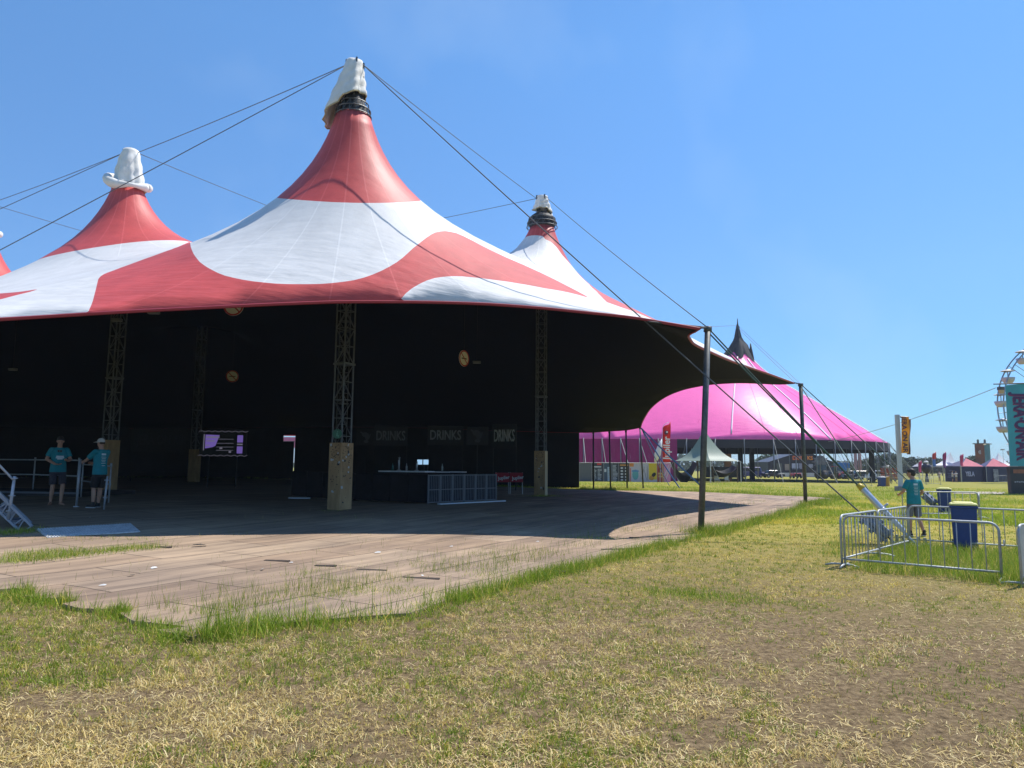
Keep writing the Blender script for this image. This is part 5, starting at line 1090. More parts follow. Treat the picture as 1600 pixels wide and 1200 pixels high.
# mushroom floodlight
q_ = at(1566.5, 702.5, 120); tf = thing('umbrella_light', 'flat grey mushroom shaped light on a thin pole behind the market tents', 'lamp', (q_.x, 120, 0)); mb = MB(); mb.lathe(q_, [(0, -.10), (.32, -.08), (.36, .0), (.22, .09), (0, .13)], 14); mb.build('shade', mat('shade_grey', (.16, .20, .20), .5), tf, True); mb = MB(); mb.cyl((q_.x+.05, 120, 0), (q_.x+.03, 120, q_.z-.08), .03, n=6); mb.build('pole', alu, tf)
# two distant people
wht = mat('white_cotton', (.55, .50, .47), .9); khaki = mat('khaki', (.22, .17, .12), .9)
base = dict(re=(.24, .12, 1.2), rw=(.06, .24, 1.2), le=(-.24, .12, 1.2), lw=(-.06, .24, 1.2))
person('distant person in pale shirt and dark shorts outside the left market tent', (at(1488.5, 751, 113).x, 113, 0), (.8, -.6), 1.78, base, shirt=wht, shorts=mat('dark_shorts', (.06, .05, .05), .9), voxel=.018)
person('distant person in a white top beside the pale shirted person', (at(1494.5, 751, 113.6).x, 113.6, 0), (-.9, -.3), 1.72, base, shirt=mat('offwhite_top', (.62, .60, .58), .9), shorts=khaki, voxel=.018)
# bird
# people far left of the market tents
person('distant person inside the open white tent left of the market tents', (at(1468, 750, 123).x, 123, 0), (.3, -1), 1.7, base, shirt=wht, shorts=khaki, voxel=.02)
# trestle tables and white plates lying about
for (px, py, lab, hh) in ((1452, 745.8, 'low white table in front of the open white tent', .7),):
    g = grd(px, 753); g = Vector((at(px, 750, 104).x, 104, 0)); t = thing('white_table', lab, 'table', g); mb = MB(); mb.box((0, 0, hh), (1.0, .6, .05)); mb.build('table_top', whitec, t, world=False)
    for a_ in (-.45, .45):
        for b_ in (-.25, .25): mb = MB(); mb.cyl((a_, b_, 0), (a_, b_, hh-.02), .02, n=6); mb.build('leg', alu, t, world=False)
mb = MB(); a_, b_ = grd(1505, 770), grd(1570, 770.5); d = (b_-a_); mb.quad(*[Vector((p_.x, p_.y, .035)) for p_ in (grd(1490, 772), grd(1566, 772.5), grd(1572, 769), grd(1492, 768.6))]); o = mb.build('pale_track_mats', mat('pale_mat', (.40, .33, .29), .85, var=.15), None); tag(o, kind='structure')
# ------------------------------------------------------------------ the pink big top
PC1 = at(1155, 600, 115); PC2 = Vector((9.5, 118, 0)); RP = 20.9; ZR = 5.6
pt = thing('pink_big_top', 'very large pink big top tent with a black hood and open black edged sides', 'tent', (PC1.x, PC1.y, 0))
ax = Vector((PC2.x-PC1.x, PC2.y-PC1.y, 0)).normalized(); aP = math.atan2(ax.y, ax.x); capsule = []
for k in range(41): a = aP-math.pi/2-math.pi+math.pi*k/40+math.pi; 
def arcpts(c, a0, a1, n): return [Vector((c.x+RP*math.cos(a), c.y+RP*math.sin(a), ZR)) for a in np.linspace(a0, a1, n)]
capsule = arcpts(PC1, aP+math.pi/2, aP+1.5*math.pi, 48) + arcpts(PC2, aP-math.pi/2, aP+math.pi/2, 48)
prim = []
for a, b in zip(capsule, capsule[1:]+capsule[:1]):
    n = max(1, int((b-a).length/1.2)); prim += [a.lerp(b, i/n) for i in range(n)]
VP, TP = membrane(prim, [(PC1.x, PC1.y, 1.0, 21.5), (PC2.x, PC2.y, 1.0, 21.5)], hs=1.6, c=.05, rmax=12)
f_pink = fabric('pink_canvas', (.90, .16, .44), .30, .07, False); f_pink.node_tree.nodes['Principled BSDF'].inputs['Specular IOR Level'].default_value = .06
pc_ = mesh_obj('canopy', VP, [tuple(int(i) for i in t) for t in TP], [f_pink, f_black], pt, True); s_ = pc_.modifiers.new('cloth', 'SOLIDIFY'); s_.thickness = .06; s_.offset = -1; s_.material_offset = 1
bvp = BVHTree.FromPolygons([tuple(v) for v in VP], [tuple(int(i) for i in t) for t in TP])
def psurf(x, y): h = bvp.ray_cast(Vector((x, y, 60)), Vector((0, 0, -1)))[0]; return h
seam_m = mat('pale_pink_seam', (.80, .66, .74), .6)
for c, a0 in ((PC1, R(-110.7)), (PC2, R(-62.6))):
    for k in range(30):
        a = a0+2*math.pi*k/30; P = []; big = k % 3 == 0
        dv_ = Vector((math.cos(a), math.sin(a), 0)).dot(ax)
        if (c == PC1 and dv_ > .55) or (c == PC2 and dv_ < -.55): continue
        for r in np.linspace(2.5, RP-.1, 26):
            h = psurf(c.x+r*math.cos(a), c.y+r*math.sin(a))
            if h: P.append(h+Vector((0, 0, .02)))
        if len(P) > 4: mb = MB(); mb.tube(P, .12 if big else .02, 4); mb.build('seam', seam_m if big else f_pink, pt, True)
hoodm = mat('black_hood_cloth', (.02, .024, .03), .75, var=.3, scale=.6)
for c, tz in ((PC1, 24.6), (PC2, 24.6)):
    mb = MB(); n = 44; prof = [(.10, tz+.5), (.28, tz-.3), (.58, tz-1.8), (.85, tz-2.4), (1.35, tz-3.05)]; vs = []; rs = random.Random(4)
    for r, z in prof: vs += [(c.x+r*(1+.10*math.sin(3*2*math.pi*k/n+z))*math.cos(2*math.pi*k/n), c.y+r*(1+.1*math.sin(5*2*math.pi*k/n+z))*math.sin(2*math.pi*k/n), z) for k in range(n)]
    for k in range(n):
        a = 2*math.pi*k/n; rr = 1.7+1.3*abs(((k*7/n) % 1)-.5)*2; h = psurf(c.x+rr*math.cos(a), c.y+rr*math.sin(a)); vs.append((c.x+rr*math.cos(a), c.y+rr*math.sin(a), h.z+.08 if h else 19))
    fs = [(j*n+k, j*n+(k+1) % n, (j+1)*n+(k+1) % n, (j+1)*n+k) for j in range(len(prof)) for k in range(n)]
    mesh_obj('hood', vs, fs, hoodm, pt, True); mb = MB(); mb.cyl((c.x, c.y, tz-1), (c.x, c.y, tz+1.3), .22, .05, n=8); mb.build('mast_tip', dark_steel, pt)
    q_ = Vector((c.x+1.9, c.y-.6, 0)); h = psurf(q_.x, q_.y); mb = MB(); mb.cyl((q_.x, q_.y, h.z-.2), (q_.x-.1, q_.y, h.z+2.3), .42, .08, n=8); mb.build('hood_flap', hoodm, pt, True)
    mb = MB(); mb.cyl((c.x, c.y, 0), (c.x, c.y, tz), .3, n=8); mb.build('mast', dark_steel, pt)
# valance and wall
xw = at(1058, 700, 94).x/94; wl = MB(); va = MB(); magw = mat('magenta_wall_cloth', (.30, .014, .13), .7, var=.15, scale=.5)
for a, b in zip(prim, prim[1:]+prim[:1]):
    m_ = (a+b)/2; n_ = Vector((b.y-a.y, a.x-b.x, 0)).normalized()*.05
    if m_.x/m_.y < xw and m_.y < 118:
        for i in range(4):
            u0, u1 = i/4, (i+1)/4; w0 = .07*math.sin(i*1.57+m_.x*3); p_, q_ = a.lerp(b, u0), a.lerp(b, u1); wl.quad((p_.x, p_.y+w0, .02), (q_.x, q_.y+.07*math.sin((i+1)*1.57+m_.x*3), .02), (q_.x, q_.y, ZR-.02), (p_.x, p_.y, ZR-.02))
    else: va.quad((a.x, a.y, ZR-1.15), (b.x, b.y, ZR-1.15), (b.x, b.y, ZR), (a.x, a.y, ZR))
wl.build('side_wall', magw, pt); vo_ = va.build('valance', mat('black_valance', (.022, .02, .03), .7), pt)
gpole = mat('grey_tent_pole', (.24, .25, .28), .5, .4)
acc = 0; last = None; kk = 0
for a, b in zip(prim, prim[1:]+prim[:1]):
    if last is None or (a-last).length > (1.5 if a.x/a.y < xw else 2.5):
        last = a; c = PC1 if (a-PC1).length < (a-PC2).length else PC2; o_ = Vector((a.x-c.x, a.y-c.y, 0)).normalized(); kk += 1
        if a.x < 8 and a.y > 100: continue
        mb = MB(); mb.cyl((a.x+o_.x*.1, a.y+o_.y*.1, 0), (a.x, a.y, ZR+.1), .065, n=6); mb.build('edge_pole', gpole, pt, True)
        if a.y < 125: mb = MB(); s2 = kk % 2; e_ = Vector((a.x+o_.x*(3.4+s2), a.y+o_.y*(3.4+s2), .05)); mb.cyl((a.x, a.y, ZR+.05), e_, .03 if a.x/a.y > xw else .05, n=4); mb.build('guy_rope', rope_l if s2 or a.x/a.y < xw else rope_m, pt)
for px, Y, w_ in ((1157, 104, .55), (1175, 106, .6), (1362.5, 111, .6)):
    x = at(px, 730, Y).x; mb = MB(); mb.box((x, Y, 2.8), (w_, w_, 5.6), taper=.9); mb.build('black_column', black_m, pt)
for (a, b) in ((Vector((PC1.x, PC1.y, 24.8)), Vector((PC2.x, PC2.y, 24.8))), (Vector((PC1.x, PC1.y, 24.8)), at(1366, 700, 112)), (Vector((PC1.x, PC1.y, 24.4)), at(1420, 757, 104)), (at(1285, 692, 97), at(1556, 606, 57))):
    mb = MB(); mb.tube(sag(a, b, .012, 14), .03, 4); mb.build('stay_rope', rope_l, pt, True)
for k in range(4):
    mb = MB(); mb.cyl(at(1363, 692, 111), grd(1393+k*9, 756), .05, n=5); mb.build('guy_rope', mat('dark_rope', (.03, .04, .045), .7), pt)

# small sage green star tent
sage = mat('sage_canvas', (.21, .26, .20), .5, var=.06, scale=.5)
t_s, A_s, F_s, B_s = pyramid('star_tent', 'small sage green star shaped shade tent on thin poles before the pink big top', 1054, 1110, 1157, 720, 1100, 671, 79, 6, (sage, sage, black_m), False, None, .4)
for c in list(t_s.children):
    if c.name.split('.')[0] == 'valance': bpy.data.objects.remove(c)
for c in t_s.children:
    if c.name.split('.')[0] == 'roof_panel':
        for p_ in c.data.polygons: p_.use_smooth = True
for v, dx in ((A_s, -2.4), (B_s, 2.6), (F_s, .9)): mb = MB(); mb.tube([v, (v.x+dx, v.y-1.0, .05)], .025, 4); mb.build('guy_rope', rope_l, t_s)
K_s = A_s+B_s-F_s
def hammock(px0, px1, py_t, py_b, Y, label):
    a, b = at(px0, py_t, Y), at(px1, py_t, Y); t = thing('hanging_net', label, 'hammock', ((a.x+b.x)/2, Y, 0), 'black nets hung in the shade tent'); lo = at((px0+px1)/2, py_b, Y).z; n = 14; vs = []
    for j in range(n+1):
        v = j/n
        for i in range(n+1): u = i/n; e_ = math.sin(math.pi*u)*math.sin(math.pi*v); x = a.x+(b.x-a.x)*u; y = Y+2.2*v; vs.append((x, y, a.z+.3*v-(a.z-lo)*(math.sin(math.pi*u)**.7)*(.55+.45*math.sin(math.pi*v))))
    o_ = mesh_obj('net', vs, [(j*(n+1)+i, j*(n+1)+i+1, (j+1)*(n+1)+i+1, (j+1)*(n+1)+i) for j in range(n) for i in range(n)], black_m, t, True)
    for p_ in (a, b): mb = MB(); mb.cyl((p_.x, p_.y, 0), (p_.x, p_.y, p_.z+.3), .08, n=8); mb.build('wooden_post', mat('brown_post', (.10, .07, .05), .8), t)
hammock(1053, 1090, 724, 758, 82, 'left black hanging net with blue straps beside it in the shade tent'); hammock(1114, 1152, 730, 748, 83, 'right shallower black hanging net under the shade tent')
mb = MB(); a, b = at(1102, 735, 88), at(1150, 735, 88); mb.box(((a.x+b.x)/2, 88, 1.35), (b.x-a.x, .5, 1.3)); o = mb.build('dark_counter', black_m); tag(o, 'dark counter box behind the nets of the sage shade tent', 'counter')
for k, (px, lab) in enumerate(((1120, 'thin pale chair frame left one under the sage shade tent'), (1136, 'thin pale chair frame right one under the sage shade tent'))):
    x = at(px, 745, 85).x; t = thing('chair', lab, 'chair', (x, 85, 0), 'chairs under the shade tent'); mb = MB(); mb.box((0, 0, .45), (.45, .45, .04)); mb.build('seat', alu, t, world=False); mb = MB(); mb.box((0, .22, .72), (.45, .03, .45)); mb.build('backrest', alu, t, world=False)
    for sx in (-.2, .2):
        for sy in (-.2, .2): mb = MB(); mb.cyl((sx, sy, 0), (sx, sy, .44), .018, n=6); mb.build('leg', alu, t, world=False)
# orange post behind the tent
mb = MB(); mb.box((at(1137, 720, 100).x, 100, 1.9), (.9, .5, 3.8)); tag(mb.build('orange_cabinet', mat('orange_board', (.42, .17, .04), .6, c2=(.25, .09, .02), scale=1)), 'tall orange cabinet half hidden behind the sage shade tent', 'cabinet')

# poster fence
YF = 80.0
def poster(px0, px1, bg_, label, paint=None, y0=723.5):
    a, b = at(px0, y0, YF), at(px1, y0, YF); w = b.x-a.x; h = a.z-.12; t = thing('poster_panel', label, 'poster', ((a.x+b.x)/2, YF, 0), 'printed panels on the poster fence'); mb = MB(); mb.box((0, 0, .12+h/2), (w-.02, .04, h)); mb.build('panel', bg_, t, world=False)
    mb = MB(); mb.cyl((-w/2, .05, 0), (-w/2, .05, h+.2), .03, n=6); mb.build('post', steel, t, world=False)
    def R_(u0, v0, u1, v1, m, nm='print', y=-.026): q = MB(); q.box(((u0+u1)/2*w-w/2, y, .12+h*(v0+v1)/2), (w*(u1-u0), .008, h*(v1-v0))); return q.build(nm, m, t, world=False)
    def El(u, v, ru, rv, m, nm='print', a_=0, y=-.028): q = MB(); q.ball((u*w-w/2, y, .12+h*v), (ru*w, .006, rv*h), 12, 8, rot=Matrix.Rotation(a_, 3, 'Y')); return q.build(nm, m, t, world=False)
    if paint: paint(R_, El)
slate = mat('slate_board', (.045, .055, .07), .6); wp = mat('white_ink', (.55, .57, .60), .8); red_p = mat('red_tab', (.55, .06, .05), .7); grey_p = mat('grey_panel', (.12, .125, .13), .7)
def lines(R_, u0, u1, v0, v1, n, m, seed=1):
    r = random.Random(seed)
    for k in range(n): v = v1-(v1-v0)*(k+.5)/n; L_ = (u1-u0)*r.uniform(.55, 1); R_(u0, v-.012, u0+L_, v+.012, m, 'text_line')
poster(905.5, 924, grey_p, 'plain grey panel at the left end of the poster fence')
poster(924.5, 943, slate, 'dark timetable panel with a red tab on top', lambda R_, El: (R_(.45, .90, .82, 1.0, red_p), R_(.08, .78, .8, .84, wp), lines(R_, .08, .42, .08, .72, 10, wp, 1), lines(R_, .5, .85, .12, .72, 9, wp, 2)))
poster(943.5, 956, mat('blue_slate', (.06, .09, .13), .6), 'blue grey timetable panel with a pale column', lambda R_, El: (R_(.45, .1, .85, .8, mat('ice_print', (.42, .52, .62), .8)), R_(.05, .55, .3, .7, wp), lines(R_, .5, .8, .15, .75, 7, slate, 3)))
poster(956.5, 966.5, slate, 'narrow dark panel with a full column of white lines', lambda R_, El: lines(R_, .1, .9, .05, .92, 13, wp, 4))
poster(967, 983, mat('charcoal_panel', (.035, .035, .04), .6), 'charcoal panel with an orange heading and rows of white logos', lambda R_, El: (R_(.1, .86, .9, .93, mat('orange_head', (.55, .26, .06), .7)), [El(.28, .75-.15*k, .13, .045, wp) for k in range(5)], [El(.70, .75-.15*k, .13, .04, wp) for k in range(5)]))
whp = mat('pale_lilac_panel', (.48, .46, .52), .7)
poster(983.5, 1000, whp, 'pale panel with a blue green figure and an orange corner', lambda R_, El: (R_(.0, .82, .4, 1.0, mat('orange_corner', (.60, .22, .05), .7)), El(.55, .42, .30, .26, mat('teal_print', (.12, .36, .38), .7)), El(.55, .60, .36, .06, mat('blue_print', (.10, .25, .45), .7)), R_(.02, .0, .14, .75, mat('coral_print', (.55, .2, .18), .7))))
poster(1000.5, 1013, whp, 'pale panel with faint grey strokes', lambda R_, El: (El(.3, .5, .05, .35, mat('mid_grey_print', (.25, .24, .27), .7), a_=.25), El(.62, .4, .05, .3, MATS['mid_grey_print'], a_=-.2), El(.85, .5, .06, .4, MATS['mid_grey_print'])))
poster(1013.5, 1026, mat('yellow_panel', (.62, .46, .03), .7), 'bright yellow panel with a black curved shape', lambda R_, El: (El(.62, .42, .22, .13, black_m, a_=.7), El(.35, .25, .3, .12, mat('ochre_print', (.5, .25, .03), .7)), R_(0, 0, 1, .18, whp)))
poster(1026.5, 1037, mat('rust_panel', (.34, .07, .06), .7), 'red panel with pale yellow bands', lambda R_, El: (El(.5, .66, .33, .14, mat('dark_red_print', (.22, .02, .02), .7)), R_(.15, .44, .85, .52, mat('straw_print', (.50, .34, .12), .7)), R_(.2, .30, .8, .38, MATS['straw_print'])))
poster(1037.5, 1047.5, mat('pink_panel', (.58, .24, .42), .7), 'pink panel with white scribbles at the right end of the fence', lambda R_, El: (El(.35, .6, .07, .38, wp, a_=.4), El(.6, .5, .06, .35, wp, a_=.35), El(.8, .7, .05, .22, wp, a_=.5)))
mb = MB(); mb.cyl(at(905, 723, YF-.08), at(1048, 723.5, YF-.08), .03, n=6); tag(mb.build('fence_rail', steel), 'thin steel rail along the top of the poster fence', 'rail')
# red beach flag and furled white one
Yb = 74.0; tf, P0, P1, w = flag(1041, 660, 722, 12, Yb, [mat('flag_red', (.75, .04, .03), .6, trans=.4)], 'tall red feather flag with white lettering in front of the pink big top', curve=.16)
c = at(1042, 700, Yb-.32); text_obj('lettering', 'Jupiler', .95, mat('flag_white', (.75, .75, .75), .7), frame(c, (0.03, 0, 1), (-1, 0, 0)), tf, font_bold=.02, ext=.01, sx=.95)
mb = MB(); q_ = at(1041, 676, Yb-.30); mb.ball(q_, (.20, .015, .22), 12, 8); e_o = mb.build('emblem', mat('emblem_dark', (.10, .03, .06), .6), tf, True); mb = MB(); mb.ball(q_+Vector((.07, -.02, .05)), (.10, .012, .09), 10, 6); mb.build('emblem_highlight', MATS['flag_white'], e_o, True)
a, b = at(1034, 686, Yb+3), at(1024, 722, Yb+3); g = grd(1031, 757); t = thing('furled_flag', 'furled white flag on a slanting pole left of the red feather flag', 'flag', (at(1031, 757, Yb+3).x, Yb+3, 0)); mb = MB(); mb.tube([a, a.lerp(b, .3), a.lerp(b, .65), b], [.05, .22, .34, .12], 8); mb.build('cloth', whitec, t, True); mb = MB(); mb.tube([a+Vector((0, .1, .2)), at(1031, 757, Yb+3)*1.0], .04, 6); mb.build('pole', steel, t)

# ------------------------------------------------------------------ beyond the pink tent
YB = 172.0
def bb(px, py): return at(px, py, YB)
L_, Rr, Pk = bb(1200, 722), bb(1301, 722), bb(1256, 704.5); t = thing('bar_tent', 'black gabled bar tent with orange lettering seen under the pink big top', 'tent', ((L_.x+Rr.x)/2, YB, 0)); dep = 10
mb = MB(); P = [Vector((L_.x, YB, 0)), Vector((Rr.x, YB, 0)), Vector((Rr.x, YB, Rr.z)), Vector((Pk.x, YB, Pk.z)), Vector((L_.x, YB, L_.z))]; Q = [p_+Vector((0, dep, 0)) for p_ in P]; n = 5; mb.add(P+Q, [(0, 1, 2, 3, 4), (9, 8, 7, 6, 5)]+[(i, 5+i, 5+(i+1) % 5, (i+1) % 5) for i in (1, 4)]); mb.build('wall', mat('black_pvc', (.02, .02, .028), .6, var=.3, scale=.4), t)
mb = MB()
for a_, b_ in ((P[4], P[3]), (P[3], P[2])): d = (b_-a_); mb.add([a_+Vector((0, -.3, .05)), b_+Vector((0, -.3, .05)), b_+Vector((0, dep, .05)), a_+Vector((0, dep, .05))], [(0, 1, 2, 3)])
mb.build('roof', mat('slate_pvc', (.05, .05, .065), .5), t)
for i_, (w_, px, c_) in enumerate((('DRIN', 1247, (.75, .16, .03)), ('KS', 1265, (.75, .25, .02)))): text_obj('lettering', w_, 1.25, mat('orange_paint%d' % i_, c_, .6), frame(bb(px, 716)+Vector((0, -.2, 0)), (1, 0, 0), (0, 0, 1)), t, font_bold=.04, ext=.03, sx=.95)
mb = MB(); c = bb(1281, 722)+Vector((0, -.35, 0)); mb.ball(c, (1.5, .12, 1.6), 16, 10)
for k in range(12): a_ = 2*math.pi*k/12; mb.cyl(c+Vector((1.2*math.cos(a_), 0, 1.2*math.sin(a_))), c+Vector((2.2*math.cos(a_), 0, 2.2*math.sin(a_))), .22, .03, n=5)
mb.build('grey_emblem', mat('grey_art', (.20, .21, .22), .7, c2=(.06, .06, .065), scale=1.2), t)
for px0, px1, py0, py1, c_ in ((1213, 1222, 724, 736, (.10, .11, .08)), (1226, 1233, 725, 735, (.30, .24, .18)), (1237, 1247, 724, 733, (.42, .44, .52)), (1248, 1254, 724, 733, (.28, .28, .34)), (1263, 1270, 725, 731, (.30, .31, .36))):
    a_, b_ = bb(px0, py0), bb(px1, py1); mb = MB(); mb.box(((a_.x+b_.x)/2, YB-.08, (a_.z+b_.z)/2), (b_.x-a_.x, .1, a_.z-b_.z)); mb.build('window', mat('bar_pane%d' % px0, c_, .5, var=.3, scale=1), t)
mb = MB(); a_, b_ = bb(1212, 739), bb(1285, 744); mb.box(((a_.x+b_.x)/2, YB-3, .5), (b_.x-a_.x, .6, .9)); tag(mb.build('white_bench', mat('white_bench_paint', (.45, .46, .50), .6)), 'long low white counter in front of the black bar tent', 'counter')
def car(px, Y, L, H, col_, label, rz=0, cat='car', name='parked_car', van=False):
    x = at(px, 740, Y).x; t = thing(name, label, cat, (x, Y, 0), None, rz); m = mat('paint_'+name+str(int(px)), col_, .3, .2, coat=.4); W = 1.75; gl = mat('car_glass', (.03, .04, .05), .1)
    mb = MB(); mb.box((0, 0, .30+.20*H), (L, W, .40*H), taper=.97); o = mb.build('body', m, t, world=False); bevel(o, .08, 3)
    mb = MB(); cw_ = L*(.86 if van else .56); mb.box((-L*.05, 0, .30+.40*H+.24*H), (cw_, W*.92, .46*H), taper=.88 if van else .74); o = mb.build('cabin', m, t, world=False); bevel(o, .08, 3)
    for s in (-1, 1): mb = MB(); mb.box((-L*.05, s*(W*.425), .30+.40*H+.24*H), (cw_*.80, .10, .28*H)); mb.build('side_window', gl, t, world=False)
    for s in (-1, 1):
        for u in (-.32, .32):
            mb = MB(); mb.cyl((u*L, s*W*.40, .33), (u*L, s*W*.52, .33), .33, n=16); w_ = mb.build('wheel', MATS['tyre_black'], t, True, world=False); mb = MB(); mb.cyl((u*L, s*W*.525, .33), (u*L, s*W*.53, .33), .18, n=12); mb.build('rim', alu, w_, True, world=False)
    for s in (-1, 1): mb = MB(); mb.ball((L*.49, s*W*.36, .62), (.06, .14, .09), 8, 6); mb.build('headlight', mat('lamp_white', (.7, .7, .7), .2), t, True, world=False)
car(1372, 128, 4.4, 1.6, (.55, .58, .62), 'silver white car parked right of the end of the pink big top', .3)
car(1346, 135, 4.5, 1.5, (.02, .02, .03), 'black car seen under the right end of the pink big top', -.1)
car(1332, 138, 4.4, 1.5, (.05, .05, .06), 'dark grey car just left of the black car behind the pink tent', .1)
car(1174, 150, 5.2, 2.1, (.04, .04, .16), 'dark blue van far behind the left legs of the pink big top', .05, 'van', 'parked_van', True)
car(1208, 148, 4.3, 1.4, (.03, .03, .02), 'low black car with yellow top left of the red buggy', .1)
# red buggy
x = at(1243, 740, 142).x; t = thing('red_buggy', 'small red utility buggy with a roof under the pink big top', 'buggy', (x, 142, 0)); redp = mat('buggy_red', (.55, .05, .05), .4)
mb = MB(); mb.box((0, 0, .75), (1.5, 2.4, .55), taper=.9); o = mb.build('body', redp, t, world=False); bevel(o, .08); mb = MB(); mb.box((0, .2, 1.95), (1.4, 1.6, .08)); mb.build('roof', black_m, t, world=False); mb = MB(); mb.box((0, -1.2, .6), (1.2, .1, .5)); mb.build('grille', black_m, t, world=False)
for sx in (-.65, .65):
    for sy in (-.6, .95): mb = MB(); mb.cyl((sx, sy, 1.0), (sx, sy, 1.95), .035, n=6); mb.build('roof_post', black_m, t, world=False)
    for sy in (-.8, .85): mb = MB(); mb.cyl((sx*.9, sy, .35), (sx*1.25, sy, .35), .35, n=14); mb.build('wheel', MATS['tyre_black'], t, True, world=False)
def tractor(px, Y, col_, label, s=1.0):
    x = at(px, 740, Y).x; t = thing('tractor', label, 'tractor', (x, Y, 0), None, .4); t.scale = (s, s, s); m = mat('tractor_'+str(int(px)), col_, .4); mb = MB(); mb.box((.7, 0, 1.2), (1.9, .8, .8), taper=.9); o = mb.build('bonnet', m, t, world=False); bevel(o, .08)
    mb = MB(); mb.box((-.6, 0, 2.0), (1.3, 1.3, 1.5), taper=.88); o = mb.build('cab', mat('car_glass', (.03, .04, .05), .1), t, world=False); mb = MB(); mb.box((-.6, 0, 2.8), (1.4, 1.4, .14)); mb.build('cab_roof', m, t, world=False)
    for sy in (-1, 1):
        for u, r in ((-.75, .85), (1.2, .5)): mb = MB(); mb.cyl((u, sy*.65, r), (u, sy*1.05, r), r, n=18); w_ = mb.build('wheel', MATS['tyre_black'], t, True, world=False); mb = MB(); mb.cyl((u, sy*1.06, r), (u, sy*1.07, r), r*.5, n=14); mb.build('rim', m, w_, True, world=False)
    mb = MB(); mb.cyl((1.2, .2, 1.5), (1.2, .2, 2.5), .05, n=6); mb.build('exhaust', black_m, t, world=False)
tractor(1288, 138, (.05, .055, .07), 'dark tractor with big black wheels behind the right pink tent pole', .95)
tractor(1310, 140, (.45, .03, .04), 'red tractor parked right of the dark tractor behind the pink tent', .85)
x = at(1315, 727, 150).x; mb = MB(); mb.box((x, 150, 2.4), (2.3, 2.4, 1.6)); mb.box((x, 150, .95), (2.2, 2.2, 1.2)); o = mb.build('blue_container', mat('container_blue', (.02, .16, .46), .5, var=.15)); bevel(o, .06); tag(o, 'bright blue container above the red tractor behind the pink tent', 'container')
g = Vector((at(1326, 734, 125).x, 125, 0)); t = thing('white_sign', 'small white sign board on a post right of the red tractor', 'sign', g); mb = MB(); mb.box((0, 0, 1.75), (.5, .05, .6)); mb.build('board', whitec, t, world=False); mb = MB(); mb.cyl((0, .05, 0), (0, .05, 1.8), .03, n=6); mb.build('post', steel, t, world=False)
# pinkish truss tower under the far rim
for k, (px, lab) in enumerate(((1337, 'left pinkish banner column seen under the right end of the pink tent'), (1343.5, 'right pinkish banner column seen under the right end of the pink tent'))):
    a_, b_ = at(px-2.6, 704, 145), at(px+2.6, 745, 145); mb = MB(); mb.box(((a_.x+b_.x)/2, 145, a_.z/2), (b_.x-a_.x, .5, a_.z)); tag(mb.build('banner_column', mat('dusty_pink%d' % k, ((.36, .24, .27), (.42, .26, .26))[k], .7, var=.2, scale=.5)), lab, 'banner', 'pinkish banner columns')
# orange red crates stacked in a long row
crm = mat('orange_red_crate', (.48, .10, .05), .6, var=.2, scale=1.5); proto = None; i = 0
for k in range(6):
    for j in range(2):
        px = 1379.5+k*5; c = at(px, 740, 118); pos = (c.x, 118+.15*(k % 2), .35+j*.92)
        if proto is None:
            mb = MB(); w = .46
            for z in (0, .28, .56): mb.box((0, 0, z+.14), (.50*1.0, .48, .20))
            for sx in (-1, 1):
                for sy in (-1, 1): mb.box((sx*.235, sy*.225, .42), (.05, .05, .86))
            proto = mb.build('crate', crm, None, loc=(0, 0, 0)); o = proto
        else: o = proto.copy(); col.objects.link(o)
        o.location = pos; tag(o, 'orange red slatted crate, one of the far row left of the banner tower', 'crate', 'orange red crates in the far row')
    if j: pass
a_, b_ = at(1377, 745, 118), at(1407, 745, 118); t = thing('flat_trailer', 'low trailer carrying the row of orange red crates', 'trailer', ((a_.x+b_.x)/2, 118, 0)); mb = MB(); mb.box((0, 0, .28), (b_.x-a_.x, 1.0, .12)); mb.build('bed', black_m, t, world=False)
for u in (-1, -.3, .4, 1.1): mb = MB(); mb.cyl((u, -.45, .16), (u, -.60, .16), .16, n=12); mb.build('wheel', MATS['tyre_black'], t, world=False)
mb = MB(); mb.tube([at(1379, 730.5, 118)+Vector((0, 0, .05)), at(1384, 729.6, 118), at(1389, 729.4, 118), at(1393, 730.6, 118)], [.1, .2, .22, .1], 8); tag(mb.build('white_bundle', whitec, None, True), 'white sheeting bundle on top of the orange red crates', 'sheeting')

# ------------------------------------------------------------------ trees
leafm = bpy.data.materials.new('foliage'); leafm.use_nodes = True; _t = leafm.node_tree; _b = _t.nodes['Principled BSDF']; _b.inputs['Roughness'].default_value = .7; _b.inputs['Specular IOR Level'].default_value = .2
_oi = _t.nodes.new('ShaderNodeObjectInfo'); _g = _t.nodes.new('ShaderNodeNewGeometry'); _rmp = _t.nodes.new('ShaderNodeValToRGB'); _rmp.color_ramp.elements[0].color = (.022, .045, .016, 1); _rmp.color_ramp.elements[1].color = (.075, .105, .035, 1)
_t.links.new(_g.outputs['Random Per Island'], _rmp.inputs[0]); _hs = _t.nodes.new('ShaderNodeHueSaturation'); _mm = _t.nodes.new('ShaderNodeMath'); _mm.operation = 'MULTIPLY_ADD'; _mm.inputs[1].default_value = .5; _mm.inputs[2].default_value = .75; _t.links.new(_oi.outputs['Random'], _mm.inputs[0]); _t.links.new(_mm.outputs[0], _hs.inputs['Value']); _t.links.new(_rmp.outputs[0], _hs.inputs['Color']); _t.links.new(_hs.outputs[0], _b.inputs['Base Color'])
bark = mat('bark', (.09, .065, .045), .9, var=.3)
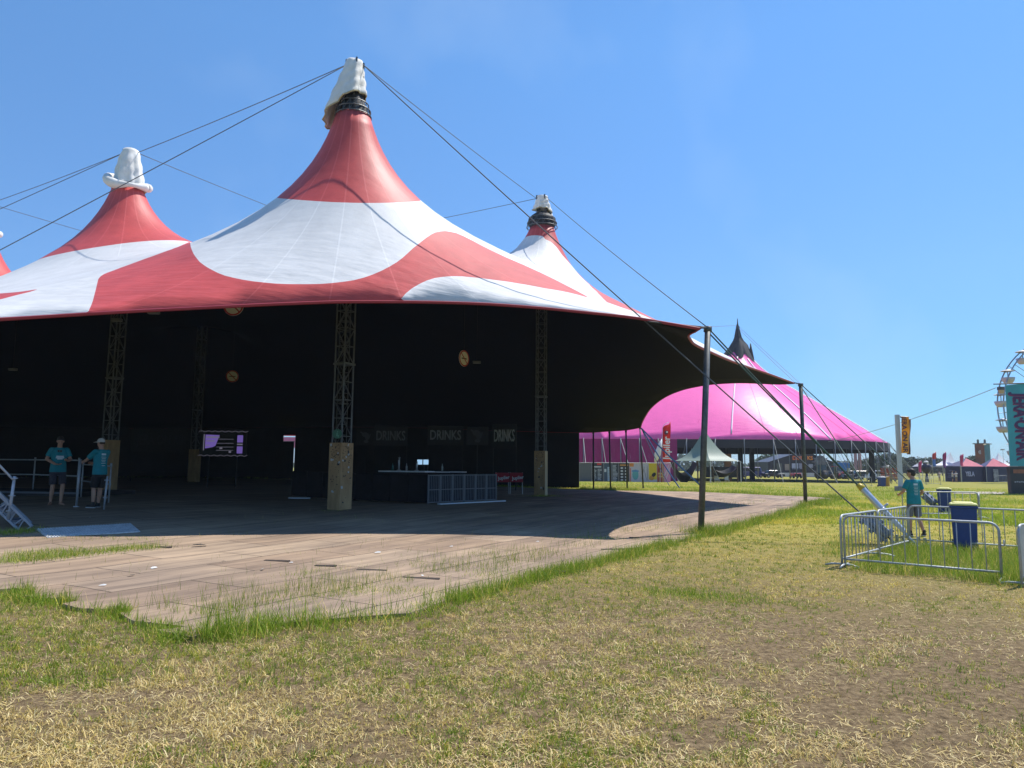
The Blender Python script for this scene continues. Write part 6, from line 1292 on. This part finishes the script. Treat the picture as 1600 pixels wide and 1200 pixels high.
def crown_mesh(seed, w, h, n=1500, leaf=.42):
    rs = np.random.default_rng(seed); cl = []
    for _ in range(26): a = rs.uniform(0, 6.28); z = rs.uniform(.05, 1); rr = (math.sin(math.pi*min(1, z*.92+.08))**.7)*rs.uniform(.25, .85); cl.append((rr*math.cos(a)*w/2, rr*math.sin(a)*w/2, z*h*.92, rs.uniform(.12, .24)*min(w, h)))
    cl = np.array(cl); k = rs.integers(0, len(cl), n); d = rs.normal(size=(n, 3)); d /= np.linalg.norm(d, axis=1)[:, None]; p = cl[k, :3]+d*(cl[k, 3]*rs.uniform(.55, 1.05, n))[:, None]
    u = rs.normal(size=(n, 3)); u /= np.linalg.norm(u, axis=1)[:, None]; v = np.cross(u, rs.normal(size=(n, 3))); v /= np.linalg.norm(v, axis=1)[:, None]; s = leaf*rs.uniform(.6, 1.3, n)[:, None]
    V = np.stack([p-u*s, p-v*s*.6, p+u*s, p+v*s*.6], 1).reshape(-1, 3); F = np.arange(4*n).reshape(-1, 4)
    me = bpy.data.meshes.new('crown'); me.from_pydata(V.tolist(), [], F.tolist()); me.materials.append(leafm); return me
crowns = [crown_mesh(s, 9, 8) for s in (1, 2, 3)]
def tree(px, py_top, Y, w, label, k):
    x = at(px, 735, Y).x; H = at(px, py_top, Y).z; t = thing('tree', label, 'tree', (x, Y, 0), 'trees along the far edge of the field'); o = bpy.data.objects.new('crown', crowns[k % 3]); col.objects.link(o); o.parent = t; s = w/9; o.location = (0, 0, H*.20); o.scale = (s, s, H*.80/8); o.rotation_euler = (0, 0, k*1.3)
    mb = MB(); mb.cyl((0, 0, -.2), (0, 0, H*.45), .035*H, .02*H, n=8)
    for q in range(5): a_ = q*1.3+k; mb.cyl((0, 0, H*(.25+.05*q)), (w*.28*math.cos(a_), w*.28*math.sin(a_), H*(.55+.06*q)), .014*H, .005*H, n=5)
    mb.build('trunk', bark, t, world=False)
TR_ = [(1366, 716, 230, 10, 'broad dark tree just right of the end of the pink big top'), (1377, 712, 235, 9, 'second dark tree right of the end of the pink big top'), (1388, 706, 225, 9, 'tallest far tree, left of the yellow banner tower'), (1398, 711, 230, 9, 'far tree touching the left side of the yellow banner tower'), (1410, 715, 240, 10, 'far tree behind the yellow banner tower'),
  (1419, 716, 235, 9, 'olive tree just right of the yellow banner tower'), (1428, 715, 240, 9, 'rounded far tree above the head of the man in the pen'), (1436, 717, 245, 9, 'rounded tree above the small pink flag'), (1448, 716.5, 250, 9, 'far tree above the black ball'), (1456, 715.5, 250, 9, 'far tree left of the salmon and blue flag'), (1465, 715.5, 255, 9, 'far tree right of the salmon and blue flag'), (1472, 718, 255, 8, 'far tree beside the magenta and purple flag'),
  (1521, 713.5, 220, 8, 'small tree at the left foot of the art tower'), (1205, 708, 260, 13, 'hazy tree left of the black bar tent gable'), (1196, 714, 265, 10, 'lower hazy tree left of the bar tent, farther left'), (1222, 712, 265, 11, 'hazy tree touching the left roof slope of the bar tent'), (1310, 720, 300, 12, 'low far tree right of the bar tent'), (1325, 721, 300, 12, 'low far tree above the white sign board'), (1352, 718, 270, 11, 'far tree seen past the right black column of the pink tent')]
for k, a_ in enumerate(TR_): tree(*a_, k)
# woodland that closes the horizon, one uncountable mass
rs = np.random.default_rng(9); n = 26000; px_ = rs.uniform(-900, 900, n); Yw = rs.uniform(420, 470, n); zc = rs.beta(1.1, 2.2, n)*(7+4.5*np.sin(px_*.021)+3*np.sin(px_*.067+1)); p = np.column_stack([px_, Yw, np.maximum(zc, .2)])
u = rs.normal(size=(n, 3)); u /= np.linalg.norm(u, axis=1)[:, None]; v = np.cross(u, rs.normal(size=(n, 3))); v /= np.linalg.norm(v, axis=1)[:, None]; s = rs.uniform(1.0, 2.2, n)[:, None]
Vw = np.stack([p-u*s, p-v*s*.7, p+u*s, p+v*s*.7], 1).reshape(-1, 3); o = mesh_obj('woodland', Vw, np.arange(4*n).reshape(-1, 4).tolist(), leafm); tag(o, 'distant woodland closing the horizon', 'woodland', kind='stuff')
# ------------------------------------------------------------------ grass
def vnoise(x, y, s, seed):
    r = np.random.default_rng(seed); G = r.random((256, 256)); xs, ys = x*s, y*s; xi = np.floor(xs).astype(int); yi = np.floor(ys).astype(int); fx = xs-xi; fy = ys-yi; fx = fx*fx*(3-2*fx); fy = fy*fy*(3-2*fy)
    g = lambda i, j: G[i % 256, j % 256]
    return (g(xi, yi)*(1-fx)+g(xi+1, yi)*fx)*(1-fy)+(g(xi, yi+1)*(1-fx)+g(xi+1, yi+1)*fx)*fy
def fnoise(x, y, s, seed): return (vnoise(x, y, s, seed)+.5*vnoise(x, y, s*2.1, seed+1)+.25*vnoise(x, y, s*4.3, seed+2))/1.75
gm = bpy.data.materials.new('grass_blades'); gm.use_nodes = True; _t = gm.node_tree; _b = _t.nodes['Principled BSDF']; _b.inputs['Roughness'].default_value = .6; _b.inputs['Specular IOR Level'].default_value = .25
_a = _t.nodes.new('ShaderNodeAttribute'); _a.attribute_name = 'tone'; _t.links.new(_a.outputs['Color'], _b.inputs['Base Color']); _tr = _t.nodes.new('ShaderNodeBsdfTranslucent'); _t.links.new(_a.outputs['Color'], _tr.inputs[0]); _ms = _t.nodes.new('ShaderNodeMixShader'); _ms.inputs[0].default_value = .35
_t.links.new(_b.outputs[0], _ms.inputs[1]); _t.links.new(_tr.outputs[0], _ms.inputs[2]); _t.links.new(_ms.outputs[0], _t.nodes['Material Output'].inputs[0])
def blades(name, x, y, L, W, lean, colr, seed, label, z0=0.0, cat='grass', seg=2):
    r = np.random.default_rng(seed); n = len(x); z = hgt(x, y)+z0; a = r.uniform(0, 2*np.pi, n); b = a+r.normal(0, .9, n)+np.pi/2; ln = lean
    dx, dy = np.cos(a), np.sin(a); wx, wy = np.cos(b), np.sin(b); base = np.column_stack([x, y, z]); up = np.cos(ln); out = np.sin(ln)
    d = np.column_stack([dx*out, dy*out, up]); w = np.column_stack([wx, wy, np.zeros(n)])*W[:, None]/2
    mid = base+d*(L*.55)[:, None]; d2 = np.column_stack([dx*np.sin(ln*1.5), dy*np.sin(ln*1.5), np.cos(ln*1.5)]); tip = mid+d2*(L*.45)[:, None]
    V = np.stack([base-w, base+w, mid+w*.8, mid-w*.8, tip], 1).reshape(-1, 3); idx = np.arange(n)*5
    me = bpy.data.meshes.new(name); nv = n*5; me.vertices.add(nv); me.vertices.foreach_set('co', V.ravel().astype(np.float32))
    li = np.column_stack([idx, idx+1, idx+2, idx+3, idx+3, idx+2, idx+4]).ravel(); me.loops.add(len(li)); me.loops.foreach_set('vertex_index', li.astype(np.int32))
    st = np.column_stack([np.arange(n)*7, np.arange(n)*7+4]).ravel(); me.polygons.add(2*n); me.polygons.foreach_set('loop_start', st.astype(np.int32)); me.update(calc_edges=True)
    at_ = me.color_attributes.new('tone', 'FLOAT_COLOR', 'POINT'); C = np.ones((n, 5, 4)); C[:, :, :3] = colr[:, None, :]; at_.data.foreach_set('color', C.ravel().astype(np.float32)); me.materials.append(gm)
    o = bpy.data.objects.new(name, me); col.objects.link(o); return tag(o, label, cat, kind='stuff')
def mixc(a, b, t): return np.asarray(a)*(1-t)[:, None]+np.asarray(b)*t[:, None]
G_DK, G_BR, STRAW, STRAW2, OLIVE = np.array((.10, .165, .016)), np.array((.27, .36, .030)), np.array((.76, .57, .22)), np.array((.95, .82, .46)), np.array((.58, .48, .085))
polyD = np.array(DECKPOLY); PEN = [(6.0, 13.2), (8.2, 11.5), (11.8, 15.6), (9.4, 17.8)]
# --- short mown field grass and straw near the camera
def field(n, y0, y1, seed, pw):
    r = np.random.default_rng(seed); u = r.random(n); y = (y0**pw+(y1**pw-y0**pw)*u)**(1/pw); x = (r.random(n)*2-1)*(y*.85+1.8); k = ~inpoly(np.column_stack([x, y]), DECKPOLY); return x[k], y[k], r
def tufted(nt, per, ns, y0, y1, seed, pw, sig):
    """tuft centres with a knot of blades each, plus single blades"""
    r = np.random.default_rng(seed); cx, cy, _ = field(nt, y0, y1, seed, pw); tid = np.repeat(np.arange(len(cx)), per); kx = r.normal(0, sig, len(tid))*(1+cy[tid]*.05); ky = r.normal(0, sig, len(tid))*(1+cy[tid]*.05)
    sx, sy, _ = field(ns, y0, y1, seed+1, pw); x = np.concatenate([cx[tid]+kx, sx]); y = np.concatenate([cy[tid]+ky, sy]); ox = np.concatenate([cx[tid], sx]); oy = np.concatenate([cy[tid], sy])
    T = np.concatenate([r.random(len(cx))[tid], r.random(len(sx))]); S = np.concatenate([r.uniform(.55, 1.35, len(cx))[tid], r.uniform(.5, 1.1, len(sx))])
    k = ~inpoly(np.column_stack([x, y]), DECKPOLY); return x[k], y[k], ox[k], oy[k], T[k], S[k], r
x, y, ox, oy, T, S, r = tufted(50000, 9, 72000, 3.3, 30, 11, -.35, .021)
g = .45*fnoise(ox, oy, .8, 21)+.55*fnoise(ox, oy, 2.7, 25); bare = .6*fnoise(ox+40, oy+7, .75, 31)+.4*fnoise(ox, oy, 2.2, 35)
dist = (ox-PA.x)*PNL.x+(oy-PA.y)*PNL.y
near_edge = np.exp(-np.maximum(-dist, 0)/1.7)*(oy > 6)
green = np.clip((g-.48)*3.6 + .22 + sstep(6, 12, oy)*.26 + near_edge*.5 + .5*np.exp(-((ox-3.2)**2/6+(oy-9.3)**2/1.0)), 0, 1)
soilR = np.clip((bare-.455)*5.5 + .6*np.exp(-((ox-5.0)**2/4.5+(oy-8.0)**2/1.5)) + .42*sstep(8.5, 4, oy), 0, 1)*(1-.8*near_edge)*(1-.7*sstep(10, 15, oy))
keep = T*.999 > soilR*.9-.05; x, y, green, near_edge, T, S = [q_[keep] for q_ in (x, y, green, near_edge, T, S)]
n = len(x); T2 = (T*977.13) % 1; T3 = (T*131.7) % 1; isg = T2 < green*.86+.03
L = np.where(isg, r.uniform(.024, .060, n), r.uniform(.025, .075, n))*S*(1+.5*near_edge); W = np.where(isg, r.uniform(.0035, .0075, n), r.uniform(.0035, .0095, n))*(1+sstep(8, 26, y)*1.8)
lean = np.where(isg, r.uniform(.15, 1.1, n), np.clip(r.normal(1.0, .4, n), .2, 1.5))
cg = mixc(G_DK, G_BR, T3*.7+r.random(n)*.3); cg = np.where((T3 < .30)[:, None], mixc(OLIVE, G_BR, r.random(n)*.6), cg); cs = mixc(STRAW, STRAW2, r.random(n)**2); cs = np.where((r.random(n) < .36)[:, None], cs*np.array((.52, .50, .42)), cs); cs = np.where((T3 > .6)[:, None], cs*np.array((.86, .88, .72)), cs)
cs = cs*np.where((sstep(7, 12, y)+r.normal(0, .2, n) > .5)[:, None], np.array((.98, .98, .60)), 1)
blades('field_grass', x, y, L, W, lean, np.where(isg[:, None], cg, cs), 5, 'short dry mown grass and straw of the trodden field', -.002)
# --- longer straw litter lying flat
x, y, r = field(42000, 3.3, 13, 12, -.6); m_ = fnoise(x, y, 1.5, 51) > .5; x, y = x[m_], y[m_]; n = len(x)
blades('straw_litter', x, y, r.uniform(.05, .15, n), r.uniform(.003, .007, n), np.clip(r.normal(1.42, .10, n), 1.1, 1.55), mixc(STRAW, STRAW2, r.random(n)), 6, 'pale straw lying loose on the trodden ground', .006, 'straw')
# --- mid distance sward
x, y, r = field(200000, 24, 75, 13, -.3); x2 = x
g = fnoise(x, y, .35, 61); n = len(x); cg = mixc(G_BR*1.15, OLIVE*1.35, np.clip((g-.4)*3+r.normal(0, .2, n), 0, 1)); blades('far_grass', x, y, r.uniform(.05, .12, n)*(1+1.1*(g < .42)), r.uniform(.014, .03, n), r.uniform(.1, .9, n), cg, 7, 'green grass of the field farther off')
# --- lush fringe beside the plywood
def fringe(pts, per_m, spread, Lr, seed, side=1, out=.06):
    P = resample([Vector((p_.x, p_.y, 0)) for p_ in pts], .25); r = np.random.default_rng(seed); X = []; Y = []
    for a, b in zip(P, P[1:]):
        k = r.poisson(per_m*(b-a).length); t_ = r.random(k); d = (b-a).normalized(); nn_ = Vector((d.y, -d.x, 0))*side; o_ = np.abs(r.normal(0, spread, k))-out; dens = fnoise(np.array([a.x]), np.array([a.y]), .9, seed+3)[0]
        kp = r.random(k) < np.clip((dens-.25)*2.4, .12, 1); X.append((a.x+(b.x-a.x)*t_+nn_.x*o_)[kp]); Y.append((a.y+(b.y-a.y)*t_+nn_.y*o_)[kp])
    X = np.concatenate(X); Y = np.concatenate(Y); return X, Y, r.uniform(*Lr, len(X))*r.choice([1, 1, 1.0, 1.5], len(X)), r
edge_r = dk; edge_l = dkl[:12]
xs, ys, Ls = [], [], []
for pts, pm, sp, Lr, sd_, side in ((dk[:5], 2300, .24, (.09, .32), 71, 1), (dk[4:8], 1300, .17, (.08, .24), 72, 1), (dk[7:11], 800, .22, (.10, .30), 73, 1), (dkl[:12], 1300, .18, (.07, .20), 74, -1), (dk[10:15], 600, .5, (.15, .4), 75, 1)):
    X, Y_, L_, r = fringe(pts, pm, sp, Lr, sd_, side); xs.append(X); ys.append(Y_); Ls.append(L_)
# tufts round pole feet, the pen, the strip left of the path, and behind the plywood
def patch(cx, cy, rx, ry, n, Lr, seed, rot=0):
    r = np.random.default_rng(seed); a = r.normal(0, .5, n); b = r.normal(0, .5, n); c, s = math.cos(rot), math.sin(rot); xs.append(cx+a*rx*c-b*ry*s); ys.append(cy+a*rx*s+b*ry*c); Ls.append(r.uniform(*Lr, n))
patch(gA.x+.15, gA.y, .6, .5, 1500, (.12, .42), 81); patch(gB.x+.3, gB.y, .8, .5, 900, (.15, .45), 82); patch(M1.x, M1.y-.7, .5, .2, 120, (.05, .12), 84); patch(M3.x+.2, M3.y-.8, 1.0, .3, 500, (.1, .2), 85)
r = np.random.default_rng(83); gx_, gy_ = r.uniform(5.6, 12.5, 70000), r.uniform(11, 18.5, 70000); k = inpoly(np.column_stack([gx_, gy_]), PEN) & (r.random(70000) < np.clip((fnoise(gx_, gy_, .8, 99)-.22)*2.6, .15, 1)); xs.append(gx_[k]); ys.append(gy_[k]); Ls.append(r.uniform(.09, .30, k.sum()))
for (px0, py0, px1, py1, n_, Lr, sd_) in ((0, 884, 240, 858, 5200, (.06, .20), 91), (0, 874, 120, 864, 1500, (.06, .18), 92), (0, 838, 60, 832, 1200, (.08, .2), 93), (60, 845, 260, 846, 700, (.04, .14), 94), (430, 905, 560, 890, 260, (.05, .16), 95), (340, 960, 600, 925, 1500, (.04, .16), 195), (560, 925, 700, 930, 700, (.04, .14), 196), (620, 890, 690, 880, 200, (.04, .12), 197), (750, 868, 780, 874, 220, (.05, .14), 198), (745, 905, 790, 895, 350, (.05, .16), 199), (870, 842, 990, 846, 600, (.04, .14), 200), (1000, 832, 1060, 822, 250, (.05, .2), 201), (1010, 768, 1250, 774, 2500, (.06, .2), 202), (1330, 840, 1300, 872, 700, (.1, .25), 96), (1560, 915, 1600, 905, 800, (.1, .25), 97), (1180, 940, 1010, 925, 1500, (.04, .10), 98)):
    a, b = grd(px0, py0), grd(px1, py1); r = np.random.default_rng(sd_); t_ = r.random(n_); xs.append(a.x+(b.x-a.x)*t_+r.normal(0, .22, n_)); ys.append(a.y+(b.y-a.y)*t_+r.normal(0, .22, n_)); Ls.append(r.uniform(*Lr, n_))
X = np.concatenate(xs); Y_ = np.concatenate(ys); L = np.concatenate(Ls); r = np.random.default_rng(77); n = len(X)
cg = mixc(G_DK*1.3, G_BR*1.25, r.random(n)); cg = np.where((r.random(n) < .12)[:, None], mixc(OLIVE*1.3, STRAW, r.random(n)), cg)
blades('tall_grass', X, Y_, L, r.uniform(.004, .0085, n)*(1+.6*sstep(14, 40, Y_)), np.clip(np.abs(r.normal(.5, .38, n)), 0, 1.35), cg, 8, 'long bright green grass fringing the plywood and filling the barrier pen', 0)
# --- thin seeding stems growing up between the boards
xs, ys, Ls = [], [], []
r = np.random.default_rng(101); n_ = 7000; P = [grd(*q_) for q_ in ((330, 975), (560, 930), (760, 900), (900, 868), (1080, 812), (1200, 785))]
for a, b in zip(P, P[1:]):
    t_ = r.random(n_//5); o_ = np.abs(r.normal(0, .9, n_//5)); bx_ = a.x+(b.x-a.x)*t_-PNL.x*-o_; by_ = a.y+(b.y-a.y)*t_+PNL.y*o_; k = fnoise(bx_, by_, 1.6, 111) > .52; xs.append(bx_[k]); ys.append(by_[k]); Ls.append(r.uniform(.08, .34, k.sum())*r.uniform(.5, 1, k.sum()))
k = 2600; bx_ = r.uniform(-9, 6, k); by_ = r.uniform(9, 24, k); m_ = inpoly(np.column_stack([bx_, by_]), DECKPOLY) & (fnoise(bx_, by_, 1.1, 121) > .56); xs.append(bx_[m_]); ys.append(by_[m_]); Ls.append(r.uniform(.05, .2, m_.sum()))
X = np.concatenate(xs); Y_ = np.concatenate(ys); L = np.concatenate(Ls); n = len(X); cg = mixc(G_DK*1.2, G_BR*.9, r.random(n)); cg = np.where((r.random(n) < .12)[:, None], OLIVE, cg)
blades('grass_stems', X, Y_, L, r.uniform(.003, .006, n), np.clip(np.abs(r.normal(.25, .18, n)), 0, .8), cg, 9, 'thin grass stems growing through gaps in the plywood floor', .02)
# --- scraps of litter on the boards
lm = mat('paper_scrap', (.62, .62, .60), .8); rs = random.Random(5); proto = None
for k, (px, py) in enumerate(((312, 857), (410, 895), (205, 905), (590, 868), (705, 858), (90, 830), (520, 858), (350, 882), (160, 921), (660, 905), (930, 822), (140, 812), (760, 862), (455, 884), (240, 893), (840, 850))):
    g_ = grd(px, py)+Vector((0, 0, .058))
    if proto is None: mb = MB(); mb.add([(-.06, -.03, 0), (.05, -.035, .004), (.06, .02, .015), (.0, .035, .02), (-.055, .025, .004)], [(0, 1, 2, 3, 4)]); proto = mb.build('paper_scrap', lm, None, loc=(0, 0, 0)); o = proto
    else: o = proto.copy(); col.objects.link(o)
    o.location = g_; s_ = 2.4 if k == 0 else rs.uniform(.5, 1.1); o.scale = (s_, s_*.8, s_); o.rotation_euler = (0, 0, rs.uniform(0, 6)); tag(o, 'small white paper scrap lying on the plywood floor' if k else 'largest white paper scrap on the plywood, by the grass strip at left', 'litter', 'paper scraps on the plywood' )
# sprung sheet edges; the shade in their gaps is painted as dark slivers
for k, (px, py, L_, rz) in enumerate(((657, 909, .62, -.25), (580, 896, .55, -.25), (432, 881, .5, -.2), (508, 889, .4, -.2), (968, 862, .8, .18), (1010, 843, .9, .2), (860, 898, .5, .1), (255, 859, .35, -.2))):
    g_ = grd(px, py); mb = MB(); mb.add([(-L_/2, -.02, .052), (L_/2, -.035, .052), (L_/2, .035, .070), (-L_/2, .05, .062), (-L_/2, .03, .02), (L_/2, .03, .02)], [(0, 1, 2, 3), (0, 4, 5, 1), (1, 5, 2), (0, 3, 4), (3, 2, 5, 4)]); o = mb.build('painted_gap', MATS.get('gap_shade_dark') or mat('gap_shade_dark', (.045, .032, .024), .9), None, loc=(g_.x, g_.y, g_.z)); 
    mv = np.array([v.co[:] for v in o.data.vertices]); 
    for v in o.data.vertices: v.co = v.co + Vector((g_.x, g_.y, g_.z))
    o.rotation_euler = (0, 0, rz); tag(o, ('gap at a sprung board, its shade painted as a dark sliver, %s' % ('longest one in the middle of the plywood', 'left neighbour of the longest gap', 'far left one on the plywood', 'between the two left ones', 'near the right edge before the tent corner', 'just in front of the corner pole shadow', 'by the right hand grass fringe', 'beside the left grass strip')[k]), 'board', 'painted board gaps')

# ------------------------------------------------------------------ thin summer haze
hz = bpy.data.materials.new('summer_haze'); hz.use_nodes = True; _n = hz.node_tree; _n.nodes.remove(_n.nodes['Principled BSDF']); _v = _n.nodes.new('ShaderNodeVolumePrincipled'); _v.inputs['Color'].default_value = (.80, .88, 1, 1); _v.inputs['Density'].default_value = .00032; _v.inputs['Anisotropy'].default_value = .2
_n.links.new(_v.outputs[0], _n.nodes['Material Output'].inputs['Volume']); mb = MB(); mb.box((0, 1080, 16), (3100, 2400, 34)); o = mb.build('haze', hz); tag(o, 'thin pale haze in the air over the field', 'haze', kind='stuff')
